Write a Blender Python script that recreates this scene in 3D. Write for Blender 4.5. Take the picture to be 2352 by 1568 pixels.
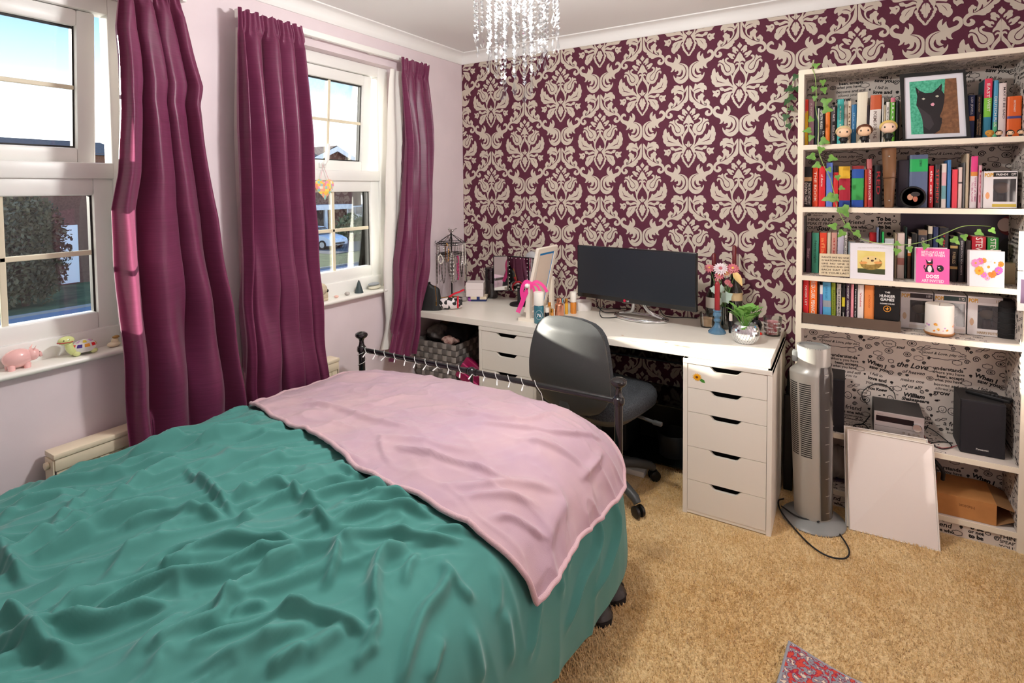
import bpy, bmesh, math, random
import numpy as np
from mathutils import Vector, Matrix
from mathutils.bvhtree import BVHTree

for _o in list(bpy.data.objects):
    bpy.data.objects.remove(_o)
SC = bpy.context.scene
COL = SC.collection
random.seed(7)
PI = math.pi

# ---------------------------------------------------------------- camera
# world: x=0 is the window wall, y=0 the papered wall, z=0 the carpet, metres
CAM = Vector((2.2534, -3.0748, 1.4537))
YAW, PIT, ROL, FPX, CY = 0.5443, -0.0418, -0.0094, 1258.8, 484.77
_r = Vector((math.cos(YAW), math.sin(YAW), 0)); _f = Vector((-math.sin(YAW), math.cos(YAW), 0)); _u = Vector((0, 0, 1))
FW = _f*math.cos(PIT) + _u*math.sin(PIT); _u2 = -_f*math.sin(PIT) + _u*math.cos(PIT)
RT = _r*math.cos(ROL) + _u2*math.sin(ROL); UP = -_r*math.sin(ROL) + _u2*math.cos(ROL)
cd = bpy.data.cameras.new('camera'); cam = bpy.data.objects.new('camera', cd); COL.objects.link(cam)
cam.matrix_world = Matrix(((RT.x, UP.x, -FW.x, CAM.x), (RT.y, UP.y, -FW.y, CAM.y), (RT.z, UP.z, -FW.z, CAM.z), (0, 0, 0, 1)))
cd.sensor_width = 36.0; cd.lens = FPX/2352*36.0; cd.shift_y = -(784-CY)/2352; cd.clip_start = 0.02; cd.clip_end = 500
SC.camera = cam

# ---------------------------------------------------------------- sky
W = bpy.data.worlds.new('sky'); SC.world = W; W.use_nodes = True
_nt = W.node_tree; _nt.nodes.clear()
_out = _nt.nodes.new('ShaderNodeOutputWorld'); _bg = _nt.nodes.new('ShaderNodeBackground')
_tc = _nt.nodes.new('ShaderNodeTexCoord'); _sx = _nt.nodes.new('ShaderNodeSeparateXYZ'); _rp = _nt.nodes.new('ShaderNodeValToRGB')
_nt.links.new(_tc.outputs['Generated'], _sx.inputs[0]); _nt.links.new(_sx.outputs['Z'], _rp.inputs[0])
_nt.links.new(_rp.outputs[0], _bg.inputs[0]); _nt.links.new(_bg.outputs[0], _out.inputs[0])
_e = _rp.color_ramp.elements
_e[0].position = 0.0; _e[0].color = (2.6, 2.6, 2.6, 1)
_e[1].position = 0.36; _e[1].color = (0.20, 0.42, 0.84, 1)
for _p, _c in ((0.08, (2.0, 2.05, 2.1)), (0.17, (0.60, 0.82, 1.08)), (0.26, (0.22, 0.45, 0.84))):
    _n = _e.new(_p); _n.color = (*_c, 1)
_bg.inputs[1].default_value = 1.25

# ---------------------------------------------------------------- low winter sun
_sl = bpy.data.lights.new('sun', 'SUN'); _so = bpy.data.objects.new('sun', _sl); COL.objects.link(_so)
_so.rotation_euler = Vector((1, 0.20, -0.205)).to_track_quat('-Z', 'Y').to_euler()
_so.location = (-6, -2, 5)
_sl.energy = 13.0; _sl.angle = 0.012; _sl.color = (1.0, 0.92, 0.80)

# ---------------------------------------------------------------- exposure
vs = SC.view_settings; vs.view_transform = 'Standard'; vs.look = 'None'; vs.exposure = 0.52; vs.gamma = 1.0; vs.use_curve_mapping = False
SC.cycles.max_bounces = 8; SC.cycles.diffuse_bounces = 5; SC.cycles.transparent_max_bounces = 16; SC.cycles.sample_clamp_indirect = 4.0
LAMP_W = 19.0    # watts of each of the three bulbs in the ceiling light

# ---------------------------------------------------------------- helpers
def pray(px, py):
    return FW + RT*((px-1176)/FPX) - UP*((py-CY)/FPX)
def onp(px, py, ax, v):                      # pixel -> point on the plane axis=v
    d = pray(px, py); t = (v-CAM[ax])/d[ax]; return CAM + d*t
def onx(px, py, v): return onp(px, py, 0, v)
def ony(px, py, v): return onp(px, py, 1, v)
def onz(px, py, v): return onp(px, py, 2, v)
def mpp(p): return (Vector(p)-CAM).dot(FW)/FPX   # metres per pixel at a point

def lin(c):
    if isinstance(c, str):
        c = c.lstrip('#'); c = tuple(int(c[i:i+2], 16) for i in (0, 2, 4))
    if max(c) > 1: c = tuple(v/255 for v in c)
    return tuple(v/12.92 if v <= .04045 else ((v+.055)/1.055)**2.4 for v in c)

MATS = {}
def mat(name, c=(200, 200, 200), rough=.6, metal=0, spec=.5, noise=0, nscale=40, bump=0, bscale=60, emit=0, sheen=0, trans=0, coat=0, alpha=1, c2=None, ior=1.45, bdist=.01, detail=4):
    if name in MATS: return MATS[name]
    m = bpy.data.materials.new(name); m.use_nodes = True; nt = m.node_tree; b = nt.nodes['Principled BSDF']
    L = lin(c); b.inputs['Base Color'].default_value = (*L, 1); b.inputs['Roughness'].default_value = rough
    b.inputs['Metallic'].default_value = metal; b.inputs['Specular IOR Level'].default_value = spec; b.inputs['IOR'].default_value = ior
    if sheen: b.inputs['Sheen Weight'].default_value = sheen; b.inputs['Sheen Roughness'].default_value = .4
    if trans: b.inputs['Transmission Weight'].default_value = trans
    if coat: b.inputs['Coat Weight'].default_value = coat; b.inputs['Coat Roughness'].default_value = .05
    if emit: b.inputs['Emission Color'].default_value = (*L, 1); b.inputs['Emission Strength'].default_value = emit
    if alpha < 1: b.inputs['Alpha'].default_value = alpha
    if noise or bump or c2:
        tc = nt.nodes.new('ShaderNodeTexCoord')
    if noise or c2:
        n = nt.nodes.new('ShaderNodeTexNoise'); n.inputs['Scale'].default_value = nscale; n.inputs['Detail'].default_value = detail
        nt.links.new(tc.outputs['Object'], n.inputs['Vector'])
        r = nt.nodes.new('ShaderNodeValToRGB'); nt.links.new(n.outputs[0], r.inputs[0])
        r.color_ramp.elements[0].position = .3; r.color_ramp.elements[1].position = .7
        if c2: A, B = L, lin(c2)
        else: A, B = tuple(max(0, v*(1-noise)) for v in L), tuple(min(1, v*(1+noise)) for v in L)
        r.color_ramp.elements[0].color = (*A, 1); r.color_ramp.elements[1].color = (*B, 1)
        nt.links.new(r.outputs[0], b.inputs['Base Color'])
    if bump:
        n2 = nt.nodes.new('ShaderNodeTexNoise'); n2.inputs['Scale'].default_value = bscale; n2.inputs['Detail'].default_value = 3
        nt.links.new(tc.outputs['Object'], n2.inputs['Vector'])
        bp = nt.nodes.new('ShaderNodeBump'); bp.inputs['Strength'].default_value = bump; bp.inputs['Distance'].default_value = bdist
        nt.links.new(n2.outputs[0], bp.inputs['Height']); nt.links.new(bp.outputs[0], b.inputs['Normal'])
    MATS[name] = m
    return m
def col(c, rough=.55, **k):                    # plain colour material cached by colour
    return mat('paint_%s_%d' % (c if isinstance(c, str) else '%d_%d_%d' % tuple(c), int(rough*100)), c, rough, **k)
def glassmat(name, tint=(255, 255, 255), rough=.02, refl=1.0, body=0.0):
    # thin clear pane: light passes, grazing angles reflect
    if name in MATS: return MATS[name]
    m = bpy.data.materials.new(name); m.use_nodes = True; nt = m.node_tree; nt.nodes.clear()
    o = nt.nodes.new('ShaderNodeOutputMaterial'); mx = nt.nodes.new('ShaderNodeMixShader'); tr = nt.nodes.new('ShaderNodeBsdfTransparent')
    gl = nt.nodes.new('ShaderNodeBsdfGlossy'); fr = nt.nodes.new('ShaderNodeFresnel'); fr.inputs[0].default_value = 1.45
    tr.inputs[0].default_value = (*lin(tint), 1); gl.inputs['Roughness'].default_value = rough
    ml = nt.nodes.new('ShaderNodeMath'); ml.operation = 'MULTIPLY_ADD'; ml.inputs[1].default_value = refl; ml.inputs[2].default_value = body
    nt.links.new(fr.outputs[0], ml.inputs[0]); nt.links.new(ml.outputs[0], mx.inputs[0])
    nt.links.new(tr.outputs[0], mx.inputs[1]); nt.links.new(gl.outputs[0], mx.inputs[2]); nt.links.new(mx.outputs[0], o.inputs[0])
    MATS[name] = m
    return m

def rootmat(o):
    while o.parent: o = o.parent
    return Matrix.Translation(o.location) @ o.rotation_euler.to_matrix().to_4x4()

def tag(o, label=None, cat=None, group=None, kind=None):
    if label: o['label'] = label
    if cat: o['category'] = cat
    if group: o['group'] = group
    if kind: o['kind'] = kind
    return o
def thing(name, label, cat, loc=(0, 0, 0), rz=0, group=None, rot=None):
    o = bpy.data.objects.new(name, None); COL.objects.link(o); o.empty_display_size = .02
    o.location = loc; o.rotation_euler = rot if rot else (0, 0, rz)
    return tag(o, label, cat, group)

class MB:
    def __init__(s): s.v = []; s.f = []; s.m = []; s.k = 0
    def add(s, vs, fs, M=None):
        n = len(s.v)
        if M is not None: vs = [M @ Vector(p) for p in vs]
        s.v.extend([tuple(p) for p in vs]); s.f.extend([tuple(i+n for i in q) for q in fs]); s.m.extend([s.k]*len(fs)); return s
    def box(s, x0, x1, y0, y1, z0, z1, M=None):
        vs = [(x, y, z) for z in (z0, z1) for y in (y0, y1) for x in (x0, x1)]
        return s.add(vs, [(0, 2, 3, 1), (4, 5, 7, 6), (0, 1, 5, 4), (2, 6, 7, 3), (0, 4, 6, 2), (1, 3, 7, 5)], M)
    def rbox(s, x0, x1, y0, y1, z0, z1, b=.003, seg=2, M=None):
        bm = bmesh.new(); bmesh.ops.create_cube(bm, size=1)
        bmesh.ops.scale(bm, vec=(x1-x0, y1-y0, z1-z0), verts=bm.verts); bmesh.ops.translate(bm, vec=((x0+x1)/2, (y0+y1)/2, (z0+z1)/2), verts=bm.verts)
        bmesh.ops.bevel(bm, geom=bm.edges[:], offset=b, segments=seg, affect='EDGES', profile=.5)
        bm.verts.index_update(); s.add([v.co[:] for v in bm.verts], [[v.index for v in f.verts] for f in bm.faces], M); bm.free(); return s
    def lathe(s, prof, n=20, c=(0, 0, 0), M=None, sx=1, sy=1):
        vs = []; fs = []
        for r, z in prof:
            for i in range(n):
                a = 2*PI*i/n; vs.append((c[0]+sx*r*math.cos(a), c[1]+sy*r*math.sin(a), c[2]+z))
        for j in range(len(prof)-1):
            for i in range(n):
                i2 = (i+1) % n; fs.append((j*n+i, j*n+i2, (j+1)*n+i2, (j+1)*n+i))
        if prof[0][0] > 1e-6: fs.append(tuple(range(n))[::-1])
        if prof[-1][0] > 1e-6: fs.append(tuple((len(prof)-1)*n+i for i in range(n)))
        return s.add(vs, fs, M)
    def tube(s, pts, r, n=8, closed=False, M=None):
        P = [Vector(p) for p in pts]; N = len(P); rs = r if isinstance(r, (list, tuple)) else [r]*N
        T = []
        for i in range(N):
            a = P[(i-1) % N] if (closed or i > 0) else P[i]; b = P[(i+1) % N] if (closed or i < N-1) else P[i]
            d = b-a; T.append(d.normalized() if d.length > 1e-9 else Vector((0, 0, 1)))
        up = Vector((0, 0, 1)) if abs(T[0].z) < .9 else Vector((1, 0, 0))
        nrm = (up - T[0]*up.dot(T[0])).normalized(); vs = []
        for i in range(N):
            nrm = (nrm - T[i]*nrm.dot(T[i]))
            nrm = nrm.normalized() if nrm.length > 1e-6 else Vector((1, 0, 0)); bn = T[i].cross(nrm)
            for k in range(n):
                a = 2*PI*k/n; vs.append(P[i] + (nrm*math.cos(a)+bn*math.sin(a))*rs[i])
        fs = []
        for i in range(N if closed else N-1):
            j = (i+1) % N
            for k in range(n):
                k2 = (k+1) % n; fs.append((i*n+k, i*n+k2, j*n+k2, j*n+k))
        if not closed: fs.append(tuple(range(n))[::-1]); fs.append(tuple((N-1)*n+k for k in range(n)))
        return s.add(vs, fs, M)
    def ball(s, c, r, nu=14, nv=8, M=None):
        if not isinstance(r, (tuple, list)): r = (r, r, r)
        vs = [(c[0], c[1], c[2]-r[2])]
        for j in range(1, nv):
            t = -PI/2+PI*j/nv
            for i in range(nu):
                a = 2*PI*i/nu; vs.append((c[0]+r[0]*math.cos(t)*math.cos(a), c[1]+r[1]*math.cos(t)*math.sin(a), c[2]+r[2]*math.sin(t)))
        vs.append((c[0], c[1], c[2]+r[2])); fs = []
        for i in range(nu):
            i2 = (i+1) % nu; fs.append((0, 1+i2, 1+i)); fs.append((len(vs)-1, 1+(nv-2)*nu+i, 1+(nv-2)*nu+i2))
            for j in range(nv-2): fs.append((1+j*nu+i, 1+j*nu+i2, 1+(j+1)*nu+i2, 1+(j+1)*nu+i))
        return s.add(vs, fs, M)
    def prism(s, poly, h0, h1, fn):               # fn(u,v,h) -> xyz
        n = len(poly); vs = [fn(u, v, h0) for u, v in poly]+[fn(u, v, h1) for u, v in poly]
        fs = [tuple(range(n))[::-1], tuple(range(n, 2*n))]+[(i, (i+1) % n, n+(i+1) % n, n+i) for i in range(n)]
        return s.add(vs, fs)
    def grid(s, P, M=None, close=False):          # P rows of points
        nr, nc = len(P), len(P[0]); vs = [p for r in P for p in r]
        fs = [(j*nc+i, j*nc+(i+1) % nc, (j+1)*nc+(i+1) % nc, (j+1)*nc+i) for j in range(nr-1) for i in range(nc if close else nc-1)]
        return s.add(vs, fs, M)
    def build(s, name, mats, parent=None, smooth=None, world=True, kind=None, loc=None):
        vs = s.v
        if parent is not None and world:
            Mi = rootmat(parent).inverted(); vs = [Mi @ Vector(p) for p in vs]
        if loc is not None: vs = [Vector(p)-Vector(loc) for p in vs]
        me = bpy.data.meshes.new(name); me.from_pydata([tuple(p) for p in vs], [], s.f)
        if not isinstance(mats, (list, tuple)): mats = [mats]
        for m in mats: me.materials.append(m)
        if len(mats) > 1: me.polygons.foreach_set('material_index', s.m)
        me.update()
        o = bpy.data.objects.new(name, me); COL.objects.link(o)
        if loc is not None: o.location = loc
        if parent is not None: o.parent = parent
        if smooth is not None:
            me.shade_smooth()
            if smooth < 170: me.set_sharp_from_angle(angle=math.radians(smooth))
        if kind: o['kind'] = kind
        return o

def struct(mb, name, mats, parent=None, smooth=None):
    o = mb.build(name, mats, parent, smooth)
    if parent is None: o['kind'] = 'structure'
    return o
def solid(mb, name, mats, label, cat, base, smooth=None, group=None):   # a thing that is one mesh, origin at its base
    o = mb.build(name, mats, None, smooth, loc=base); return tag(o, label, cat, group)
def dup(root, loc=None, label=None):
    c = root.copy(); COL.objects.link(c)
    if loc is not None: c.location = loc
    if label: c['label'] = label
    for ch in root.children:
        d = ch.copy(); COL.objects.link(d); d.parent = c
        for g in ch.children:
            e = g.copy(); COL.objects.link(e); e.parent = d
    return c

_TX = {}
def tmesh(s, shear=0, bold=0):
    k = (s, shear, bold)
    if k not in _TX:
        cu = bpy.data.curves.new('t', 'FONT'); cu.body = s; cu.align_x = 'CENTER'; cu.align_y = 'CENTER'; cu.size = 1; cu.shear = shear; cu.offset = bold; cu.resolution_u = 2
        ob = bpy.data.objects.new('t', cu); me = bpy.data.meshes.new_from_object(ob)
        V = [v.co[:] for v in me.vertices]; F = [tuple(p.vertices) for p in me.polygons]
        bpy.data.objects.remove(ob); bpy.data.curves.remove(cu); bpy.data.meshes.remove(me)
        xs = [v[0] for v in V] or [0]; ys = [v[1] for v in V] or [0]
        _TX[k] = (V, F, max(xs)-min(xs), max(ys)-min(ys), (max(xs)+min(xs))/2, (max(ys)+min(ys))/2)
    return _TX[k]
def put_text(mb, s, org, ux, uy, w=None, h=None, shear=0, bold=0):
    # lettering laid on a plane: centre org, unit axes ux, uy, fitted to w x h metres
    V, F, tw, th, cx, cy = tmesh(s, shear, bold)
    if not V: return
    if w and h: sx, sy = w/tw, h/th
    elif w: sx = sy = w/tw
    else: sx = sy = h/th
    org = Vector(org); ux = Vector(ux); uy = Vector(uy)
    mb.add([org+ux*((p[0]-cx)*sx)+uy*((p[1]-cy)*sy) for p in V], F)
def chaikin(P, it=1, closed=True, q=.22):
    for _ in range(it):
        R = []; n = len(P)
        for i in range(n if closed else n-1):
            a = P[i]; b = P[(i+1) % n]
            R.append(tuple(a[k]*(1-q)+b[k]*q for k in range(len(a)))); R.append(tuple(a[k]*q+b[k]*(1-q) for k in range(len(a))))
        if not closed: R = [tuple(P[0])]+R+[tuple(P[-1])]
        P = R
    return P
def spline(P, n=8, closed=False):                # Catmull-Rom
    P = [Vector(p) for p in P]; N = len(P); R = []
    for i in range(N if closed else N-1):
        p0 = P[(i-1) % N] if closed or i > 0 else P[i]*2-P[i+1]; p1 = P[i]; p2 = P[(i+1) % N]
        p3 = P[(i+2) % N] if closed or i < N-2 else p2*2-p1
        for k in range(n):
            t = k/n; R.append(.5*((2*p1)+(p2-p0)*t+(2*p0-5*p1+4*p2-p3)*t*t+(3*p1-p0-3*p2+p3)*t**3))
    if not closed: R.append(P[-1])
    return R
X3, Y3, Z3 = Vector((1, 0, 0)), Vector((0, 1, 0)), Vector((0, 0, 1))
# ================================================================ ROOM SHELL
RX, RY, CZ = 2.92, -3.95, 2.366          # room: x 0..RX, y RY..0, ceiling height
OPEN = [(-2.81, -2.02), (-1.456, -.66)]  # window openings along the left wall
OZ0, OZ1 = .868, 2.16
M_wall = mat('lilac_plaster', (226, 212, 216), .85, spec=.2, noise=.03, nscale=6, bump=.05, bscale=300, bdist=.002)
M_ceil = mat('white_ceiling', (243, 243, 241), .9, spec=.2)
M_cove = mat('white_coving', (245, 245, 242), .7, spec=.3)
M_base = mat('maroon_paper', (92, 42, 60), .7, spec=.25, noise=.06, nscale=220, bump=.12, bscale=700, bdist=.001)
M_print = mat('champagne_print', (203, 191, 175), .42, spec=.5, noise=.03, nscale=9)
M_upvc = mat('white_upvc', (240, 240, 236), .35)
M_trim = mat('white_gloss_wood', (238, 232, 214), .35, noise=.02, nscale=5)

def carpet_mat():
    m = mat('shag_carpet', (214, 172, 104), .95, spec=.1, sheen=.3); nt = m.node_tree; b = nt.nodes['Principled BSDF']
    tc = nt.nodes.new('ShaderNodeTexCoord')
    def nz(s, d=4):
        n = nt.nodes.new('ShaderNodeTexNoise'); n.inputs['Scale'].default_value = s; n.inputs['Detail'].default_value = d; nt.links.new(tc.outputs['Object'], n.inputs['Vector']); return n
    big, mid, fine = nz(2.2, 3), nz(14, 5), nz(160, 3)
    def ramp(src, a, c, p0=.35, p1=.65):
        r = nt.nodes.new('ShaderNodeValToRGB'); r.color_ramp.elements[0].color = (*lin(a), 1); r.color_ramp.elements[1].color = (*lin(c), 1)
        r.color_ramp.elements[0].position = p0; r.color_ramp.elements[1].position = p1; nt.links.new(src.outputs[0], r.inputs[0]); return r
    r1 = ramp(big, (216, 170, 98), (242, 212, 156)); r2 = ramp(mid, (208, 158, 86), (248, 222, 170), .3, .7); r3 = ramp(fine, (150, 104, 48), (255, 232, 184), .3, .62)
    mx = nt.nodes.new('ShaderNodeMix'); mx.data_type = 'RGBA'; mx.inputs[0].default_value = .4
    nt.links.new(r1.outputs[0], mx.inputs[6]); nt.links.new(r2.outputs[0], mx.inputs[7])
    mx2 = nt.nodes.new('ShaderNodeMix'); mx2.data_type = 'RGBA'; mx2.inputs[0].default_value = .3
    nt.links.new(mx.outputs[2], mx2.inputs[6]); nt.links.new(r3.outputs[0], mx2.inputs[7]); nt.links.new(mx2.outputs[2], b.inputs['Base Color'])
    bp = nt.nodes.new('ShaderNodeBump'); bp.inputs['Strength'].default_value = .8; bp.inputs['Distance'].default_value = .012
    nt.links.new(fine.outputs[0], bp.inputs['Height']); nt.links.new(bp.outputs[0], b.inputs['Normal'])
    return m
M_carpet = carpet_mat()
b = MB(); b.box(0, RX, RY, 0, -.08, 0); floor = struct(b, 'floor', M_carpet)
b = MB(); b.box(-.26, RX+.12, RY-.12, .12, CZ, CZ+.1); struct(b, 'ceiling', M_ceil)
# carpet pile: leaning tufts where the carpet shows
_rs = np.random.RandomState(5); _N = 52000
_px = _rs.uniform(1.42, 2.90, _N); _py = _rs.uniform(-2.15, -.26, _N); _k = ~((_px > 1.64) & (_px < 2.03) & (_py > -.65)); _px, _py = _px[_k], _py[_k]; _N = len(_px)
_an = _rs.uniform(0, 2*PI, _N); _h = _rs.uniform(.007, .013, _N); _w = _rs.uniform(.0022, .0038, _N); _la = 2.2+1.2*np.sin(_px*3.1+1)*np.cos(_py*2.7)+_rs.normal(0, .5, _N); _l = _rs.uniform(.2, .9, _N)*_h
_V = np.empty((_N, 4, 3))
for _i in range(3): _V[:, _i] = np.stack([_px+_w*np.cos(_an+2.094*_i), _py+_w*np.sin(_an+2.094*_i), np.full(_N, -.001)], -1)
_V[:, 3] = np.stack([_px+_l*np.cos(_la), _py+_l*np.sin(_la), _h], -1)
b = MB(); b.v = [tuple(p) for p in _V.reshape(-1, 3).tolist()]; b.f = [(4*i+a, 4*i+c, 4*i+3) for i in range(_N) for a, c in ((0, 1), (1, 2), (2, 0))]; b.m = [0]*len(b.f); b.build('carpet_pile', M_carpet, floor, kind='stuff')
b = MB(); b.box(-.26, RX+.12, 0, .12, -.08, CZ); wall_back = struct(b, 'wall_back', M_base)
b = MB(); b.box(RX, RX+.12, RY, 0, -.08, CZ); struct(b, 'wall_right', M_wall)
b = MB(); b.box(-.26, RX+.12, RY-.12, RY, -.08, CZ); struct(b, 'wall_near', M_wall)
b = MB()
ys = [RY]+[v for o in OPEN for v in o]+[0]
for i in range(0, len(ys), 2): b.box(-.26, 0, ys[i], ys[i+1], -.08, CZ)
for a, c in OPEN: b.box(-.26, 0, a, c, -.08, OZ0); b.box(-.26, 0, a, c, OZ1, CZ)
struct(b, 'wall_left', M_wall)
# coving, swept round the room and mitred
prof = [(0, 2.300), (.006, 2.300), (.012, 2.308)]+[(.012+.05*(1-math.cos(t)), 2.308+.05*math.sin(t)) for t in (.3, .6, .9, 1.2, PI/2)]+[(.066, 2.360), (.066, CZ)]
b = MB(); rows = []
for d, z in prof: rows.append([(d, -d, z), (RX-d, -d, z), (RX-d, RY+d, z), (d, RY+d, z)])
b.grid(rows, close=True); struct(b, 'trim_1', M_cove, smooth=40)
b = MB(); b.rbox(.54+.36, 1.65, -.014, 0, 0, .09, .003); struct(b, 'baseboard_back', M_trim)
b = MB(); b.rbox(0, .014, RY, 0, 0, .09, .003); struct(b, 'baseboard_left', M_trim)

# ---- damask print on the papered wall: one motif traced and repeated in half-drop columns
DA = [  # palmette, crop origin (1600,70), right half
 [(862,205),(875,235),(912,265),(905,295),(885,315),(868,340),(862,343)],
 [(885,385),(890,355),(915,325),(935,312),(945,285),(975,272),(1008,275),(1015,300),(1005,325),(1013,355),(1000,382),(975,395),(950,418),(920,428),(925,400),(940,372),(925,368),(910,385),(893,398)],
 [(952,478),(962,440),(985,415),(1015,415),(1040,390),(1075,375),(1108,385),(1108,410),(1085,435),(1070,465),(1050,480),(1030,505),(990,522),(968,512),(990,495),(1005,470),(990,462),(970,478)],
 [(862,402),(880,425),(905,455),(925,490),(935,520),(965,545),(978,580),(975,605),(958,603),(940,585),(915,583),(888,595),(875,610),(878,628),(905,612),(930,622),(945,645),(938,668),(915,650),(895,650),(885,668),(888,690),(915,725),(950,765),(980,815),(990,845),(1000,858),(1012,825),(1030,808),(1045,830),(1025,870),(1012,930),(1003,985),(990,1040),(985,1105),(1000,1130),(1000,1160),(1010,1190),(990,1205),(985,1245),(965,1255),(960,1215),(940,1190),(920,1150),(890,1110),(925,1070),(960,1030),(978,975),(970,920),(945,860),(900,800),(860,758)],
 [(860,955),(880,990),(885,1025),(905,1030),(938,1022),(920,1055),(895,1075),(875,1100),(858,1105)],
 [(857,1150),(890,1160),(915,1195),(915,1225),(940,1250),(935,1275),(915,1285),(920,1310),(905,1330),(890,1335),(888,1370),(875,1395),(853,1420)],
 [(985,1235),(1005,1235),(1025,1265),(1020,1290),(1005,1305),(1005,1330),(985,1350),(985,1385),(965,1400),(955,1425),(935,1440),(925,1465),(905,1480),(890,1515),(853,1540),(853,1500),(870,1480),(875,1455),(900,1440),(905,1420),(925,1405),(925,1385),(945,1370),(945,1345),(960,1325),(955,1300),(975,1285),(970,1255)],
 [(1000,1040),(1040,990),(1070,950),(1080,905),(1095,885),(1115,900),(1130,910),(1165,890),(1200,855),(1225,800),(1240,800),(1255,815),(1285,775),(1295,730),(1310,700),(1325,710),(1345,725),(1360,690),(1365,640),(1380,612),(1410,630),(1435,670),(1445,720),(1440,745),(1460,750),(1462,800),(1440,850),(1445,890),(1425,930),(1395,960),(1370,975),(1375,995),(1345,1015),(1290,1028),(1220,1030),(1130,1035),(1060,1050),(1015,1075),(985,1105),(980,1080)],
 [(990,1110),(1030,1085),(1065,1075),(1095,1085),(1120,1095),(1150,1095),(1180,1080),(1200,1050),(1235,1045),(1270,1050),(1265,1080),(1245,1110),(1210,1125),(1175,1125),(1160,1155),(1120,1145),(1070,1140),(1030,1128),(1005,1140)],
 [(1262,1105),(1290,1085),(1320,1080),(1345,1095),(1380,1090),(1425,1072),(1420,1105),(1388,1145),(1410,1175),(1412,1205),(1375,1200),(1345,1215),(1315,1245),(1295,1215),(1265,1190),(1252,1150)],
 [(1005,1165),(1060,1170),(1120,1172),(1175,1180),(1215,1205),(1228,1240),(1220,1265),(1245,1285),(1255,1330),(1245,1370),(1220,1395),(1195,1420),(1165,1415),(1145,1385),(1110,1380),(1095,1345),(1060,1325),(1045,1290),(1035,1250),(1020,1215),(995,1195)],
 [(990,805),(955,760),(945,715),(955,670),(975,620),(1010,595),(1060,575),(1105,550),(1125,520),(1115,500),(1090,500),(1080,485),(1100,462),(1130,460),(1160,480),(1165,515),(1150,555),(1110,595),(1065,635),(1035,690),(1035,735),(1060,765),(1095,770),(1135,755),(1165,710),(1180,650),(1205,590),(1245,550),(1285,535),(1315,555),(1320,590),(1300,620),(1285,585),(1255,580),(1245,610),(1240,670),(1220,720),(1195,750),(1170,800),(1120,830),(1060,838),(1030,815)],
 [(1045,700),(1060,665),(1100,620),(1150,575),(1175,530),(1180,480),(1195,455),(1215,470),(1232,490),(1265,475),(1295,490),(1305,515),(1270,520),(1230,540),(1195,575),(1170,625),(1155,680),(1135,725),(1105,752),(1070,752),(1048,730)]]
DAD = [  # ground-coloured slits
 [(1130,982),(1200,955),(1240,930),(1300,905),(1330,860),(1355,785),(1352,830),(1332,880),(1312,908),(1360,905),(1310,922),(1220,958)],
 [(1285,1135),(1305,1125),(1325,1135),(1310,1150),(1290,1148)],
 [(1080,1200),(1120,1225),(1155,1265),(1178,1325),(1160,1295),(1135,1255),(1100,1220)]]
DB = [  # horns and crown, crop origin (1600,230)
 [(857,385),(885,335),(935,292),(1000,262),(1050,252),(1085,262),(1050,230),(1025,180),(1030,125),(1055,80),(1090,55),(1112,45),(1100,85),(1095,130),(1100,160),(1125,130),(1145,105),(1165,92),(1162,130),(1175,175),(1200,215),(1250,195),(1310,175),(1345,135),(1345,105),(1320,85),(1290,85),(1270,108),(1252,95),(1262,55),(1290,25),(1330,18),(1375,40),(1405,85),(1410,140),(1390,195),(1345,245),(1290,270),(1250,295),(1232,325),(1235,365),(1265,400),(1235,408),(1195,390),(1165,350),(1160,375),(1168,412),(1135,415),(1095,395),(1075,425),(1085,460),(1130,485),(1100,500),(1060,502),(1025,475),(1010,430),(1010,385),(985,420),(975,465),(990,510),(1035,548),(1080,530),(1120,515),(1130,555),(1160,535),(1190,475),(1195,520),(1175,580),(1130,640),(1070,680),(1000,692),(930,670),(880,625),(855,590)],
 [(857,742),(895,762),(922,800),(938,832),(932,885),(912,858),(888,820),(898,880),(908,940),(930,1000),(970,1055),(1040,1110),(1110,1150),(1190,1185),(1240,1190),(1235,1130),(1222,1125),(1215,1165),(1190,1150),(1178,1110),(1195,1085),(1215,1080),(1228,1055),(1255,1048),(1278,1075),(1302,1100),(1310,1130),(1295,1180),(1330,1195),(1370,1245),(1380,1300),(1365,1355),(1320,1395),(1265,1408),(1215,1385),(1195,1350),(1210,1310),(1250,1280),(1285,1285),(1262,1325),(1285,1350),(1315,1345),(1330,1310),(1310,1265),(1270,1240),(1220,1225),(1160,1235),(1100,1255),(1055,1255),(1050,1235),(1010,1225),(985,1200),(985,1175),(945,1150),(955,1110),(920,1105),(880,1080),(854,1035)],
 [(938,885),(940,835),(960,810),(975,765),(980,725),(1000,715),(1020,730),(1030,752),(1060,725),(1110,705),(1155,710),(1188,722),(1178,750),(1215,765),(1240,800),(1245,845),(1225,868),(1175,845),(1180,880),(1170,915),(1140,905),(1100,870),(1078,895),(1030,908),(1000,915),(985,950),(990,1000),(1020,1045),(1052,1050),(1045,1010),(1045,985),(1065,965),(1095,955),(1110,930),(1140,922),(1165,930),(1170,960),(1195,970),(1190,995),(1165,1020),(1160,1060),(1185,1110),(1215,1150),(1225,1180),(1190,1172),(1150,1150),(1120,1105),(1108,1060),(1095,1100),(1100,1135),(1050,1105),(1000,1055),(965,1005),(952,950),(962,905)]]
DBD = [
 [(1090,258),(1020,275),(960,310),(915,370),(898,440),(908,520),(945,575),(1000,605),(1095,602),(1030,594),(975,566),(935,515),(918,440),(935,370),(975,315),(1030,282)],
 [(950,885),(985,845),(1030,822),(1080,818),(1115,826),(1070,830),(1020,842),(985,865)]]
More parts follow.
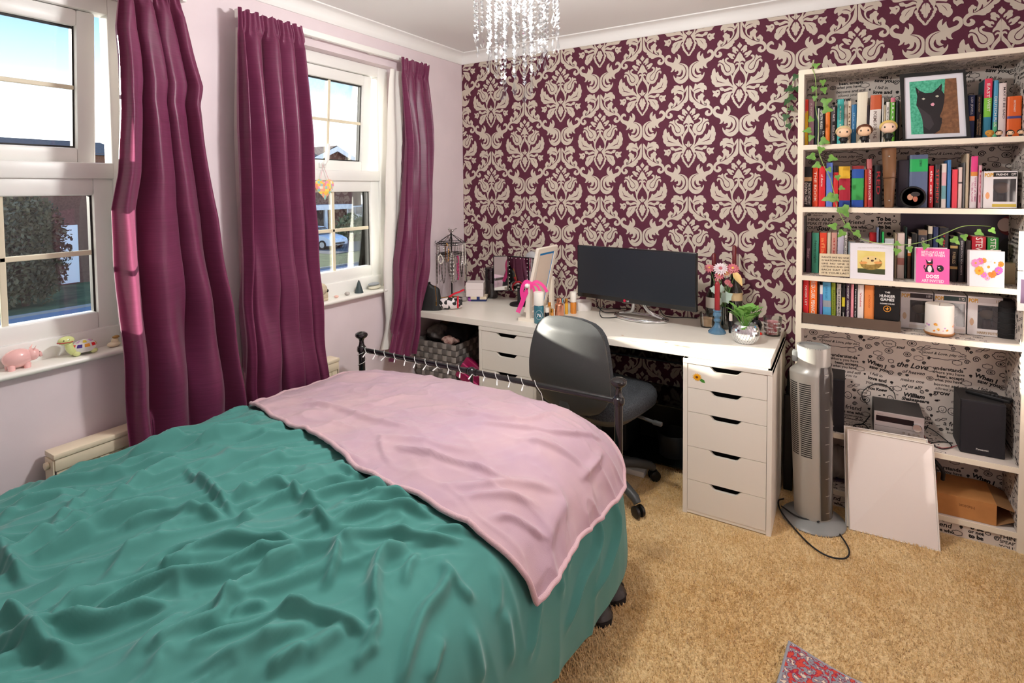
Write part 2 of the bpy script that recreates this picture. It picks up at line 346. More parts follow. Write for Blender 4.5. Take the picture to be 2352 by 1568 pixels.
def rect(polys, oy):
    R = []
    for P in polys:
        Q = [ony(1600+x/8.711, oy+y/8.711, 0) for x, y in P]
        R.append([(max(0.0, q.x-1.7818) if abs(q.x-1.7818) < .003 else q.x-1.7818, q.z-2.205) for q in Q])
    return R
def halves(R):
    out = []
    for P in R: P = chaikin(P, 1, q=.2); out.append(P); out.append([(-x, z) for x, z in P][::-1])
    return out
motif = halves(rect(DA, 70)+rect(DB, 230)); slit = halves(rect(DAD, 70)+rect(DBD, 230))
def repeat(polys, y, name, m, x0, x1, z0, z1, parent):
    b = MB()
    for c in range(-1, 12):
        cx = .2355+.2577*c
        for k in range(-2, 6):
            cz = 2.2-.604*k-(.302 if c % 2 else 0)
            for P in polys:
                if any(x0 < cx+x < x1 and z0 < cz+z < z1 for x, z in P):
                    b.add([(cx+x, y, cz+z) for x, z in P], [tuple(range(len(P)))])
    bm = bmesh.new(); V = [bm.verts.new(p) for p in b.v]
    for f in b.f: bm.faces.new([V[i] for i in f])
    for co, no in (((x0, 0, 0), (-1, 0, 0)), ((x1, 0, 0), (1, 0, 0)), ((0, 0, z0), (0, 0, -1)), ((0, 0, z1), (0, 0, 1))):
        bmesh.ops.bisect_plane(bm, geom=bm.verts[:]+bm.edges[:]+bm.faces[:], plane_co=co, plane_no=no, clear_outer=True)
    me = bpy.data.meshes.new(name); bm.to_mesh(me); bm.free(); me.materials.append(m)
    o = bpy.data.objects.new(name, me); COL.objects.link(o); o.parent = parent; o['kind'] = 'stuff'
    return o
repeat(motif, -.0006, 'damask_print', M_print, .001, RX-.002, .09, 2.300, wall_back)
repeat(slit, -.0009, 'damask_slit', M_base, .001, RX-.002, .09, 2.300, wall_back)

# ---- windows
M_glass = glassmat('window_glass', (250, 252, 252), .01, 1.0)
M_gask = col((40, 38, 36), .6)
M_bar = mat('cream_glazing_bar', (226, 216, 190), .4)
def frame_ring(b, y0, y1, z0, z1, w, x0, x1, M=None, bev=.006):
    b.rbox(x0, x1, y0, y0+w, z0, z1, bev, 2, M); b.rbox(x0, x1, y1-w, y1, z0, z1, bev, 2, M)
    b.rbox(x0, x1, y0+w-.002, y1-w+.002, z0, z0+w, bev, 2, M); b.rbox(x0, x1, y0+w-.002, y1-w+.002, z1-w, z1, bev, 2, M)
for n, (a, c) in enumerate(OPEN):
    wd = thing('window_%d' % (n+1), None, None, (-.1, (a+c)/2, OZ0)); wd['kind'] = 'structure'
    b = MB(); b.rbox(-.13, -.06, a, a+.078, .885, 2.16, .006); b.rbox(-.13, -.06, c-.078, c, .885, 2.16, .006)
    b.rbox(-.13, -.06, a+.076, c-.076, .885, .958, .006); b.rbox(-.13, -.06, a+.076, c-.076, 2.10, 2.16, .006); b.rbox(-.13, -.058, a+.076, c-.076, 1.502, 1.56, .006)
    b.build('frame', M_upvc, wd, 40)
    g0, g1 = a+.146, c-.146
    b = MB(); frame_ring(b, g0-.072, g1+.072, .952, 1.508, .066, -.125, -.072, bev=.008); b.build('bead', M_upvc, wd, 40)
    b = MB(); frame_ring(b, g0-.007, g1+.007, .962, 1.500, .008, -.112, -.088, bev=.001); b.build('gasket', M_gask, wd)
    b = MB(); b.box(-.103, -.099, g0-.004, g1+.004, .965, 1.500); b.build('pane', M_glass, wd)
    b = MB(); b.rbox(-.098, -.086, (g0+g1)/2-.009, (g0+g1)/2+.009, .966, 1.498, .003); b.build('glazing_bar', M_bar, wd)
    b = MB(); b.rbox(-.098, -.086, g0, g1, 1.226, 1.244, .003); b.build('glazing_bar', M_bar, wd)
    # top-hung sash, open a crack at the bottom
    Mx = Matrix.Translation((-.105, 0, 2.098)) @ Matrix.Rotation(math.radians(4.0), 4, 'Y') @ Matrix.Translation((.105, 0, -2.098))
    s0, s1 = a+.112, c-.112
    b = MB(); frame_ring(b, s0, s1, 1.556, 2.100, .058, -.13, -.072, Mx, .008); sash = b.build('sash', M_upvc, wd, 40)
    b = MB(); frame_ring(b, s0+.056, s1-.056, 1.612, 2.044, .008, -.116, -.092, Mx, .001); b.build('gasket', M_gask, sash)
    b = MB(); b.box(-.105, -.101, s0+.058, s1-.058, 1.614, 2.042, Mx); b.build('pane', M_glass, sash)
    mid = (s0+s1)/2
    b = MB(); b.rbox(-.1, -.088, mid-.008, mid+.008, 1.616, 2.04, .003, 2, Mx); b.build('glazing_bar', M_bar, sash)
    b = MB(); b.rbox(-.1, -.088, s0+.06, s1-.06, 1.82, 1.836, .003, 2, Mx); b.build('glazing_bar', M_bar, sash)
    hy = mid-.06
    b = MB(); b.rbox(-.074, -.060, hy-.014, hy+.03, 1.575, 1.6, .004, 2, Mx); b.tube([Mx @ Vector(p) for p in ((-.062, hy, 1.588), (-.045, hy+.004, 1.596), (-.04, hy+.018, 1.62), (-.04, hy+.024, 1.70))], [.011, .011, .01, .008], 8); b.build('handle', M_upvc, sash, 40)
    # inside sill board with a rounded nose
    b = MB(); nose = [(-.062, OZ0), (.022, OZ0), (.032, OZ0+.004), (.035, OZ0+.011), (.032, OZ0+.018), (.024, OZ0+.021), (-.062, OZ0+.021)]
    b.prism(nose, a-.0, c+.0, lambda u, v, h: (u, h, v)); b.build('sill', mat('sill_white', (242, 240, 232), .3), wd, 50)

# ================================================================ OUTSIDE (first-floor view over a street)
GZ = -2.6
b = MB(); b.box(-90, -.3, -60, 80, GZ-.2, GZ); o = struct(b, 'ground', mat('lawn', (88, 96, 58), .95, noise=.35, nscale=1.5))
b = MB(); b.box(-20.5, -13.2, -60, 80, GZ, GZ+.02); struct(b, 'road', mat('asphalt', (128, 131, 142), .8, noise=.1, nscale=8))
b = MB(); b.box(-13.2, -11.6, -60, 80, GZ, GZ+.10); struct(b, 'pavement', mat('paving', (140, 138, 134), .9, noise=.1, nscale=5))
b = MB(); b.box(-20.62, -20.5, -60, 80, GZ, GZ+.10); struct(b, 'kerb', col((150, 148, 142), .9))
b = MB(); b.box(-36, -25.2, 20.4, 27.5, GZ, GZ+.03); struct(b, 'driveway', mat('tarmac_drive', (104, 100, 98), .9, noise=.1, nscale=6))
M_brick = mat('far_brick', (112, 82, 68), .9, noise=.18, nscale=12)
M_rtile = mat('far_roof_tile', (104, 86, 76), .9, noise=.2, nscale=9)
M_white = mat('white_paint', (235, 235, 235), .5)
M_wglass = mat('dark_window_glass', (58, 66, 78), .08, spec=.8)
def house_window(par, x, y0, y1, z0, z1, nx=3, nz=2):
    f = MB(); f.box(x-.02, x+.05, y0-.08, y1+.08, z0-.08, z1+.08); f = f.build('window_frame', M_white, par)
    for i in range(nx):
        for k in range(nz):
            w = (y1-y0)/nx; h = (z1-z0)/nz; g = MB(); g.box(x+.045, x+.06, y0+i*w+.03, y0+(i+1)*w-.03, z0+k*h+.03, z0+(k+1)*h-.03); g.build('pane', M_wglass, f)
# house seen through the near window
HX = -27.0
hA = thing('house', 'brick house with white casement window and white door across the road', 'house', (HX-3.5, 6, GZ))
p0, p1 = onx(62, 412, HX), onx(176, 443, HX)
wy0, wy1 = p0.y, p1.y; eave = onx(60, 345, HX).z+.0
b = MB(); b.box(HX-7, HX, -14, wy1+2.0, GZ, eave); b.build('wall', M_brick, hA)
rid = onx(60, 318, HX-3.5).z
b = MB(); b.add([(HX+.4, -14.4, eave-.1), (HX+.4, wy1+2.4, eave-.1), (HX-3.5, wy1+2.4, rid), (HX-3.5, -14.4, rid), (HX-7.4, wy1+2.4, eave-.1), (HX-7.4, -14.4, eave-.1)], [(0, 1, 2, 3), (3, 2, 4, 5), (0, 3, 5), (1, 4, 2), (0, 5, 4, 1)]); b.build('roof', M_rtile, hA)
house_window(hA, HX, wy0, wy1, p1.z, p0.z+.9, 3, 2)
q0, q1 = onx(134, 518, HX), onx(180, 604, HX)
b = MB(); b.box(HX, HX+.08, q0.y, q1.y, GZ+.05, q0.z); b.build('door', M_white, hA)
# gabled house seen through the far window
HX2 = -36.0
ap = onx(763, 340, HX2); er = onx(828, 380, HX2); el = Vector((HX2, 2*ap.y-er.y, er.z)); po0, po1 = onx(690, 474, HX2+1.2), onx(797, 472, HX2+1.2)
hB = thing('house', 'gabled brick house with white bargeboards and porch beyond the parked car', 'house', (HX2-4, ap.y, GZ))
b = MB(); b.box(HX2-8, HX2, el.y-7, er.y, GZ, er.z); b.add([(HX2, el.y, er.z), (HX2, er.y, er.z), tuple(ap)], [(0, 1, 2)]); b.build('wall', M_brick, hB)
rz = onx(712, 341, HX2-4).z
b = MB(); b.add([(HX2+.5, el.y-7.5, er.z-.15), (HX2+.5, er.y+.5, er.z-.15), (HX2-4, er.y+.5, rz), (HX2-4, el.y-7.5, rz), (HX2-8.5, er.y+.5, er.z-.15), (HX2-8.5, el.y-7.5, er.z-.15)], [(0, 1, 2, 3), (3, 2, 4, 5), (0, 3, 5), (1, 4, 2)])
b.add([(HX2+.6, el.y-.4, el.z-.12), (HX2+.6, ap.y, ap.z+.2), (HX2-4, ap.y, ap.z+.2), (HX2-4, el.y-.4, el.z-.12)], [(0, 1, 2, 3)]); b.add([(HX2+.6, er.y+.4, er.z-.12), (HX2+.6, ap.y, ap.z+.2), (HX2-4, ap.y, ap.z+.2), (HX2-4, er.y+.4, er.z-.12)], [(3, 2, 1, 0)]); b.build('roof', M_rtile, hB)
for e, sgn in ((el, -1), (er, 1)):
    b = MB(); d = Vector((0, e.y-ap.y, e.z-ap.z)); n = Vector((0, 0, .42)); A = Vector((HX2+.62, ap.y, ap.z+.12)); B = A+d*1.12
    b.add([A, B, B-n, A-n, A+Vector((.08, 0, 0)), B+Vector((.08, 0, 0)), B-n+Vector((.08, 0, 0)), A-n+Vector((.08, 0, 0))], [(0, 1, 2, 3), (4, 7, 6, 5), (0, 4, 5, 1), (2, 6, 7, 3), (1, 5, 6, 2)]); b.build('bargeboard', M_white, hB)
b = MB(); b.box(HX2, HX2+1.6, po0.y-4, po1.y+.3, po0.z-.35, po0.z+.05); b.build('porch_roof', M_white, hB)
for px in (723, 748):
    q = onx(px, 500, HX2+1.4); b = MB(); b.box(HX2+1.3, HX2+1.5, q.y-.12, q.y+.12, GZ, po0.z-.3); b.build('porch_post', M_white, hB)
q = onx(734, 500, HX2); b = MB(); b.box(HX2, HX2+.06, q.y-.75, q.y+.75, GZ, q.z+.9); b.build('door', col((46, 34, 32), .5), hB)
q0, q1 = onx(797, 473, HX2), onx(850, 535, HX2)
b = MB(); b.box(HX2-5, HX2+.5, q0.y, q1.y+3, GZ, q0.z); b.build('garage', M_white, hB)
w0, w1 = onx(786, 476, HX2+.5), onx(816, 492, HX2+.5); house_window(hB, HX2+.5, w0.y+.6, w1.y+.8, w1.z, w0.z, 2, 1)
# parked car
def lofted(prof, ys, fn):
    return [[fn(p, y, j) for p in prof] for j, y in enumerate(ys)]
cpos = onz(752, 573, GZ); cpos.z = GZ+.03
car = thing('car', 'white hatchback car parked on the drive across the road', 'car', cpos+Vector((-1.4, .3, 0)), math.radians(8))
body = [(-1.95, .35), (-1.98, .62), (-1.9, .95), (-1.2, 1.0), (.75, .98), (1.45, .86), (1.9, .68), (1.98, .5), (1.95, .28), (1.2, .22), (-1.2, .22)]
roof = [(-1.75, .97), (-1.3, 1.38), (-.5, 1.47), (.15, 1.42), (.85, .97)]
b = MB(); b.prism(body, -.78, .78, lambda u, v, h: (u, h*1.08, v)); b.build('body', mat('car_white', (236, 238, 242), .2, coat=.6), car, 30, world=False)
b = MB(); b.prism(roof, -.66, .66, lambda u, v, h: (u, h*(1.15-(v-.97)*.35), v)); b.build('window_glass', mat('car_glass', (30, 34, 40), .08), car, 30, world=False)
b = MB(); b.prism([(-1.25, 1.39), (-.5, 1.475), (.12, 1.43), (.12, 1.455), (-.5, 1.5), (-1.25, 1.42)], -.62, .62, lambda u, v, h: (u, h, v)); b.build('roof', MATS['car_white'], car, 30, world=False)
for sx in (-1.2, 1.25):
    for sy in (-.8, .8):
        Mw = Matrix.Translation((sx, sy, .31)) @ Matrix.Rotation(PI/2, 4, 'X')
        b = MB(); b.lathe([(.31, -.1), (.31, .1)], 18, M=Mw); wh = b.build('wheel', col((24, 24, 26), .8), car, 40, world=False)
        b = MB(); b.lathe([(.2, -.105), (.2, .105)], 14, M=Mw); b.build('hubcap', col((190, 192, 196), .3, metal=.6), wh, 40, world=False)
for sy in (-.55, .55): b = MB(); b.ball((1.86, sy, .66), (.12, .2, .09)); b.build('headlight', col((225, 230, 240), .1), car, 60, world=False)
b = MB(); b.rbox(1.93, 2.0, -.5, .5, .32, .45, .02); b.build('grille', col((40, 42, 46), .5), car, world=False)
# hedge bushes and a bare tree
def bush(name, label, c, r, n, colr, seed, leaf=.16):
    rnd = random.Random(seed); t = thing(name, label, 'bush' if name == 'bush' else 'tree', (c[0], c[1], GZ))
    b = MB()
    for i in range(n):
        a, e = rnd.uniform(0, 2*PI), math.asin(rnd.uniform(-.9, 1)); k = rnd.uniform(.62, 1.05)*(1+.18*math.sin(3*a+seed)*math.cos(2*e))
        p = Vector((c[0]+r[0]*k*math.cos(e)*math.cos(a), c[1]+r[1]*k*math.cos(e)*math.sin(a), c[2]+r[2]*k*math.sin(e)))
        u = Vector((rnd.gauss(0, 1), rnd.gauss(0, 1), rnd.gauss(0, 1))).normalized(); v = u.orthogonal().normalized(); s = leaf*rnd.uniform(.6, 1.4)
        b.add([p-u*s, p+v*s*.5, p+u*s, p-v*s*.5], [(0, 1, 2, 3)])
    b.build('foliage', colr, t)
    b = MB()
    for i in range(7):
        a = i*2.4; b.tube([(c[0], c[1], GZ), (c[0]+.15*math.cos(a), c[1]+.15*math.sin(a), (GZ+c[2])/2), (c[0]+r[0]*.6*math.cos(a), c[1]+r[1]*.6*math.sin(a), c[2]+r[2]*.4)], [.12, .08, .03], 5)
    b.build('stem', col((84, 66, 52), .9), t)
M_leafd = mat('dark_leaves', (96, 90, 66), .8, noise=.4, nscale=1.5); M_leafb = mat('brown_twigs', (120, 98, 74), .9, noise=.35, nscale=2)
q = onz(75, 700, GZ); bush('bush', 'tall dark hedge bush in front of the brick house with white door', (q.x, q.y-.2, GZ+2.0), (1.2, 1.2, 2.2), 6500, M_leafd, 3, .085)
q = onz(10, 700, GZ); bush('bush', 'brown twiggy bush beside the tall dark hedge bush', (q.x, q.y-3.0, GZ+2.2), (1.2, 1.3, 2.4), 5000, M_leafb, 5, .08)
q = onx(830, 512, -30); bush('bush', 'low green bush beside the white car on the drive', (-31, q.y, GZ+.9), (1.0, 1.6, 1.2), 900, mat('green_leaves', (86, 108, 66), .8, noise=.3, nscale=2), 9)
q = onx(822, 372, -60); bush('distant_tree', 'distant bare tree behind the gabled house roof', (-60, q.y+1, q.z-2.2), (2.2, 2.6, 3.6), 900, M_leafb, 12, .3)
# ================================================================ CURTAINS, TRACKS, RADIATOR
def silk():
    m = mat('plum_silk', (116, 46, 80), .38, spec=.55, sheen=.25); nt = m.node_tree; b = nt.nodes['Principled BSDF']
    tc = nt.nodes.new('ShaderNodeTexCoord'); mp = nt.nodes.new('ShaderNodeMapping'); mp.inputs['Scale'].default_value = (8, 8, 260)
    n = nt.nodes.new('ShaderNodeTexNoise'); n.inputs['Scale'].default_value = 1; n.inputs['Detail'].default_value = 3
    nt.links.new(tc.outputs['Object'], mp.inputs[0]); nt.links.new(mp.outputs[0], n.inputs['Vector'])
    bp = nt.nodes.new('ShaderNodeBump'); bp.inputs['Strength'].default_value = .12; bp.inputs['Distance'].default_value = .002
    nt.links.new(n.outputs[0], bp.inputs['Height']); nt.links.new(bp.outputs[0], b.inputs['Normal'])
    r = nt.nodes.new('ShaderNodeValToRGB'); r.color_ramp.elements[0].color = (*lin((100, 38, 68)), 1); r.color_ramp.elements[1].color = (*lin((122, 52, 88)), 1)
    r.color_ramp.elements[0].position = .25; r.color_ramp.elements[1].position = .7
    nt.links.new(n.outputs[0], r.inputs[0]); nt.links.new(r.outputs[0], b.inputs['Base Color'])
    out = nt.nodes['Material Output']; tr = nt.nodes.new('ShaderNodeBsdfTranslucent'); tr.inputs[0].default_value = (*lin((190, 104, 140)), 1); mx = nt.nodes.new('ShaderNodeMixShader'); mx.inputs[0].default_value = .22
    nt.links.new(b.outputs[0], mx.inputs[1]); nt.links.new(tr.outputs[0], mx.inputs[2]); nt.links.new(mx.outputs[0], out.inputs[0])
    return m
M_silk = silk(); M_lining = mat('white_lining', (240, 238, 230), .8)
def interp(pts, z):
    pts = sorted(pts)
    return float(np.interp(z, [p[0] for p in pts], [p[1] for p in pts]))
def curtain(label, Lp, Rp, xb, folds, amp, ztop, zbot, seed, lining=(0, 0), kink=None):
    rnd = np.random.RandomState(seed)
    Lz = [(onx(x, y, xb).z, onx(x, y, xb).y) for x, y in Lp]; Rz = [(onx(x, y, xb).z, onx(x, y, xb).y) for x, y in Rp]
    t = thing('curtain', label, 'curtain', (xb, (interp(Lz, 1)+interp(Rz, 1))/2, zbot), group='plum silk curtains')
    ns, nz = 220, 110; S = np.linspace(0, 1, ns)
    # fold peaks: irregular spacing
    pk = np.array(folds); ph = np.interp(S, np.concatenate([[0], pk, [1]]), np.arange(len(pk)+2)-.5)
    jit = rnd.uniform(-1, 1, 6)
    rows = []; lin_rows = []
    for k in range(nz):
        f = k/(nz-1); z = ztop+(zbot-ztop)*f; yl, yr = interp(Lz, z), interp(Rz, z)
        d = ztop-z; a = amp*(.45+.55*min(1, d/.5)); hd = max(0, 1-abs(d-.045)/.045) if d < .09 else 0
        wob = .13*np.sin(1.5*z+jit[0]*3+S*4)+.05*np.sin(4.1*z+jit[1]*3+S*9)
        p = 2*PI*(ph+wob*min(1, d/.25))
        x = a*(.35*np.cos(p)+.75*(2*np.abs(np.cos(p/2))**.75-1)+.22*np.cos(2*p+jit[2]*3+2*z)*min(1, d/.3)+.10*np.sin(5*S*PI+7*z*jit[3]))
        ed = np.clip(1-S/.07, 0, 1)**2; x = x*(1-ed)+ed*a*.5
        # creases low down
        x = x+.014*min(1, max(0, (d-.6)/.6))*np.sin(9*(z*1.3+S*2.1+jit[4]))*np.sin(14*S-5*z+jit[5]*4)
        y = yl+(yr-yl)*(S+.05/len(pk)*np.sin(p)*4*min(1, d/.2)*np.sin(PI*S))
        if d < .10:                                 # gathered pencil heading
            g = np.clip((.10-d)/.03, 0, 1); pl = .006*np.cos(2*PI*S*len(pk)*4.2+1.5*np.sin(9*S))+.010
            x = x*(1-.75*g)+pl*g
        if kink is not None:
            zk, wk, ak, sk = kink; x = x+ak*math.exp(-((z-zk)/wk)**2)*np.clip((S-sk)/(1-sk), 0, 1)
        zz = z+(.006*np.sin(2*PI*S*len(pk)*2.1) if k == 0 else 0)
        xx = np.maximum(xb+x, .03+.082*min(1, max(0, (.70-z)/.06)))
        rows.append([(float(xx[i]), float(y[i]), float(zz if np.isscalar(zz) else zz[i])) for i in range(ns)])
    b = MB(); b.grid(rows); b.build('drape', M_silk, t, 180)
    if lining:
        R2 = []
        for k in range(0, nz, 4):
            f = k/(nz-1); z = ztop-.06+(zbot+.03-ztop+.06)*f; yl, yr = interp(Lz, z), interp(Rz, z); w = lining[0]*(math.sin(PI*min(1, f*1.1+.05))**.7 if lining[0] > 0 else 1); yr = yr-lining[1]
            R2.append([(max(.012, xb-.055+.01*math.sin(18*s+z*3)), yl-w+(yr-yl+w-.01)*s, z) for s in np.linspace(0, 1, 40)])
        b = MB(); b.grid(R2); b.build('lining', M_lining, t, 180)
    return t
curtain('wide plum silk curtain with a kink, hanging beside the near window',
        [(268,0),(262,60),(268,130),(270,250),(263,400),(248,480),(252,600),(265,700),(275,850),(285,1000),(290,1060)],
        [(412,0),(425,45),(435,90),(456,205),(447,245),(465,330),(500,500),(520,650),(540,800),(552,900),(556,950)], .115, [.24, .52, .80], .056, 2.21, 0.505, 3, (-.055, .01), (1.80, .12, .03, .55))
curtain('plum silk curtain with frayed gathered heading hanging left of the far window above the blanket',
        [(540,40),(541,100),(540,300),(548,500),(552,700),(558,900),(562,940)],
        [(692,66),(698,90),(702,160),(708,330),(712,450),(720,560),(730,700),(742,800),(752,890)], .105, [.08, .40, .62, .85], .056, 2.203, .51, 8, (-.035, .06))
curtain('narrow plum silk curtain gathered tightly between the far window and the papered wall',
        [(918,138),(920,190),(928,330),(925,480),(912,600),(905,680),(898,760),(886,812)],
        [(985,155),(980,190),(985,300),(984,450),(978,560),(970,660),(958,760),(952,800)], .095, [.2, .5, .8], .046, 2.198, .50, 21, (.075, .01))
M_track = mat('white_track', (244, 243, 238), .4)
for y0, y1, lb in ((-3.0, -1.885, 'white curtain track above the near window'), (-1.655, -.44, 'white curtain track above the far window between two curtains')):
    t = thing('curtain_track', lb, 'curtain track', (.05, (y0+y1)/2, 2.2))
    b = MB(); b.rbox(.035, .060, y0, y1, 2.192, 2.222, .004); b.build('rail', M_track, t, 40)
    for yy in np.linspace(y0+.06, y1-.06, 4): b = MB(); b.rbox(0, .036, yy-.012, yy+.012, 2.196, 2.218, .003); b.build('bracket', M_track, t)
    for yy in (y0, y1): b = MB(); b.rbox(.03, .064, yy-.008, yy+.008, 2.186, 2.226, .004); b.build('end_stop', M_track, t)
# frayed lining end hanging over the radiator
# radiator between the windows
M_rad = mat('cream_radiator', (240, 224, 196), .4, noise=.03, nscale=8)
rad = thing('radiator', 'cream panel radiator on the wall behind the curtains', 'radiator', (.05, -1.78, .1))
ry0, ry1, rz0, rz1 = -2.362, -1.202, .12, .60
b = MB(); prof = []; n = 30
for i in range(n+1):
    y = ry0+.006+(ry1-ry0-.012)*i/n
    if i in (0, n): prof.append((y, .088))
    else: prof += [(y-.006, .090), (y-.0035, .0855), (y+.0035, .0855), (y+.006, .090)]
b.grid([[(x, y, rz0) for y, x in prof], [(x, y, rz1-.05) for y, x in prof], [(x+.004, y, rz1-.045) for y, x in prof]]); b.build('front_panel', M_rad, rad, 30)
b = MB(); b.rbox(.03, .094, ry0, ry1, rz1-.048, rz1-.004, .006); b.rbox(.086, .094, ry0, ry1, rz0-.01, rz0+.02, .003); b.build('header', M_rad, rad, 40)
b = MB()
b.rbox(.026, .098, ry0-.004, ry1+.004, rz1-.006, rz1+.012, .004); b.build('top_cover', M_rad, rad, 40)
for yy in (ry0-.004, ry1): b = MB(); b.rbox(.028, .09, yy, yy+.004, rz0, rz1-.01, .001); b.build('end_panel', M_rad, rad)
for yy in (ry0+.2, ry1-.24): b = MB(); b.rbox(.001, .03, yy, yy+.04, rz0+.05, rz1-.05, .004); b.build('bracket', M_rad, rad)
b = MB(); b.lathe([(.009, 0), (.012, .003), (.012, .012), (.006, .014)], 10, M=Matrix.Translation((.06, ry0-.004, rz1-.03)) @ Matrix.Rotation(PI/2, 4, 'X')); b.build('bleed_plug', M_rad, rad, 40)

# ================================================================ BED
M_iron = mat('black_iron', (19, 19, 21), .2, spec=.6, coat=.5)
BY = -1.178; XL, XR = .232, 1.556
bed = thing('bed_frame', 'black metal bed frame with round finials on the foot posts', 'bed', (.9, -2.1, 0))
post = [(.017, 0), (.017, .02), (.0155, .03), (.0155, .655), (.021, .658), (.023, .668), (.021, .682), (.016, .686), (.013, .695), (.011, .71), (.015, .722), (.027, .730), (.031, .738), (.029, .747), (.018, .754), (0, .757)]
for px in (XL, XR): b = MB(); b.lathe(post, 22, (px, BY, 0)); b.build('post', M_iron, bed, 40)
b = MB(); b.tube([(XL, BY, .668), (XR, BY, .668)], .0115, 14); b.build('top_rail', M_iron, bed, 40)
xm = (XL+XR)/2
b = MB(); b.ball((xm, BY, .668), (.022, .02, .02)); b.lathe([(.014, -.004), (.014, .004)], 14, M=Matrix.Translation((xm-.022, BY, .668)) @ Matrix.Rotation(PI/2, 4, 'Y')); b.lathe([(.014, -.004), (.014, .004)], 14, M=Matrix.Translation((xm+.022, BY, .668)) @ Matrix.Rotation(PI/2, 4, 'Y')); b.build('rail_knob', M_iron, bed, 40)
for k in (0,): b = MB(); b.tube([(xm+k*.19, BY, .28), (xm+k*.19, BY, .66)], .007, 8); b.build('spindle', M_iron, bed, 40)
b = MB(); b.tube([(XL, BY, .28), (XR, BY, .28)], .0115, 10); b.build('lower_rail', M_iron, bed, 40)
for px in (XL, XR): b = MB(); b.rbox(px-.015, px+.015, -3.2, BY, .24, .30, .004); b.build('side_rail', M_iron, bed)
for px in (XL, XR): b = MB(); b.lathe([(.0155, 0), (.0155, 1.0), (.03, 1.03), (0, 1.06)], 14, (px, -3.22, 0)); b.build('post', M_iron, bed, 40)
for z in (.5, .98): b = MB(); b.tube([(XL, -3.22, z), (XR, -3.22, z)], .0115, 10); b.build('head_rail', M_iron, bed, 40)
b = MB(); b.rbox(XL+.0, XR-.0, -3.19, BY-.06, .30, .52, .05, 3); solid(b, 'mattress', mat('mattress_ticking', (225, 222, 215), .8), 'white mattress lying under the green duvet', 'mattress', (.9, -2.2, .30), 60)

# ---- duvet: base surface in (u,v), folds traced from the photograph
SEC = [(.165, .30), (.175, .40), (.20, .50), (.265, .572), (.35, .613), (.5, .640), (.75, .655), (1.0, .660), (1.25, .650), (1.4, .628), (1.50, .590), (1.565, .530), (1.600, .45), (1.615, .36), (1.622, .27), (1.625, .18), (1.622, .12)]
SECS = np.array([tuple(p) for p in spline([(x, z, 0) for x, z in SEC], 12)])[:, :2]
cum = np.concatenate([[0], np.cumsum(np.hypot(*np.diff(SECS, axis=0).T))])
NU, NV = 440, 600
UL = cum[-1]; Ug = np.linspace(0, UL, NU); sx_ = np.interp(Ug, cum, SECS[:, 0]); sz_ = np.interp(Ug, cum, SECS[:, 1])
END = [(0, -3.35, 0), (1.95, -1.40, 0), (2.03, -1.32, .010), (2.10, -1.255, .038), (2.15, -1.222, .078), (2.20, -1.210, .125), (2.32, -1.204, .245)]
ENDS = np.array([tuple(p) for p in END]); VL = 2.32
Vg = np.linspace(0, VL, NV); ey_ = np.interp(Vg, ENDS[:, 0], ENDS[:, 1]); ed_ = np.interp(Vg, ENDS[:, 0], ENDS[:, 2])
k_ = np.ones(9)/9
ey_[4:-4] = np.convolve(ey_, k_, 'valid'); ed_[4:-4] = np.convolve(ed_, k_, 'valid')
side = np.clip((sx_-1.40)/.22, 0, 1)
hemz = np.interp(ey_, [-3.35, -2.6, -2.05, -1.85, -1.6, -1.25, -1.2], [.30, .27, .235, .175, .125, .125, .12])
PX = sx_[None, :]-(ed_[:, None]*.45)*side[None, :]
PZ = np.maximum(sz_[None, :]-ed_[:, None]*(1-.6*side[None, :]), .10)
fr = np.clip((.62-sz_)/.5, 0, 1)*(Ug > UL/2); PZ = PZ+(hemz[:, None]-.12)*fr[None, :]
PY = np.repeat(ey_[:, None], NU, 1)
# gentle overall billow
PZ = PZ+.012*np.sin(2.3*PY+.6)*np.sin(2.6*PX+.4)*(1-side[None, :])
BASE = np.stack([PX, PY, PZ], -1)
def normals(P):
    du = np.gradient(P, axis=1); dv = np.gradient(P, axis=0); n = np.cross(du, dv); n /= np.linalg.norm(n, axis=-1, keepdims=True)+1e-12
    return n
BN = normals(BASE)
if BN[NV//2, NU//2, 2] < 0: BN = -BN
_fc = [(j*NU+i, j*NU+i+1, (j+1)*NU+i+1, (j+1)*NU+i) for j in range(NV-1) for i in range(NU-1)]
BVB = BVHTree.FromPolygons([Vector(p) for p in BASE.reshape(-1, 3)], _fc)
def uv_of(idx, co):
    j, i = divmod(idx, NU-1); return (Ug[i]+(Ug[1]-Ug[0])*.5, Vg[j]+(Vg[1]-Vg[0])*.5)
def px_uv(px, py):
    h = BVB.ray_cast(CAM, pray(px, py).normalized())
    if h[0] is None:
        p = onz(px, py, .6); h = BVB.find_nearest(p)
    return uv_of(h[2], h[0])
def pt_uv(p):
    h = BVB.find_nearest(Vector(p)); return uv_of(h[2], h[0])
def c7(L): return [(x/2.347, 900+y/2.347) for x, y in L]
def c8(L): return [(600+x/2.348, 900+y/2.348) for x, y in L]
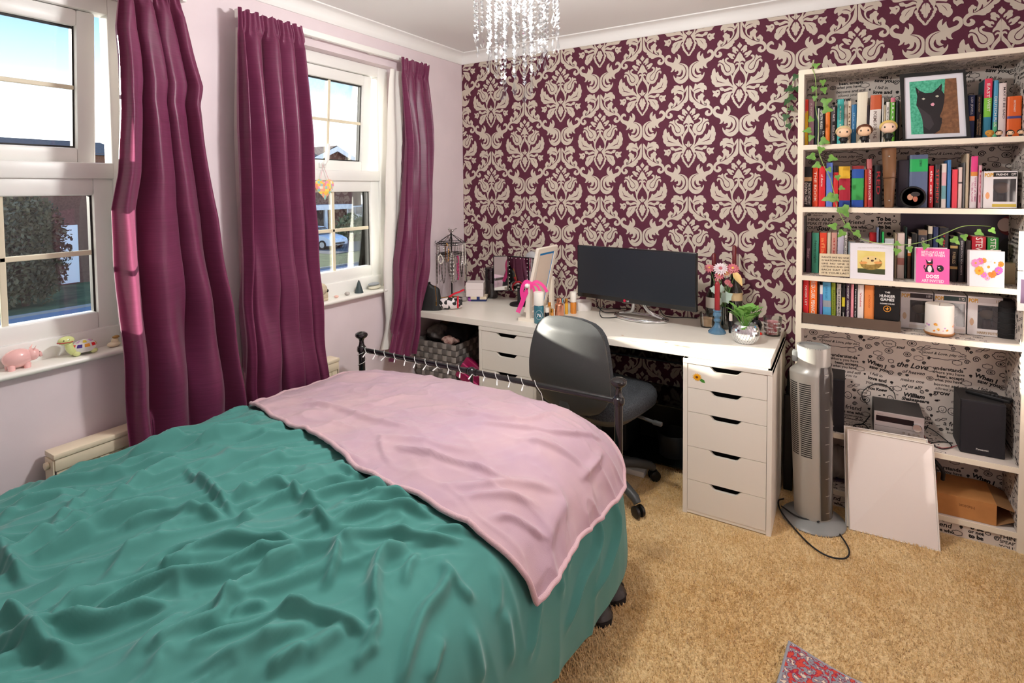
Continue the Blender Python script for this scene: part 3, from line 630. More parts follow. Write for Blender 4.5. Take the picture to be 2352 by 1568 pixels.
RIDGES = [(c7(L), h, w, a) for L, h, w, a in [
 ([(60,985),(180,895),(330,815),(470,715)], .022, .020, .5), ([(200,945),(420,850),(520,785),(640,740),(760,690),(900,640)], .026, .022, .45),
 ([(600,640),(700,575),(830,490),(980,420)], .018, .020, .6), ([(690,755),(820,715),(960,695),(1100,685),(1190,700)], .018, .015, .5),
 ([(760,985),(850,925),(950,870),(1100,850)], .014, .014, .6), ([(920,975),(1020,895),(1200,855),(1400,842),(1600,850)], .020, .015, .5),
 ([(560,1190),(700,1130),(900,1075),(1080,1050),(1200,1005),(1400,915),(1590,888)], .024, .017, .5), ([(380,1210),(480,1155),(620,1095)], .014, .013, .6),
 ([(190,1340),(400,1318),(600,1268),(760,1208),(900,1188)], .024, .018, .45), ([(820,1450),(960,1378),(1060,1330),(1180,1285),(1220,1185),(1300,1118),(1450,1018),(1580,948)], .024, .017, .5),
 ([(1020,1438),(1180,1385),(1300,1345),(1450,1295),(1640,1265)], .020, .018, .5), ([(1250,1258),(1290,1218),(1360,1198),(1440,1180)], .016, .012, .6),
 ([(0,915),(30,990),(130,1075)], .022, .02, .5), ([(0,1285),(120,1318),(185,1380)], .022, .018, .5), ([(0,1388),(180,1420),(370,1470)], .024, .02, .5),
 ([(1120,1540),(1280,1478),(1450,1418),(1640,1335)], .02, .02, .5), ([(1060,330),(1180,290),(1350,258)], .02, .03, .7), ([(690,380),(860,335),(990,290)], .022, .03, .6),
 ([(560,480),(640,450),(780,400),(900,388)], .014, .02, .6), ([(1010,470),(1085,530),(1160,600),(1250,680)], .016, .014, .6), ([(300,800),(380,700),(480,620),(560,560)], .012, .015, .6),
 ([(1210,520),(1330,460),(1450,430),(1560,370)], .016, .016, .6), ([(1280,600),(1380,540),(1500,480),(1600,440)], .014, .012, .6), ([(1300,720),(1400,650),(1520,600),(1640,570)], .018, .013, .5),
 ([(600,1000),(700,900),(790,840)], .012, .014, .6), ([(240,1330),(330,1230),(430,1150),(520,1090)], .012, .014, .6), ([(0,760),(130,690),(280,640),(420,600)], .014, .02, .6),
 ([(80,620),(240,560),(400,520),(560,470)], .012, .018, .7), ([(700,1480),(800,1400),(900,1310),(980,1250)], .012, .015, .6), ([(1440,1560),(1540,1490),(1640,1430)], .018, .016, .5), ([(850,960),(900,930),(880,990)], .01, .01, .7)]]
RIDGES += [(c8(L), h, w, a) for L, h, w, a in [
 ([(0,560),(130,540),(220,615),(330,640)], .014, .014, .6), ([(230,640),(330,588),(450,556),(560,556),(700,540)], .020, .016, .5), ([(380,760),(480,708),(620,668),(760,658),(900,688)], .020, .014, .5),
 ([(400,878),(500,838),(640,800),(800,820),(920,828),(1050,830)], .020, .015, .5), ([(760,880),(640,900),(605,975),(590,1080),(600,1195)], .026, .02, .45), ([(780,1060),(790,980),(840,900)], .014, .014, .6),
 ([(980,960),(990,1020),(950,1110),(860,1195),(800,1330),(760,1440),(730,1566)], .026, .02, .5), ([(575,1235),(605,1290),(590,1350),(550,1385)], .022, .012, .6), ([(100,1270),(300,1258),(450,1288),(560,1330)], .018, .016, .5),
 ([(250,1480),(330,1400),(430,1338)], .016, .016, .6), ([(0,1030),(100,978),(200,918)], .016, .014, .5), ([(430,440),(530,480),(640,520)], .014, .014, .6),
 ([(1560,870),(1590,980),(1600,1080)], .012, .02, .8), ([(1640,700),(1655,800),(1640,920)], .014, .018, .8), ([(1790,640),(1805,800),(1770,900),(1700,1040),(1640,1250)], .018, .02, .7), ([(1880,570),(1905,720),(1870,900),(1790,1060)], .018, .02, .7),
 ([(1480,1050),(1455,1250),(1430,1400)], .014, .02, .8), ([(1290,1180),(1320,1320),(1330,1460)], .012, .02, .8), ([(1100,1290),(1140,1420),(1160,1560)], .014, .022, .8), ([(1000,1010),(1060,1080),(1120,1130)], .014, .018, .7),
 ([(200,700),(300,720),(370,770)], .016, .014, .5), ([(1240,960),(1270,1080),(1260,1200)], .01, .02, .8), ([(500,1500),(560,1430),(620,1400)], .014, .014, .6), ([(880,1560),(920,1440),(960,1340)], .014, .02, .7),
 ([(350,1060),(400,960),(400,880)], .02, .014, .5), ([(200,560),(330,520),(460,500)], .014, .013, .6), ([(480,620),(600,600),(740,590),(860,610)], .014, .012, .6), ([(900,760),(1020,750),(1140,780)], .012, .014, .6)]]
UU, VV = np.meshgrid(Ug, Vg)
def ridge_field(ridges, mapper, ucoord=UU, vcoord=VV):
    H = np.zeros_like(ucoord)
    for L, h, w, asym in ridges:
        Q = [mapper(*p) for p in L]; Q = np.array(chaikin(Q, 2, False, .25)); m = w*3.2
        seg = np.hypot(*np.diff(Q, axis=0).T); tot = seg.sum(); acc = np.concatenate([[0], np.cumsum(seg)])
        best = np.full(ucoord.shape, 9.0); sgn = np.ones_like(ucoord); along = np.zeros_like(ucoord)
        for k in range(len(Q)-1):
            a, c = Q[k], Q[k+1]; lo = np.minimum(a, c)-m; hi = np.maximum(a, c)+m
            msk = (ucoord > lo[0]) & (ucoord < hi[0]) & (vcoord > lo[1]) & (vcoord < hi[1])
            if not msk.any(): continue
            du, dv = c-a; LL = du*du+dv*dv+1e-12; pu, pv = ucoord[msk]-a[0], vcoord[msk]-a[1]
            t = np.clip((pu*du+pv*dv)/LL, 0, 1); d = np.hypot(pu-t*du, pv-t*dv); s = np.sign(du*pv-dv*pu)
            bb = best[msk]; up = d < bb; bb[up] = d[up]; best[msk] = bb
            ss = sgn[msk]; ss[up] = s[up]; sgn[msk] = ss; al = along[msk]; al[up] = (acc[k]+t*seg[k])[up]; along[msk] = al
        f = along/tot; tap = np.clip(np.minimum(f, 1-f)*5, 0, 1)**.6
        wd = .85*np.where(sgn > 0, w, w*asym)
        H += 1.6*h*(.35+.65*tap)*np.exp(-(best/wd)**2)*(best < 8)
    return H
def vnoise(x, y, seed):
    rs = np.random.RandomState(seed); T = rs.rand(257, 257)
    xi = np.floor(x).astype(int); yi = np.floor(y).astype(int); fx = x-xi; fy = y-yi; fx = fx*fx*(3-2*fx); fy = fy*fy*(3-2*fy); xi %= 256; yi %= 256
    return (T[xi, yi]*(1-fx)+T[xi+1, yi]*fx)*(1-fy)+(T[xi, yi+1]*(1-fx)+T[xi+1, yi+1]*fx)*fy
HD = ridge_field(RIDGES, px_uv)
wu = UU+.05*vnoise(UU*5, VV*5, 1); wv = VV+.05*vnoise(UU*5+9, VV*5, 2)
ru, rv = wu*.40+wv*.92, -wu*.92+wv*.40
HN = .024*(1-np.abs(2*vnoise(ru*3.5, rv*12, 3)-1))**4+.017*(1-np.abs(2*vnoise(ru*6, rv*24, 4)-1))**4+.007*(1-np.abs(2*vnoise(ru*12, rv*46, 8)-1))**3+.010*(vnoise(UU*4, VV*4, 5)-.5)
sidem = np.clip((UU-(UL-.62))/.15, 0, 1)
vf = .010*(1-np.abs(2*vnoise(VV*10+.3*vnoise(UU*4, VV*4, 6), UU*1.8, 7)-1))**2     # long hanging folds on the side drop
HD = HD*(1-.25*sidem)+HN*(1-sidem)+vf*sidem
# blanket patch outline in (u,v)
near = [px_uv(*p) for p in [(580,945),(640,985),(750,1020),(820,1100),(880,1125),(1000,1180),(1090,1240),(1150,1282),(1190,1330),(1215,1383)]]
right = [px_uv(*p) for p in [(1215,1383),(1245,1340),(1275,1297),(1310,1240),(1345,1205),(1385,1165),(1412,1130)]]+[pt_uv((1.600, -1.285, .45))]
far = [pt_uv(ony(x, y, yy)) for x, y, yy in [(830,850,-1.24),(900,864,-1.235),(1000,907,-1.23),(1130,942,-1.225),(1250,958,-1.23),(1330,1001,-1.245),(1400,1060,-1.26)]]+[right[-1]]
left = [near[0], px_uv(640, 915), px_uv(720, 880), far[0]]
def resample(P, n):
    P = np.array(chaikin([tuple(p) for p in P], 2, False, .25)); d = np.concatenate([[0], np.cumsum(np.hypot(*np.diff(P, axis=0).T))]); t = np.linspace(0, d[-1], n)
    return np.stack([np.interp(t, d, P[:, 0]), np.interp(t, d, P[:, 1])], -1)
NA, NB = 260, 150
eN, eF, eL, eR = resample(near, NA), resample(far, NA), resample(left, NB), resample(right, NB)
s_ = np.linspace(0, 1, NA)[None, :, None]; t_ = np.linspace(0, 1, NB)[:, None, None]
BL = (1-t_)*eN[None]+t_*eF[None]+(1-s_)*eL[:, None]+s_*eR[:, None]-((1-s_)*(1-t_)*eN[0]+s_*(1-t_)*eN[-1]+(1-s_)*t_*eF[0]+s_*t_*eF[-1])
def samp(A, uv):
    fu = np.clip(uv[..., 0]/UL*(NU-1), 0, NU-1.001); fv = np.clip(uv[..., 1]/VL*(NV-1), 0, NV-1.001); i = fu.astype(int); j = fv.astype(int); a = fu-i; c = fv-j
    if A.ndim == 3: a = a[..., None]; c = c[..., None]
    return (A[j, i]*(1-a)+A[j, i+1]*a)*(1-c)+(A[j+1, i]*(1-a)+A[j+1, i+1]*a)*c
# flatten the duvet under the blanket
msk = np.zeros_like(UU); fu = np.clip(np.round(BL[..., 0]/UL*(NU-1)).astype(int), 0, NU-1); fv = np.clip(np.round(BL[..., 1]/VL*(NV-1)).astype(int), 0, NV-1); msk[fv, fu] = 1
for _ in range(10):
    q = msk.copy(); q[1:] += msk[:-1]; q[:-1] += msk[1:]; q[:, 1:] += msk[:, :-1]; q[:, :-1] += msk[:, 1:]; msk = np.maximum(msk, q/5*1.0) if _ < 2 else q/5
msk = np.clip(msk*1.25, 0, 1)
HD = HD*(1-.8*msk)
for _ in range(2): HD[1:-1, 1:-1] = .4*HD[1:-1, 1:-1]+.15*(HD[:-2, 1:-1]+HD[2:, 1:-1]+HD[1:-1, :-2]+HD[1:-1, 2:])
DUV = BASE+BN*HD[..., None]
M_duv = mat('teal_cotton', (74, 134, 127), .8, spec=.25, noise=.05, nscale=3, sheen=.25, bump=.08, bscale=900, bdist=.001)
b = MB(); b.v = [tuple(p) for p in DUV.reshape(-1, 3).tolist()]; b.f = _fc; b.m = [0]*len(_fc)
duvet = solid(b, 'duvet', M_duv, 'rumpled teal green duvet covering the bed and hanging over its side', 'duvet', (.9, -2.2, .52), 180)
BR = [(c8(L), h, w, a) for L, h, w, a in [
 ([(730,345),(900,400),(1100,440),(1240,480),(1300,510)], .012, .016, .5), ([(240,100),(420,130),(600,200),(800,240)], .010, .02, .7), ([(1180,210),(1400,235),(1600,255),(1800,280)], .010, .014, .6),
 ([(640,290),(800,300),(960,330),(1120,360)], .008, .02, .7), ([(1080,620),(1200,590),(1340,600),(1450,640)], .009, .016, .7), ([(1240,720),(1320,700),(1420,760),(1480,800)], .009, .014, .7),
 ([(1380,300),(1520,320),(1660,380),(1720,460)], .009, .016, .7), ([(420,330),(470,400),(540,420)], .008, .016, .7), ([(540,120),(640,110),(760,60)], .008, .02, .7), ([(980,560),(1150,550),(1320,520),(1560,560)], .008, .02, .7),
 ([(1000,140),(1200,170),(1420,190),(1560,150)], .008, .018, .7), ([(1700,480),(1760,420),(1800,350)], .01, .016, .7), ([(640,300),(660,380),(700,440)], .006, .012, .7), ([(1500,820),(1540,700),(1600,600)], .007, .03, .8)]]
bu, bv = BL[..., 0], BL[..., 1]
HBk = ridge_field(BR, px_uv, bu, bv)+.007*(1-np.abs(2*vnoise(bu*7+bv*3, bv*9, 11)-1))**2+.007*(1-np.abs(2*vnoise(bu*5+bv*8, bv*14-bu*5, 14)-1))**3+.004*vnoise(bu*22, bv*22, 12)
BP = samp(BASE, BL); BNn = samp(BN, BL); bh = samp(HD, BL)
off = .014+np.maximum(bh, 0)*.9+HBk
BPOS = BP+BNn*off[..., None]
M_fleece = mat('pink_fleece', (194, 164, 169), .9, spec=.15, sheen=.35, c2=(182, 154, 168), nscale=6, bump=.25, bscale=500, bdist=.002)
bk = thing('blanket', 'dusty pink fleece blanket laid across the foot of the duvet', 'blanket', (.95, -1.6, .64))
b = MB(); b.grid(BPOS.tolist()); b.build('fleece', M_fleece, bk, 180)
edge = [BPOS[0, i] for i in range(0, NA, 3)]+[BPOS[j, -1] for j in range(0, NB, 3)]+[BPOS[-1, i] for i in range(NA-1, -1, -3)]+[BPOS[j, 0] for j in range(NB-1, -1, -3)]
b = MB(); b.tube(edge, .0075, 8, True); b.build('hem', mat('pink_fleece_hem', (204, 170, 176), .9, sheen=.35, bump=.5, bscale=400, bdist=.003), bk, 180)

# ---- string lights wound along the foot rail
M_wire = col((236, 236, 232), .5); M_led = mat('led_bulb', (250, 250, 248), .25)
sl = thing('string_lights', 'white string lights wound round the bed foot rail and post', 'string lights', (xm, BY, .668))
n = 520; x0, x1 = XL+.01, 1.22
path = [(x0+(x1-x0)*i/n, BY+.0145*math.cos(2*PI*i/n*15.5), .668+.0145*math.sin(2*PI*i/n*15.5)) for i in range(n+1)]
path = [(XL+.02*math.cos(a), BY+.02*math.sin(a), .56+.10*a/12.6) for a in np.linspace(0, 12.6, 60)]+path+[(1.24, BY-.01, .64), (1.25, BY-.012, .60), (1.26, BY, .57)]
b = MB(); b.tube(path, .0013, 5); b.build('wire', M_wire, sl, 180)
rnd = random.Random(4)
for k in range(15):
    xx = x0+(x1-x0)*(k+.55)/15.5; d = Vector((rnd.uniform(-.5, .6), -.75, rnd.uniform(-1.0, -.3))).normalized(); p = Vector((xx, BY-.015, .662))
    b = MB(); b.tube([p, p+d*.010, p+d*.011, p+d*.026], [.0018, .0018, .003, .003], 7); b.build('bulb', M_led, sl, 60)
b = MB(); b.tube([(XR+.018*math.cos(a), BY+.018*math.sin(a), .30-.03*a/6.3) for a in np.linspace(0, 12.6, 40)]+[(XR+.02, BY-.02, .20), (XR+.015, BY-.03, .14)], .0013, 5); b.build('wire', M_wire, sl, 180)
for z in (.215, .15):
    p = Vector((XR+.012, BY-.022, z)); d = Vector((.5, -.3, -.8)).normalized(); b = MB(); b.tube([p, p+d*.03], .003, 7); b.build('bulb', M_led, sl, 60)

# ---- shoes and a strap end poking out from under the bed
def shoe(label, c, rz):
    t = thing('shoe', label, 'shoe', c, rz)
    prof = [(-.02, .0), (.10, .0), (.125, .012), (.12, .030), (.095, .052), (.05, .068), (-.02, .085)]
    rows = []
    for i, (x, z) in enumerate([(-.14, .09), (-.08, .095), (-.03, .088), (.02, .074), (.06, .062), (.095, .048), (.118, .032), (.128, .018)]):
        w = [.034, .036, .038, .043, .046, .044, .034, .014][i]
        rows.append([(x, w*math.cos(a)*(1 if math.sin(a) < .3 else .92), .016+max(0, z-.016)*max(0, math.sin(a))) for a in np.linspace(0, PI, 13)])
    b = MB(); b.grid(rows); b.build('upper', mat('black_leather', (52, 47, 44), .4, noise=.1, nscale=30, bump=.2, bscale=120), t, 60, world=False)
    b = MB(); b.prism([(-.145, -.034), (-.02, -.034), (.04, -.046), (.10, -.044), (.128, -.022), (.132, 0), (.128, .022), (.10, .044), (.04, .046), (-.02, .034), (-.145, .034)], 0, .018, lambda u, v, h: (u, v, h)); b.build('sole', col((30, 28, 27), .7), t, 30, world=False)
    for xx in (.045, .085):
        b = MB(); zz = np.interp(xx, [.02, .06, .095, .118], [.074, .062, .048, .032]); b.tube([(xx, .046*math.cos(a), .017+(zz-.016)*math.sin(a)) for a in np.linspace(.1, PI-.1, 12)], .003, 6); b.build('seam', col((70, 64, 60), .5), t, 60, world=False)
    return t
p = onz(1372, 1424, 0); shoe('black leather shoe under the duvet edge, nearer the strap end', (p.x-.066, p.y+.066, 0), math.radians(-38))
p = onz(1405, 1372, 0); shoe('black leather shoe under the duvet edge, next to the bed foot post', (p.x-.07, p.y+.05, 0), math.radians(-30))
p = onz(1262, 1522, 0)
b = MB(); b.rbox(p.x-.09, p.x+.012, p.y-.03, p.y+.02, .002, .012, .004); b.rbox(p.x-.085, p.x-.015, p.y-.03, p.y+.05, .010, .05, .012); solid(b, 'bag_strap', col((28, 29, 32), .8), 'black fabric strap end sticking out from under the duvet', 'strap', (p.x, p.y, 0), 50)
# ================================================================ CEILING LIGHT
M_crystal = glassmat('crystal', (250, 251, 252), .06, .6, .02)
M_chrome = mat('chrome', (225, 227, 230), .12, metal=1)
CX, CYY = 1.383, -1.6
ch = thing('chandelier', 'crystal drop chandelier hanging from the ceiling', 'chandelier', (CX, CYY, 1.75))
b = MB(); b.lathe([(0, CZ), (.06, CZ), (.055, CZ-.02), (.012, CZ-.03), (.008, CZ-.05), (.008, 2.25), (.014, 2.245), (.045, 2.238), (.045, 2.228), (0, 2.226)], 32, (CX, CYY, 0)); b.build('top_plate', M_chrome, ch, 40)
for r, z in ((.128, 2.218), (.088, 2.20), (.048, 2.20)):
    b = MB(); b.tube([(CX+r*math.cos(a), CYY+r*math.sin(a), z) for a in np.linspace(0, 2*PI, 36, endpoint=False)], .004, 6, True); b.build('ring', M_chrome, ch, 60)
for i in range(8):
    a = 2*PI*i/8; b = MB(); b.tube([(CX+.03*math.cos(a), CYY+.03*math.sin(a), 2.232), (CX+.128*math.cos(a), CYY+.128*math.sin(a), 2.22)], .003, 6); b.build('spoke', M_chrome, ch, 60)
OCT = ([(1, 0, 0), (-1, 0, 0), (0, 1, 0), (0, -1, 0), (0, 0, 1.15), (0, 0, -1.15)], [(0, 2, 4), (2, 1, 4), (1, 3, 4), (3, 0, 4), (2, 0, 5), (1, 2, 5), (3, 1, 5), (0, 3, 5)])
rnd = random.Random(11)
def strand(r, a, ztop, zend, bead):
    x, y = CX+r*math.cos(a), CYY+r*math.sin(a); b = MB(); z = ztop; k = 0
    while z > zend+.03:
        s = bead*rnd.uniform(.85, 1.1); rot = Matrix.Translation((x+rnd.uniform(-.001, .001), y+rnd.uniform(-.001, .001), z)) @ Matrix.Rotation(rnd.uniform(0, 2), 4, 'Z') @ Matrix.Scale(s, 4)
        b.add(OCT[0], OCT[1], rot); z -= s*2.25; k += 1
    b.build('crystal_strand', M_crystal, ch)
    # icicle drop: kite-shaped faceted pendant
    b = MB(); Mr = Matrix.Translation((x, y, z)) @ Matrix.Rotation(rnd.uniform(0, 2), 4, 'Z'); n = 6; h = rnd.uniform(.042, .05)
    vs = [(0, 0, 0)]+[(.0085*math.cos(2*PI*i/n), .0055*math.sin(2*PI*i/n), -h*.66) for i in range(n)]+[(0, 0, -h)]
    b.add(vs, [(0, 1+i, 1+(i+1) % n) for i in range(n)]+[(n+1, 1+(i+1) % n, 1+i) for i in range(n)], Mr); b.build('crystal_drop', M_crystal, ch)
for i in range(26): strand(.128, 2*PI*i/26, 2.214, 1.945-.045*(i % 3)/2-.01*rnd.random(), .0068)
for i in range(16): strand(.088, 2*PI*(i+.5)/16, 2.196, 1.870-.035*(i % 2)-.012*rnd.random(), .0068)
for i in range(9): strand(.048, 2*PI*(i+.3)/9, 2.196, 1.772-.03*(i % 3)/2, .0072)
for i in range(3):
    a = 2*PI*i/3+.4; p = (CX+.05*math.cos(a), CYY+.05*math.sin(a), 2.09)
    b = MB(); b.lathe([(.008, .055), (.008, .03), (.016, .012), (.016, -.008), (0, -.022)], 12, p); b.build('bulb', mat('lit_bulb', (255, 246, 228), .4, emit=6), ch, 60)
    ld = bpy.data.lights.new('bulb_light', 'POINT'); ld.energy = LAMP_W; ld.color = (1.0, .98, .95); ld.shadow_soft_size = .035
    lo = bpy.data.objects.new('bulb_light', ld); COL.objects.link(lo); lo.parent = ch; lo.location = Vector((p[0], p[1], 2.066))-Vector((CX, CYY, 1.75))
# ================================================================ DESK AND DRAWER UNITS
ZD = .732
M_desk = mat('white_desk_foil', (236, 230, 218), .28, noise=.015, nscale=4)
M_alex = mat('white_cabinet', (238, 232, 220), .35)
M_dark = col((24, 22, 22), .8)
dk = thing('desk_top', 'long white desk top with worn chipped front edge on two drawer units', 'desk', (1.0, -.31, .698))
b = MB(); b.rbox(.004, 2.006, -.614, -.006, .698, ZD, .0015); b.build('board', M_desk, dk)
b = MB()      # worn chips along the front edge
rnd = random.Random(5)
for px, py, L in ((1445, 783, .05), (1462, 786, .07), (1500, 791, .03), (1530, 786, .015), (1555, 793, .02), (1575, 796, .03), (1430, 770, .012)):
    p = onz(px, py, ZD+.0004); n = 9; pts = [(L*math.cos(2*PI*i/n)*rnd.uniform(.4, 1), .006*math.sin(2*PI*i/n)*rnd.uniform(.5, 1.3)) for i in range(n)]
    c = MB(); c.add([(p.x+u, max(p.y+v, -.6135), ZD+.0004) for u, v in pts], [tuple(range(n))]); c.build('chip', mat('bare_fibreboard', (206, 178, 146), .9), dk)
def drawer_unit(x0, yf, label):
    H = .697; t = thing('drawer_unit', label, 'drawers', (x0+.18, yf+.29, 0)); w = .36; y1 = yf+.58
    b = MB(); b.rbox(x0, x0+.019, yf, y1, 0, H, .001); b.build('side_panel', M_alex, t)
    b = MB(); b.rbox(x0+w-.019, x0+w, yf, y1, 0, H, .001); b.build('side_panel', M_alex, t)
    b = MB(); b.rbox(x0+.0, x0+w, yf-.002, y1, H-.021, H, .0015); b.build('top_panel', M_alex, t)
    b = MB(); b.box(x0+.019, x0+w-.019, yf+.003, y1, 0.004, .02); b.build('plinth', M_alex, t)
    b = MB(); b.box(x0+.019, x0+w-.019, y1-.006, y1, .02, H-.021); b.build('back_panel', M_alex, t)
    fr = [.031, .184, .338, .56, .776, .975]; x2, x3 = x0+.0205, x0+w-.0205
    for k in range(5):
        z1, z0 = H*(1-fr[k])-.001, H*(1-fr[k+1])+.001; W_ = x3-x2
        n = [(.27, 0), (.295, .002), (.32, .010), (.345, .019), (.37, .022), (.62, .022), (.645, .019), (.67, .010), (.695, .002), (.72, 0)]
        poly = [(x2, z0), (x3, z0), (x3, z1)]+[(x2+u*W_, z1-d) for u, d in n[::-1]]+[(x2, z1)]
        d = MB(); d.prism(poly, yf+.001, yf+.016, lambda u, v, h: (u, h, v)); d = d.build('drawer', M_alex, t)
        c = MB(); c.box(x2+.008, x3-.008, yf+.018, yf+.5, z0+.004, z0+.010); c.box(x2+.008, x2+.018, yf+.018, yf+.5, z0, z1-.03); c.box(x3-.018, x3-.008, yf+.018, yf+.5, z0, z1-.03); c.box(x2+.008, x3-.008, yf+.06, yf+.07, z0, z1-.012); c.build('drawer_box', M_dark, d)  # drawer boxes coloured near black for the shade behind the notches
    return t
drawer_unit(1.655, -.635, 'white five-drawer unit under the desk end beside the tower fan')
drawer_unit(.5405, -.612, 'white five-drawer unit under the desk beside the woven basket')
# sunflower sticker
s = ony(1601, 866, -.6352); st = thing('sticker', 'yellow sunflower sticker on the top drawer of the unit beside the fan', 'sticker', (s.x, -.6345, s.z))
b = MB(); P = [((.021 if i % 2 else .013)*math.cos(2*PI*i/28), (.019 if i % 2 else .012)*math.sin(2*PI*i/28)) for i in range(28)]; b.prism(P, -.6350, -.6345, lambda u, v, h: (s.x+u, h, s.z+v)); b.build('petals', col((240, 170, 20), .4), st)
b = MB(); b.prism([(.006*math.cos(a), .0055*math.sin(a)) for a in np.linspace(0, 2*PI, 14, endpoint=False)], -.6353, -.6346, lambda u, v, h: (s.x-.001+u, h, s.z+v)); b.build('centre', col((120, 62, 20), .6), st)
b = MB(); b.prism([(.010, -.012), (.022, -.020), (.034, -.020), (.030, -.008), (.018, -.004)], -.6350, -.6344, lambda u, v, h: (s.x+u, h, s.z+v)); b.build('leaf', col((70, 140, 50), .5), st)

# ================================================================ MONITOR
mL, mR = Vector((.955, -.200, 0)), Vector((1.640, -.300, 0)); mc = (mL+mR)/2; ma = math.atan2(mR.y-mL.y, mR.x-mL.x); mw = (mR-mL).length
mo = thing('monitor', 'wide black computer monitor on a curved chrome stand', 'monitor', (mc.x, mc.y, ZD), ma)
b = MB(); b.rbox(-mw/2, mw/2, -.010, .012, .100, .394, .003); b.build('bezel', mat('black_gloss', (22, 22, 24), .25), mo, 40, world=False)
b = MB(); b.box(-mw/2+.006, mw/2-.006, -.0106, -.0102, .124, .388); b.build('screen', mat('dark_screen', (38, 42, 48), .32, spec=.4), mo, world=False)
b = MB(); b.rbox(-.24, .24, .012, .045, .13, .35, .015); b.build('rear_housing', mat('black_gloss', (22, 22, 24), .25), mo, 40, world=False)
lg = Vector((-.035, -.0104, .110)); b = MB(); b.prism([(.0075*math.cos(a), .0075*math.sin(a)) for a in np.linspace(0, 2*PI, 20, endpoint=False)], -.0110, -.0102, lambda u, v, h: (lg.x-.012+u, h, lg.z+v)); b.build('logo', col((190, 20, 60), .4), mo, world=False)
b = MB(); put_text(b, 'LG', (lg.x+.008, -.0107, lg.z), X3, Z3, h=.008, bold=.02); b.build('lettering', col((225, 225, 225), .4), mo, world=False)
b = MB(); arc = [(.15*math.cos(a), .09*math.sin(a)+.09, .0095) for a in np.linspace(PI*.93, PI*2.07, 40)]+[(.12, .13, .010), (.05, .14, .012), (-.05, .14, .012), (-.12, .13, .010)]
b.tube(arc, .0085, 8, True); b.build('stand_base', M_chrome, mo, 60, world=False)
for sgn in (-1, 1): b = MB(); b.tube(spline([(sgn*.11, .12, .012), (sgn*.06, .10, .035), (sgn*.035, .07, .075), (sgn*.03, .04, .13)], 6), .011, 8); b.build('stand_arm', M_chrome, mo, 60, world=False)
# loose leads behind the monitor
def cable(label, pts, r=.0025, c=(22, 22, 24), n=8, name='cable'):
    P = spline(pts, 8); b = MB(); b.tube(P, r, n); return solid(b, name, col(c, .5), label, 'cable', tuple(pts[0]), 180)
cable('black lead looped on the desk behind the monitor stand', [(1.02, -.10, .80), (1.05, -.12, .755), (1.10, -.14, .738), (1.16, -.06, .737), (1.22, -.03, .75), (1.14, -.03, .745), (1.06, -.05, .737), (1.0, -.03, .735)])
cable('thin black lead hanging from the monitor base to the desk', [(1.12, -.22, .80), (1.10, -.235, .765), (1.115, -.25, .738), (1.15, -.245, .736), (1.2, -.2, .7365)])
cable('black lead lying right of the monitor stand', [(1.40, -.12, .79), (1.42, -.10, .75), (1.46, -.06, .736), (1.52, -.03, .736), (1.58, -.02, .736)])

# ================================================================ OFFICE CHAIR
M_plas = mat('charcoal_plastic', (66, 67, 66), .45, noise=.08, nscale=300, bump=.15, bscale=900, bdist=.0008)
M_fab = mat('flecked_fabric', (72, 76, 80), .95, c2=(34, 36, 40), nscale=220, bump=.3, bscale=700, bdist=.001, detail=2)
chr_ = thing('office_chair', 'dark grey office swivel chair with plastic back pushed under the desk', 'office chair', (1.225, -.625, 0))
WZ = [(.445, .07), (.455, .115), (.475, .16), (.51, .195), (.57, .224), (.64, .222), (.71, .212), (.77, .198), (.815, .180), (.845, .152), (.863, .115), (.872, .06)]
zz = np.linspace(.445, .872, 44); ww = np.interp(zz, [p[0] for p in WZ], [p[1] for p in WZ])
def back_sheet(off, sc, bul):
    rows = []
    for z, w in zip(zz, ww):
        zc = .655+(z-.655)*sc; w2 = w*sc
        rows.append([(1.225+s*w2, -.858+off-bul*(1-abs(s)**2.6)*min(1, (.88-z)/.06)*(.55+.45*math.sin(PI*(z-.43)/.46))-.018*math.sin(PI*(z-.44)/.43), zc) for s in np.linspace(-1, 1, 29)])
    return rows
A = back_sheet(0, 1, .045); B = back_sheet(.012, .99, .0)
def shell(name, m, A, B):
    b = MB(); b.grid(A); b.grid([r[::-1] for r in B])
    ra = [r[0] for r in A]+A[-1][1:]+[r[-1] for r in A[::-1]][1:]+A[0][::-1][1:-1]; rb = [r[0] for r in B]+B[-1][1:]+[r[-1] for r in B[::-1]][1:]+B[0][::-1][1:-1]
    b.grid([ra, rb], close=True); return b.build(name, m, chr_, 50)
shell('back_shell', M_plas, A, B)
shell('back_cushion', M_fab, back_sheet(.011, .985, -.0), [[(x, y+.045-.01*abs((i-14)/14)**3, z) for i, (x, y, z) in enumerate(r)] for r in back_sheet(.012, .96, -.0)])
def slab(z0, z1, prof, y0, y1, name, m, hw=.235):
    rows = []
    for z, k in prof:
        rows.append([(1.225+hw*k*math.copysign(abs(math.cos(a))**.55, math.cos(a)), (y0+y1)/2+(y1-y0)/2*k*math.copysign(abs(math.sin(a))**.55, math.sin(a)), z) for a in np.linspace(0, 2*PI, 40, endpoint=False)])
    b = MB(); b.grid(rows, close=True); n = len(b.v); b.f.append(tuple(range(40))[::-1]); b.f.append(tuple(range(n-40, n))); b.m += [0, 0]; return b.build(name, m, chr_, 50)
slab(0, 0, [(.425, .9), (.432, .985), (.455, 1.0), (.478, .985), (.492, .93), (.497, .82), (.498, .5)], -.845, -.385, 'seat_cushion', M_fab, .245)
slab(0, 0, [(.345, .30), (.36, .50), (.39, .82), (.425, .975), (.432, .985)], -.845, -.385, 'seat_pan', M_plas, .245)
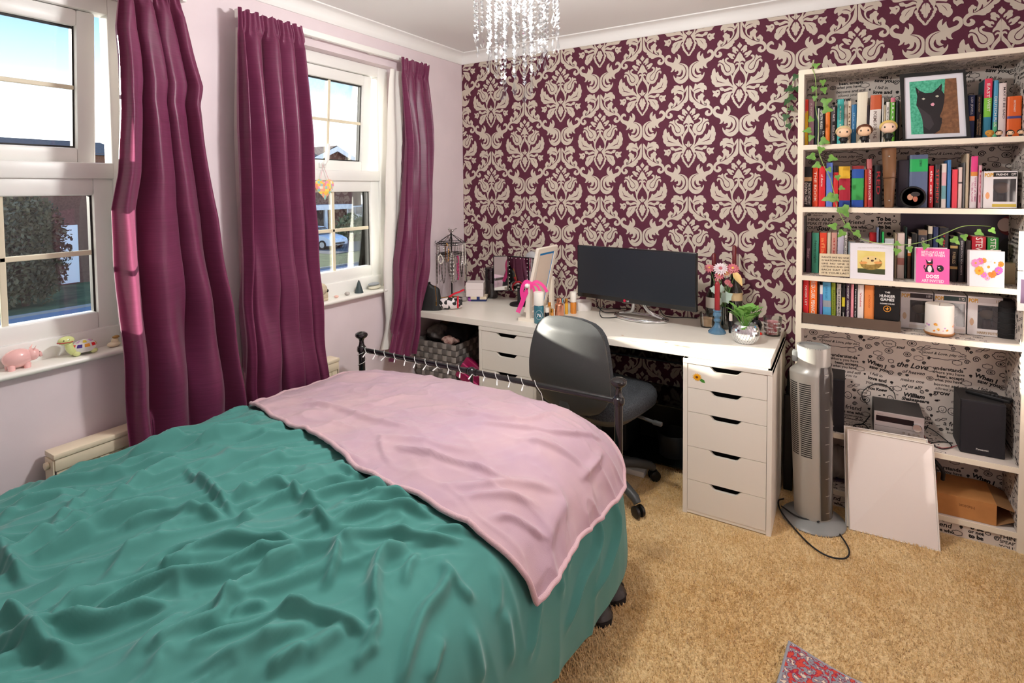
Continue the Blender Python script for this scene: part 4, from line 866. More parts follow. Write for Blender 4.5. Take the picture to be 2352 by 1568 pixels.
b = MB(); b.rbox(1.195, 1.255, -.885, -.62, .385, .42, .01); b.rbox(1.195, 1.255, -.90, -.87, .385, .60, .01); b.build('back_bracket', M_plas, chr_, 40)
b = MB(); b.lathe([(.026, .09), (.026, .22), (.016, .22), (.016, .36)], 16, (1.225, -.625, 0)); b.build('gas_column', col((30, 30, 32), .4), chr_, 40)
b = MB(); b.tube([(1.43, -.60, .395), (1.53, -.595, .385)], .008, 8); b.rbox(1.50, 1.545, -.606, -.584, .378, .396, .005); b.build('lever', M_plas, chr_, 40)
for k in range(5):
    a = math.radians(-31+11+72*k); d = Vector((math.cos(a), math.sin(a), 0)); c = Vector((1.225, -.625, 0)); b = MB()
    b.tube([c+Vector((0, 0, .105)), c+d*.1+Vector((0, 0, .115)), c+d*.2+Vector((0, 0, .098)), c+d*.27+Vector((0, 0, .078)), c+d*.285+Vector((0, 0, .062))], [.03, .027, .023, .021, .018], 10); leg = b.build('base_leg', M_plas, chr_, 60)
    e = c+d*.29; pr = Vector((-d.y, d.x, 0))
    for s_ in (-.014, .014):
        q = MB(); q.lathe([(.018, -.009), (.026, -.006), (.027, 0), (.026, .006), (.018, .009)], 16, M=Matrix.Translation(e+pr*s_+Vector((0, 0, .0275))) @ Vector((0, 0, 1)).rotation_difference(pr).to_matrix().to_4x4()); q.build('caster_wheel', col((20, 20, 21), .35), leg, 40)

chr_.rotation_euler = (0, 0, math.radians(-11)); chr_.location = (1.25, -.63, 0)
# ================================================================ UNDER THE DESK
# woven strip basket
bk2 = thing('woven_basket', 'grey woven strip laundry basket under the desk by the curtain', 'basket', (.19, -.40, 0))
bx0, bx1, by0, by1, bz = .035, .345, -.565, -.25, .55
def taper(z): return .86+.14*z/bz
def bpos(s, z, out):            # s: 0..4 round the four sides
    k = taper(z); cx, cy = (bx0+bx1)/2, (by0+by1)/2; hx, hy = (bx1-bx0)/2*k+out, (by1-by0)/2*k+out; e = int(s) % 4; f = (s-int(s))*2-1
    x, y = [(f*hx, -hy), (hx, f*hy), (-f*hx, hy), (-hx, -f*hy)][e]; return (cx+x, cy+y, z)
M_strip = mat('grey_strip', (158, 152, 146), .45, noise=.08, nscale=20); NC = 9; NR = 15; rh = bz/NR
for r in range(NR):
    rows = [[], []]
    for i in range(4*NC*2+1):
        s = i/(NC*2); ph = math.cos(PI*(s*NC-.5+r)); o = .006*ph
        for q, z in enumerate((r*rh+.003, (r+1)*rh-.003)): rows[q].append(bpos(min(s, 3.9999), z, o))
    b = MB(); b.grid(rows); b.build('weft_strip', M_strip, bk2, 60)
for i in range(4*NC):
    rows = []
    for k in range(NR*2+1):
        z = k*rh/2; ph = math.cos(PI*(i+.5-.5+int(0)+z/rh-.5)); o = -.006*math.cos(PI*(i+z/rh-.5))
        rows.append([bpos(i/NC+.004, z, o), bpos((i+1)/NC-.004, z, o)])
    b = MB(); b.grid(rows); b.build('warp_strip', mat('dark_grey_strip', (112, 107, 103), .45, noise=.08, nscale=20), bk2, 60)
b = MB(); b.box(bx0+.03, bx1-.03, by0+.03, by1-.03, 0, .004); b.build('bottom', M_strip, bk2)
def garment(label, c, r, m, seed):
    rows = []
    for j in range(15):
        t = PI*j/14; row = []
        for i in range(28):
            a = 2*PI*i/28; k = 1+.22*math.sin(3*a+seed+2*t)+.12*math.sin(7*a-3*t+seed)+.08*math.sin(11*a+5*t)
            row.append((c[0]+r[0]*k*math.sin(t)*math.cos(a), c[1]+r[1]*k*math.sin(t)*math.sin(a), c[2]-r[2]*math.cos(t)*(1+.2*math.sin(4*a+seed)*math.sin(t))))
        rows.append(row)
    b = MB(); b.grid(rows, close=True); return solid(b, 'garment', m, label, 'clothing', (c[0], c[1], c[2]-r[2]), 180)
garment('black clothes heaped in the woven basket', (.24, -.40, .57), (.09, .11, .07), mat('black_knit', (24, 24, 26), .95), 1.0)
garment('grey striped garment heaped in the woven basket', (.13, -.45, .575), (.075, .08, .05), mat('grey_stripe', (120, 112, 108), .9, c2=(58, 54, 54), nscale=30), 2.2)
garment('pale patterned top on the rim of the woven basket', (.265, -.515, .556), (.05, .035, .028), mat('cream_print', (214, 186, 172), .9, c2=(120, 70, 66), nscale=40), 4.1)
garment('brown fleece garment at the back of the woven basket', (.12, -.31, .585), (.06, .05, .045), mat('brown_fleece', (120, 84, 56), .95), 5.0)
pb = thing('magenta_case', 'shiny magenta plastic case leaning between basket and drawer unit', 'case', (.45, -.50, .28), rot=(0, 0, 0))
Mp = Matrix.Translation((.44, -.52, .375)) @ Matrix.Rotation(math.radians(28), 4, 'Y') @ Matrix.Rotation(math.radians(-20), 4, 'X')
b = MB(); b.rbox(-.095, .095, -.03, .03, -.065, .065, .012, 3, Mp); b.build('body', mat('magenta_gloss', (140, 22, 70), .15, coat=.5), pb, 50)
for k in (-.02, .02): b = MB(); b.rbox(-.09, .09, -.034, -.028, k-.004, k+.004, .002, 2, Mp); b.build('ridge', mat('magenta_gloss_light', (205, 60, 120), .15), pb)
b = MB(); b.lathe([(.078, 0), (.092, .29), (.097, .30), (.09, .30), (.08, .012), (0, .012)], 20, (.43, -.52, 0)); solid(b, 'waste_bin', col((24, 25, 27), .4), 'black waste bin between the basket and the drawer unit', 'bin', (.43, -.52, 0), 40)
trk = thing('glass_shelf_unit', 'dark glass shelf unit standing against the wall under the desk', 'shelf unit', (1.3, -.18, 0))
M_dg = mat('smoked_glass', (14, 18, 17), .08, spec=.6); M_dm = col((18, 20, 20), .35)
for z in (.03, .335, .565): b = MB(); b.rbox(.93, 1.63, -.33, -.04, z, z+.010, .002); b.build('shelf', M_dg, trk)
for x in (.94, 1.62): b = MB(); b.rbox(x-.008, x+.008, -.32, -.05, 0, .575, .003); b.build('side_frame', M_dm, trk)
b = MB(); b.box(.94, 1.62, -.060, -.050, .04, .335); b.build('back_panel', M_dm, trk)
b = MB(); b.rbox(.97, 1.28, -.31, -.07, .041, .26, .01); solid(b, 'storage_box', col((22, 24, 25), .5), 'black storage box on the bottom of the dark glass shelf unit', 'box', (1.12, -.19, .04), 40)
b = MB(); b.lathe([(.07, .041), (.085, .15), (.08, .16), (.062, .05), (0, .05)], 18, (1.50, -.2, 0)); solid(b, 'plant_pot', col((26, 27, 28), .5), 'black pot on the bottom of the dark glass shelf unit', 'pot', (1.50, -.2, .041), 40)
cable('grey lead trailing down the wall under the desk', [(1.30, -.035, .69), (1.33, -.05, .62), (1.28, -.08, .60), (1.38, -.10, .615), (1.46, -.09, .59), (1.48, -.08, .578)], .002, (90, 96, 96))
cable('white lead looping on the carpet under the office chair', [(1.36, -.66, .30), (1.40, -.74, .22), (1.425, -.78, .12), (1.42, -.78, .05), (1.38, -.74, .008), (1.30, -.66, .006)], .003, (226, 222, 214))
pl = thing('power_strip', 'white power strip on the carpet under the desk', 'power strip', (1.36, -.42, 0)); b = MB(); b.rbox(1.30, 1.42, -.45, -.39, 0, .03, .006); b.build('body', col((226, 224, 218), .4), pl, 40)
b = MB(); [b.rbox(1.315+i*.035, 1.34+i*.035, -.437, -.403, .029, .0315, .003) for i in range(1)]; b.build('socket', col((200, 198, 192), .4), pl)

# ================================================================ THINGS ON THE DESK
def lathe_thing(name, label, cat, base, prof, m, n=20, smooth=50, group=None):
    b = MB(); b.lathe(prof, n, tuple(base)); return solid(b, name, m, label, cat, tuple(base), smooth, group)
def bottle(name, label, cat, px, py, w, h, body, cap, capfrac=.3, capw=.8, neck=.5, z=ZD, group=None, shoulder=.1, ribs=0):
    p = onz(px, py, z); t = thing(name, label, cat, tuple(p), group=group); r = w/2; hb = h*(1-capfrac); x, y = p.x, p.y
    b = MB(); pr = [(r*.94, 0), (r, .003), (r, hb*(1-shoulder)), (r*.9, hb*(1-shoulder*.4)), (r*neck, hb), (r*neck, hb+.004)]
    if ribs: b.prism([(r*(1 if i % 2 else .93)*math.cos(2*PI*i/ribs), r*(1 if i % 2 else .93)*math.sin(2*PI*i/ribs)) for i in range(ribs)], 0, hb*.85, lambda u, v, q: (x+u, y+v, z+q)); b.lathe([(r, hb*.85), (r*.8, hb*.95), (r*neck, hb)], 24, tuple(p))
    else: b.lathe(pr, 24, tuple(p))
    b.build('body', body, t, 40)
    b = MB(); rc = r*capw; b.lathe([(rc*.98, hb), (rc, hb+.002), (rc, h-.003), (rc*.93, h), (0, h)], 24, tuple(p)); b.build('cap', cap, t, 40)
    return t, p, r
M_wcap = mat('white_cap', (242, 238, 228), .35); M_gold = mat('gold', (214, 160, 70), .2, metal=1); M_rose = mat('rose_gold', (226, 160, 130), .2, metal=1); M_silver = mat('silver', (205, 200, 196), .28, metal=.9)
t, p, r = bottle('spray_bottle', 'teal body mist bottle with tall white cap beside the white mirror', 'bottle', 1238, 741, .055, .167, mat('teal_liquid', (44, 106, 120), .15, coat=.4), M_wcap, .42, 1.0, .8)
fd = (CAM-p); fd.z = 0; fd.normalize(); sdv = Vector((-fd.y, fd.x, 0)); o = p+fd*(r+.0006)
b = MB(); b.tube([o+sdv*.018*math.cos(a)+Z3*(.048+.024*math.sin(a))-fd*(.0045*math.cos(a)**2) for a in np.linspace(0, 2*PI, 28, endpoint=False)], .0006, 4, True); put_text(b, '76', o+Z3*.046, sdv, Z3, h=.018, bold=.02); b.build('print', col((235, 238, 238), .5), t)
bottle('roller_bottle', 'small dark bottle with white lid beside the teal mist bottle', 'bottle', 1256, 729, .027, .055, col((24, 26, 30), .2), M_wcap, .45, 1.0, .8)
bottle('perfume_vial', 'small gold capped perfume vial beside the rose gold bottle', 'bottle', 1268, 727, .018, .045, mat('amber_glass', (206, 140, 60), .1, coat=.5), M_gold, .45, .95, .8)
bottle('perfume_bottle', 'ribbed rose gold perfume bottle beside the office chair back', 'bottle', 1285, 727, .05, .105, M_rose, M_rose, .24, .6, .45, ribs=48)
bottle('perfume_vial', 'tall slim gold roller bottle behind the rose gold bottle', 'bottle', 1301, 721, .019, .09, mat('yellow_oil', (226, 170, 50), .12, coat=.5), M_gold, .3, .9, .8)
bottle('spray_bottle', 'amber body mist bottle with white cap beside the monitor', 'bottle', 1317, 719, .036, .125, mat('amber_mist', (212, 132, 46), .12, coat=.5), M_wcap, .47, 1.02, .8)
bottle('perfume_vial', 'tiny blue capped bottle behind the rose gold bottle', 'bottle', 1291, 715, .02, .075, mat('pale_blue_glass', (120, 180, 196), .1, coat=.5), col((110, 180, 200), .2), .35, .7, .6)
bottle('perfume_vial', 'small clear bottle with amber stopper beside the white mirror post', 'bottle', 1262, 722, .022, .07, mat('honey_glass', (220, 176, 120), .1, coat=.5), col((190, 120, 40), .2), .3, .8, .6)
p = ony(1338, 690, -.10); lathe_thing('cream_jar', 'round white jar on the desk behind the monitor corner', 'jar', (p.x, -.10, ZD), [(.052, 0), (.054, .004), (.054, .045), (.05, .05), (0, .05)], mat('white_gloss', (244, 240, 236), .25), 28)
# white standing mirror with ribbon
mf = onz(1213, 738, ZD); M_wood = mat('white_wood', (238, 228, 212), .45)
mv = Vector((.02, 1, 0)).normalized(); mo0 = Vector((mf.x, mf.y+.01, ZD)); mwid = .26
wm = thing('dressing_mirror', 'white framed tilting mirror on posts with a pink ribbon', 'mirror', tuple(mo0+mv*mwid/2))
nv = Vector((mv.y, -mv.x, 0))      # facing the chair / camera side
def frm(u, v, w): return mo0+mv*u+nv*v+Z3*w
def fbox(b, u0, u1, v0, v1, w0, w1): b.add([frm(u, v, w) for w in (w0, w1) for v in (v0, v1) for u in (u0, u1)], [(0, 2, 3, 1), (4, 5, 7, 6), (0, 1, 5, 4), (2, 6, 7, 3), (0, 4, 6, 2), (1, 3, 7, 5)])
for u in (0, mwid):
    b = MB(); fbox(b, u-.012, u+.012, -.012, .012, .014, .205); b.build('post', M_wood, wm)
    b = MB(); fbox(b, u-.016, u+.016, -.06, .06, 0, .016); b.build('foot', M_wood, wm)
    b = MB(); q = frm(u+(-.018 if u == 0 else .018), 0, .195); b.ball(tuple(q), .013); b.build('knob', mat('white_gloss', (244, 240, 236), .25), wm, 60)
b = MB(); fbox(b, 0, mwid, -.01, .01, .03, .045); b.build('stretcher', M_wood, wm)
T = Matrix.Translation(frm(0, 0, .195)) @ Matrix(((mv.x, nv.x, 0, 0), (mv.y, nv.y, 0, 0), (0, 0, 1, 0), (0, 0, 0, 1))) @ Matrix.Rotation(math.radians(-13), 4, 'X')
b = MB(); u0, u1, w0, w1, fw = .018, mwid-.018, -.16, .205, .03
for q in ((u0, u1, w0, w0+fw), (u0, u1, w1-fw, w1), (u0, u0+fw, w0+fw, w1-fw), (u1-fw, u1, w0+fw, w1-fw)): b.rbox(q[0], q[1], -.009, .009, q[2], q[3], .002, 1, T)
b.build('mirror_frame', M_wood, wm)
b = MB(); b.box(u0+fw, u1-fw, .002, .0045, w0+fw, w1-fw, T); b.build('glass', mat('cream_painted_mirror', (232, 216, 198), .25), wm)  # plain cream painted on in place of the mirror's reflection
b = MB(); bw = .006
for q in ((u0+fw, u1-fw, w1-fw-.012, w1-fw), (u0+fw, u0+fw+bw, w0+fw, w1-fw-.012), (u1-fw-bw, u1-fw, w0+fw, w1-fw-.012)): b.box(q[0], q[1], .0045, .0052, q[2], q[3], T)
b.build('protective_film', col((40, 140, 210), .3), wm)
M_rib = mat('pink_ribbon', (240, 60, 150), .45, sheen=.4, alpha=.9)
rb = thing('ribbon', 'bright pink ribbon bow tied round the post of the white mirror', 'ribbon', tuple(frm(0, .02, .20)))
def ribbon(P, w, name='loop'):
    P = spline(P, 6); rows = []
    for i, q in enumerate(P):
        d = (P[min(i+1, len(P)-1)]-P[max(i-1, 0)]).normalized(); s = d.cross((CAM-q).normalized()).normalized(); rows.append([q-s*w/2, q+s*w/2])
    b = MB(); b.grid(rows); b.build(name, M_rib, rb, 180)
k0 = frm(-.002, .018, .205); lft = -(Vector((RT.x, RT.y, 0)).normalized())
ribbon([k0, k0+lft*.03+Z3*.012, k0+lft*.052-Z3*.03, k0+lft*.045-Z3*.075, k0+lft*.02-Z3*.03, k0], .02)
ribbon([k0, k0-lft*.03+Z3*.012, k0-lft*.065-Z3*.012, k0-lft*.085-Z3*.045], .016)
ribbon([k0, k0-lft*.03-Z3*.01, k0-lft*.05-Z3*.045], .014, 'tail')
ribbon([k0, k0+lft*.035-Z3*.06, k0+lft*.055-Z3*.11, k0+lft*.075-Z3*.155], .024, 'tail')
ribbon([k0, k0-lft*.018-Z3*.05, k0-lft*.024-Z3*.12, k0-lft*.03-Z3*.165], .014, 'tail')
# trifold lit mirror
tm0 = ony(1163, 588, -.17); tm1 = ony(1211, 590, -.155); tb = ony(1160, 668, -.17)
tf = thing('trifold_mirror', 'black trifold vanity mirror with small lights along its edges', 'mirror', (tm0.x+.07, -.15, ZD))
M_mir = mat('mirror_glass', (225, 228, 228), .03, metal=1); zt, zb2 = tm0.z, tb.z
def panel(a, c, lights):
    a, c = Vector(a), Vector(c); d = (c-a).normalized(); n = Vector((d.y, -d.x, 0)); w = (c-a).length
    Tm = Matrix(((d.x, n.x, 0, a.x), (d.y, n.y, 0, a.y), (0, 0, 1, 0), (0, 0, 0, 1)))
    b = MB(); b.rbox(0, w, -.010, 0, zb2, zt, .002, 1, Tm); q = b.build('panel', col((22, 22, 24), .3), tf)
    b = MB(); b.box(.004, w-.004, 0, .0008, zb2+.004, zt-.004, Tm); b.build('mirror_glass', M_mir, q)
    if lights:
        for u, z in [(.010, z) for z in np.linspace(zb2+.012, zt-.012, 9)]+[(w-.010, z) for z in np.linspace(zb2+.012, zt-.012, 9)]+[(u, zt-.012) for u in np.linspace(.03, w-.03, 4)]+[(u, zb2+.012) for u in np.linspace(.03, w-.03, 3)]:
            b = MB(); b.ball((0, 0, 0), .0026, 8, 4, Tm @ Matrix.Translation((u, .001, z))); b.build('led', mat('white_gloss', (244, 240, 236), .25), q)
pa, pc = Vector((tm0.x, -.150, 0)), Vector((tm0.x+.155, -.162, 0))
panel(pa, pc, True); panel(pa+Vector((-.075, -.055, 0)), pa+Vector((-.002, -.001, 0)), False); panel(pc+Vector((.002, 0, 0)), pc+Vector((.078, -.03, 0)), False)
mc2 = (pa+pc)/2
b = MB(); b.lathe([(.062, 0), (.064, .004), (.060, .012), (.02, .018), (.014, .024), (.014, zb2-ZD+.02)], 24, (mc2.x+.02, mc2.y-.02, ZD)); b.build('stand', col((20, 20, 22), .4), tf, 40)
# clip lamp behind the mirrors
lp = ony(1222, 600, -.09); la = thing('clip_lamp', 'small pale grey clip lamp standing behind the white mirror', 'lamp', (lp.x, -.09, ZD))
b = MB(); b.lathe([(.045, 0), (.045, .01), (.01, .016), (.009, lp.z-ZD-.05)], 18, (lp.x, -.09, ZD)); b.build('stand', col((196, 190, 182), .4), la, 40)
b = MB(); b.ball((lp.x, -.09, lp.z), (.052, .03, .065)); b.build('head', col((178, 178, 180), .35), la, 60)
b = MB(); b.tube([(lp.x-.05, -.10, lp.z-.01), (lp.x-.02, -.125, lp.z+.01), (lp.x+.02, -.125, lp.z)], .008, 8); b.build('clip', col((214, 212, 208), .3), la, 60)
p = onz(1198, 694, ZD); lathe_thing('toy', 'small red trinket on the desk beneath the pink ribbon', 'trinket', (p.x, p.y, ZD), [(.012, 0), (.016, .012), (.012, .026), (.008, .03), (.008, .045), (0, .048)], col((214, 40, 30), .3), 14)
# makeup bag
p0 = onz(957, 712, ZD); p1 = onz(1001, 707, ZD)
mb0 = Vector((.135, -.535, ZD)); mk = thing('makeup_bag', 'black zipped makeup bag on the desk end by the curtain', 'bag', tuple(mb0), math.radians(20))
rows = []
for k in range(13):
    f = k/12; z = .155*f; w = .075*(1-.25*f)*(1 if f < .9 else (1-f)*10); d = .045*(1-.75*f**1.3)
    rows.append([(w*math.copysign(abs(math.cos(a))**.7, math.cos(a)), d*math.copysign(abs(math.sin(a))**.7, math.sin(a)), z+(.015*math.cos(a) if f > .5 else 0)*(f-.5)*-1.5) for a in np.linspace(0, 2*PI, 28, endpoint=False)])
b = MB(); b.grid(rows, close=True); b.f.append(tuple(range(28))[::-1]); b.m.append(0); b.build('body', mat('black_faux_leather', (26, 27, 26), .5, bump=.1, bscale=200), mk, 60, world=False)
b = MB(); b.tube([(.05, -.030, .06), (.045, -.022, .10), (.035, -.012, .145)], .0022, 6); b.build('zip', M_gold, mk, 60, world=False)
b = MB(); b.rbox(.047, .053, -.036, -.032, .03, .055, .001); b.build('zip_pull', M_gold, mk, world=False)
# spotted pouch with red strap
cp = onz(1028, 712, ZD); cb = thing('spotted_pouch', 'black and white spotted pouch with red strap on the desk front edge', 'pouch', (cp.x, cp.y+.03, ZD), math.radians(35))
def spots():
    m = mat('cow_print', (235, 228, 226), .5); nt = m.node_tree; bs = nt.nodes['Principled BSDF']; tc = nt.nodes.new('ShaderNodeTexCoord'); v = nt.nodes.new('ShaderNodeTexNoise'); v.inputs['Scale'].default_value = 42; v.inputs['Detail'].default_value = 0
    r = nt.nodes.new('ShaderNodeValToRGB'); r.color_ramp.interpolation = 'CONSTANT'; r.color_ramp.elements[0].color = (.01, .01, .01, 1); r.color_ramp.elements[1].position = .5; r.color_ramp.elements[1].color = (*lin((235, 226, 226)), 1)
    nt.links.new(tc.outputs['Object'], v.inputs['Vector']); nt.links.new(v.outputs[0], r.inputs[0]); nt.links.new(r.outputs[0], bs.inputs['Base Color']); return m
rows = []
for k in range(11):
    f = k/10; r_ = .036*math.sin(PI*(.1+.8*f))**.4
    rows.append([(-.07+.14*f, r_*math.cos(a)*.95, .036+.036*math.sin(a)*(r_/.036)) for a in np.linspace(0, 2*PI, 22, endpoint=False)])
b = MB(); b.grid(rows, close=True); b.f += [tuple(range(22))[::-1], tuple(range(220, 242))]; b.m += [0, 0]; b.build('body', spots(), cb, 60, world=False)
b = MB(); b.tube([(.045, .037*math.cos(a), .036+.0375*math.sin(a)) for a in np.linspace(-.6, PI+.6, 20)], .006, 6); b.build('strap', col((206, 24, 48), .4), cb, 60, world=False)
b = MB(); b.tube([(-.01, .0, .073), (.02, .01, .09), (.05, .02, .098), (.08, .03, .11)], .006, 6); b.build('wrist_loop', col((212, 26, 52), .4), cb, 60, world=False)
b = MB(); b.tube([(-.055, -.004, .071), (.0, 0, .075), (.05, .0, .074)], .002, 6); b.build('zip', M_gold, cb, 60, world=False)
# stacked boxes
wb = ony(1095, 672, -.17); zb = ony(1097, 662, -.20).z
b = MB()
nb = thing('gift_box', 'flat cream and navy gift box under the white box on the desk', 'box', (wb.x+.02, -.17, ZD), math.radians(28)); h1 = .03
b = MB(); b.rbox(-.05, .05, -.045, .045, 0, .012, .001); b.build('base', col((30, 44, 96), .5), nb, world=False)
b = MB(); b.rbox(-.051, .051, -.046, .046, .012, h1, .001); b.build('lid', col((232, 216, 190), .6), nb, world=False)
b = MB(); b.box(-.012, .008, -.0465, .0465, .012, h1+.0005); b.build('band', col((34, 50, 110), .5), nb, world=False)
w2 = thing('white_box', 'white square cardboard box on top of the flat gift box', 'box', (wb.x-.005, -.175, ZD+h1), math.radians(28))
b = MB(); b.rbox(-.055, .055, -.052, .052, 0, .048, .0015); b.build('base', mat('white_card', (240, 228, 226), .5), w2, world=False)
b = MB(); b.rbox(-.057, .057, -.054, .054, .046, .088, .0015); b.build('lid', mat('white_card', (240, 228, 226), .5), w2, world=False)
p = onz(1082, 690, ZD); tn = thing('ring_stack', 'purple sparkly round trinket tin beside the gift box', 'tin', tuple(p))
for k in range(3): b = MB(); b.lathe([(.02, .008*k), (.023, .008*k+.004), (.02, .008*k+.0078), (0, .008*k+.0078)], 20, tuple(p)); b.build('tier', col((150, 60, 170) if k != 1 else (206, 150, 220), .25), tn, 50)
p = onz(1066, 692, ZD); b = MB(); b.ball((p.x, p.y, ZD+.016), (.02, .018, .016), 8, 5); solid(b, 'quartz', mat('grey_quartz', (168, 160, 156), .2, coat=.3), 'lump of grey quartz on the carousel base beside the spotted pouch', 'stone', (p.x, p.y, ZD))
p = ony(1130, 612, -.06); kt = thing('glass_pot', 'clear lidded pot by the papered wall behind the trifold mirror', 'pot', (p.x, -.065, ZD)); q = glassmat('smoky_clear', (150, 136, 150), .05, 1.2, .06)
hz = p.z-ZD; b = MB(); b.lathe([(.036, 0), (.042, .01), (.044, hz-.03), (.04, hz-.022)], 20, (p.x, -.065, ZD)); b.build('body', q, kt, 50)
b = MB(); b.lathe([(.046, hz-.02), (.046, hz-.004), (.02, hz), (0, hz)], 20, (p.x, -.065, ZD)); b.build('lid', q, kt, 50)
# jewellery carousel with necklaces
jc = ony(1037, 600, -.265); JX, JY = jc.x, -.265; zt1, zt2, ztop = ony(1037, 556, -.265).z, ony(1037, 581, -.265).z, ony(1037, 534, -.265).z
jl = thing('jewellery_carousel', 'black wire jewellery carousel topped with a bird on the desk', 'jewellery stand', (JX, JY, ZD)); M_bw = col((26, 24, 24), .45)
b = MB(); b.lathe([(.085, 0), (.086, .006), (.08, .012), (.012, .016), (.006, .02)], 26, (JX, JY, ZD)); b.build('base', M_bw, jl, 40)
b = MB(); b.tube([(JX, JY, ZD+.015), (JX, JY, ztop)], .0055, 8); b.build('pole', M_bw, jl, 60)
for r_, z in ((.088, zt1), (.088, zt1-.012), (.086, zt2), (.086, zt2-.01)): b = MB(); b.tube([(JX+r_*math.cos(a), JY+r_*math.sin(a), z) for a in np.linspace(0, 2*PI, 30, endpoint=False)], .0022, 6, True); b.build('ring', M_bw, jl, 60)
for k in range(8):
    a = 2*PI*k/8; d = Vector((math.cos(a), math.sin(a), 0)); c = Vector((JX, JY, 0)); b = MB()
    b.tube(spline([c+Z3*(ztop-.008), c+d*.045+Z3*(zt1+.028), c+d*.088+Z3*zt1, c+d*.098+Z3*(zt1-.008), c+d*.105+Z3*(zt1+.004), c+d*.098+Z3*(zt1+.012)], 4), .0016, 5); b.build('spoke', M_bw, jl, 60)
    b = MB(); b.tube([c+d*.005+Z3*zt2, c+d*.086+Z3*zt2, c+d*.096+Z3*(zt2-.008), c+d*.1+Z3*(zt2+.004)], .0016, 5); b.build('spoke', M_bw, jl, 60)
b = MB(); b.ball((JX, JY, ztop+.012), (.02, .010, .011)); b.ball((JX-.016, JY, ztop+.022), .008); b.add([(JX+.01, JY-.006, ztop+.012), (JX+.045, JY-.01, ztop+.03), (JX+.045, JY+.01, ztop+.028), (JX+.01, JY+.006, ztop+.014)], [(0, 1, 2, 3)]); b.build('bird', M_silver, jl, 60)
rnd = random.Random(3)
def chain(label, a, r0, z0, L, m, rad, wid=.012, grp=None):
    d = Vector((math.cos(a), math.sin(a), 0)); tdir = Vector((-d.y, d.x, 0)); c = Vector((JX, JY, 0))+d*r0; n = 46; P = []; R = []
    for i in range(n):
        f = i/n; ang = 2*PI*f; P.append(c+tdir*(wid*math.sin(ang))+Z3*(z0-L/2*(1-math.cos(ang)))+d*.002*math.sin(ang*3)); R.append(rad*(1.25 if i % 2 else .65))
    b = MB(); b.tube(P, R, 5, True); return solid(b, 'necklace', m, label, 'necklace', tuple(c+Z3*(z0-L)), None, grp)
for k in range(15):
    a = 2*PI*k/15+.2; low = k % 2; chain('silver chain necklace hanging from the jewellery carousel', a, .094, (zt2 if low else zt1)-.006, rnd.uniform(.13, .19), [M_silver, mat('dark_silver', (120, 114, 110), .35, metal=.8)][k % 2], rnd.choice([.0022, .003, .004]), rnd.uniform(.006, .014), 'silver necklaces on the carousel')
M_pearl = mat('pearl', (240, 232, 220), .25, coat=.4)
va = math.atan2(CAM.y-JY, CAM.x-JX)
chain('thick silver curb chain necklace at the front of the jewellery carousel', va+.05, .096, zt2+.01, .185, M_silver, .0055, .010)
chain('long white pearl necklace on the side of the jewellery carousel', va+.95, .098, zt1-.004, .135, M_pearl, .0026, .016)
chain('pearl bracelet hanging at the front of the jewellery carousel', va-.75, .10, zt2-.002, .055, M_pearl, .0042, .019)
chain('magenta ribbon necklace on the jewellery carousel', va+.45, .092, zt2-.01, .15, col((190, 20, 100), .5), .003, .006)
chain('gold chain necklace on the jewellery carousel', va-.3, .09, zt1, .12, M_gold, .0022, .010)
# candle in glass, blue holder, vase, bottles, lip gloss, planter, red glass
M_cg = glassmat('clear_glass', (250, 252, 251), .03, .8, .0)
def tumbler(label, p, r, h, fill, fm, cut=True):
    t = thing('candle_glass', label, 'candle', (p.x, p.y, ZD)); b = MB()
    b.lathe([(r*.80, 0), (r*.84, .003), (r, h), (r-.0025, h), (r*.82-.002, .006), (0, .006)], 22, (p.x, p.y, ZD)); b.build('glass', M_cg, t, 30)
    b = MB(); b.lathe([(r*.80-.003, .007), (r*.94-.003, fill), (0, fill)], 22, (p.x, p.y, ZD)); b.build('wax', fm, t, 40); return t
p = onz(1625, 750, ZD); tumbler('beige candle in a clear glass beside the monitor', p, .04, .072, .045, mat('beige_wax', (232, 190, 150), .5))
p = onz(1774, 769, ZD); t = tumbler('red and white patterned candle glass at the desk end', p, .042, .088, .066, mat('red_wax', (200, 30, 54), .4, c2=(244, 214, 218), nscale=60))
b = MB()
for i in range(60):
    a = 2*PI*i*.618; z = .008+.06*((i*7) % 13)/13; b.ball((p.x+.0405*(.86+.14*z/.088)*math.cos(a), p.y+.0405*(.86+.14*z/.088)*math.sin(a), ZD+z), .0035, 6, 4)
b.build('dots', col((240, 232, 232), .4), t, 60, kind='stuff')
p = onz(1647, 764, ZD); M_blue = mat('blue_glass', (78, 118, 146), .12, coat=.5)
bh = thing('candlestick', 'blue glass candlestick beside the flower vase', 'candlestick', (p.x, p.y, ZD))
prof = [(.042, 0), (.043, .006), (.034, .016), (.020, .028), (.013, .042), (.011, .052), (.017, .060), (.017, .066), (.012, .072), (.014, .078), (.020, .086), (.020, .096), (.016, .104), (.020, .108), (.020, .114), (.0125, .114), (0, .112)]
b = MB(); b.lathe(prof, 12, (p.x, p.y, ZD)); b.build('holder', M_blue, bh)
b = MB(); b.lathe([(.0125, .113), (.0125, .24), (.008, .252), (.003, .256), (0, .257)], 14, (p.x, p.y, ZD)); b.build('candle', mat('wine_wax', (146, 34, 40), .4), bh, 50)
b = MB(); b.tube([(p.x, p.y, ZD+.255), (p.x+.002, p.y, ZD+.272)], .0015, 5); b.build('wick', col((225, 210, 190), .8), bh)
M_bg = mat('dark_bottle_glass', (34, 32, 24), .08, spec=.7, coat=.4)
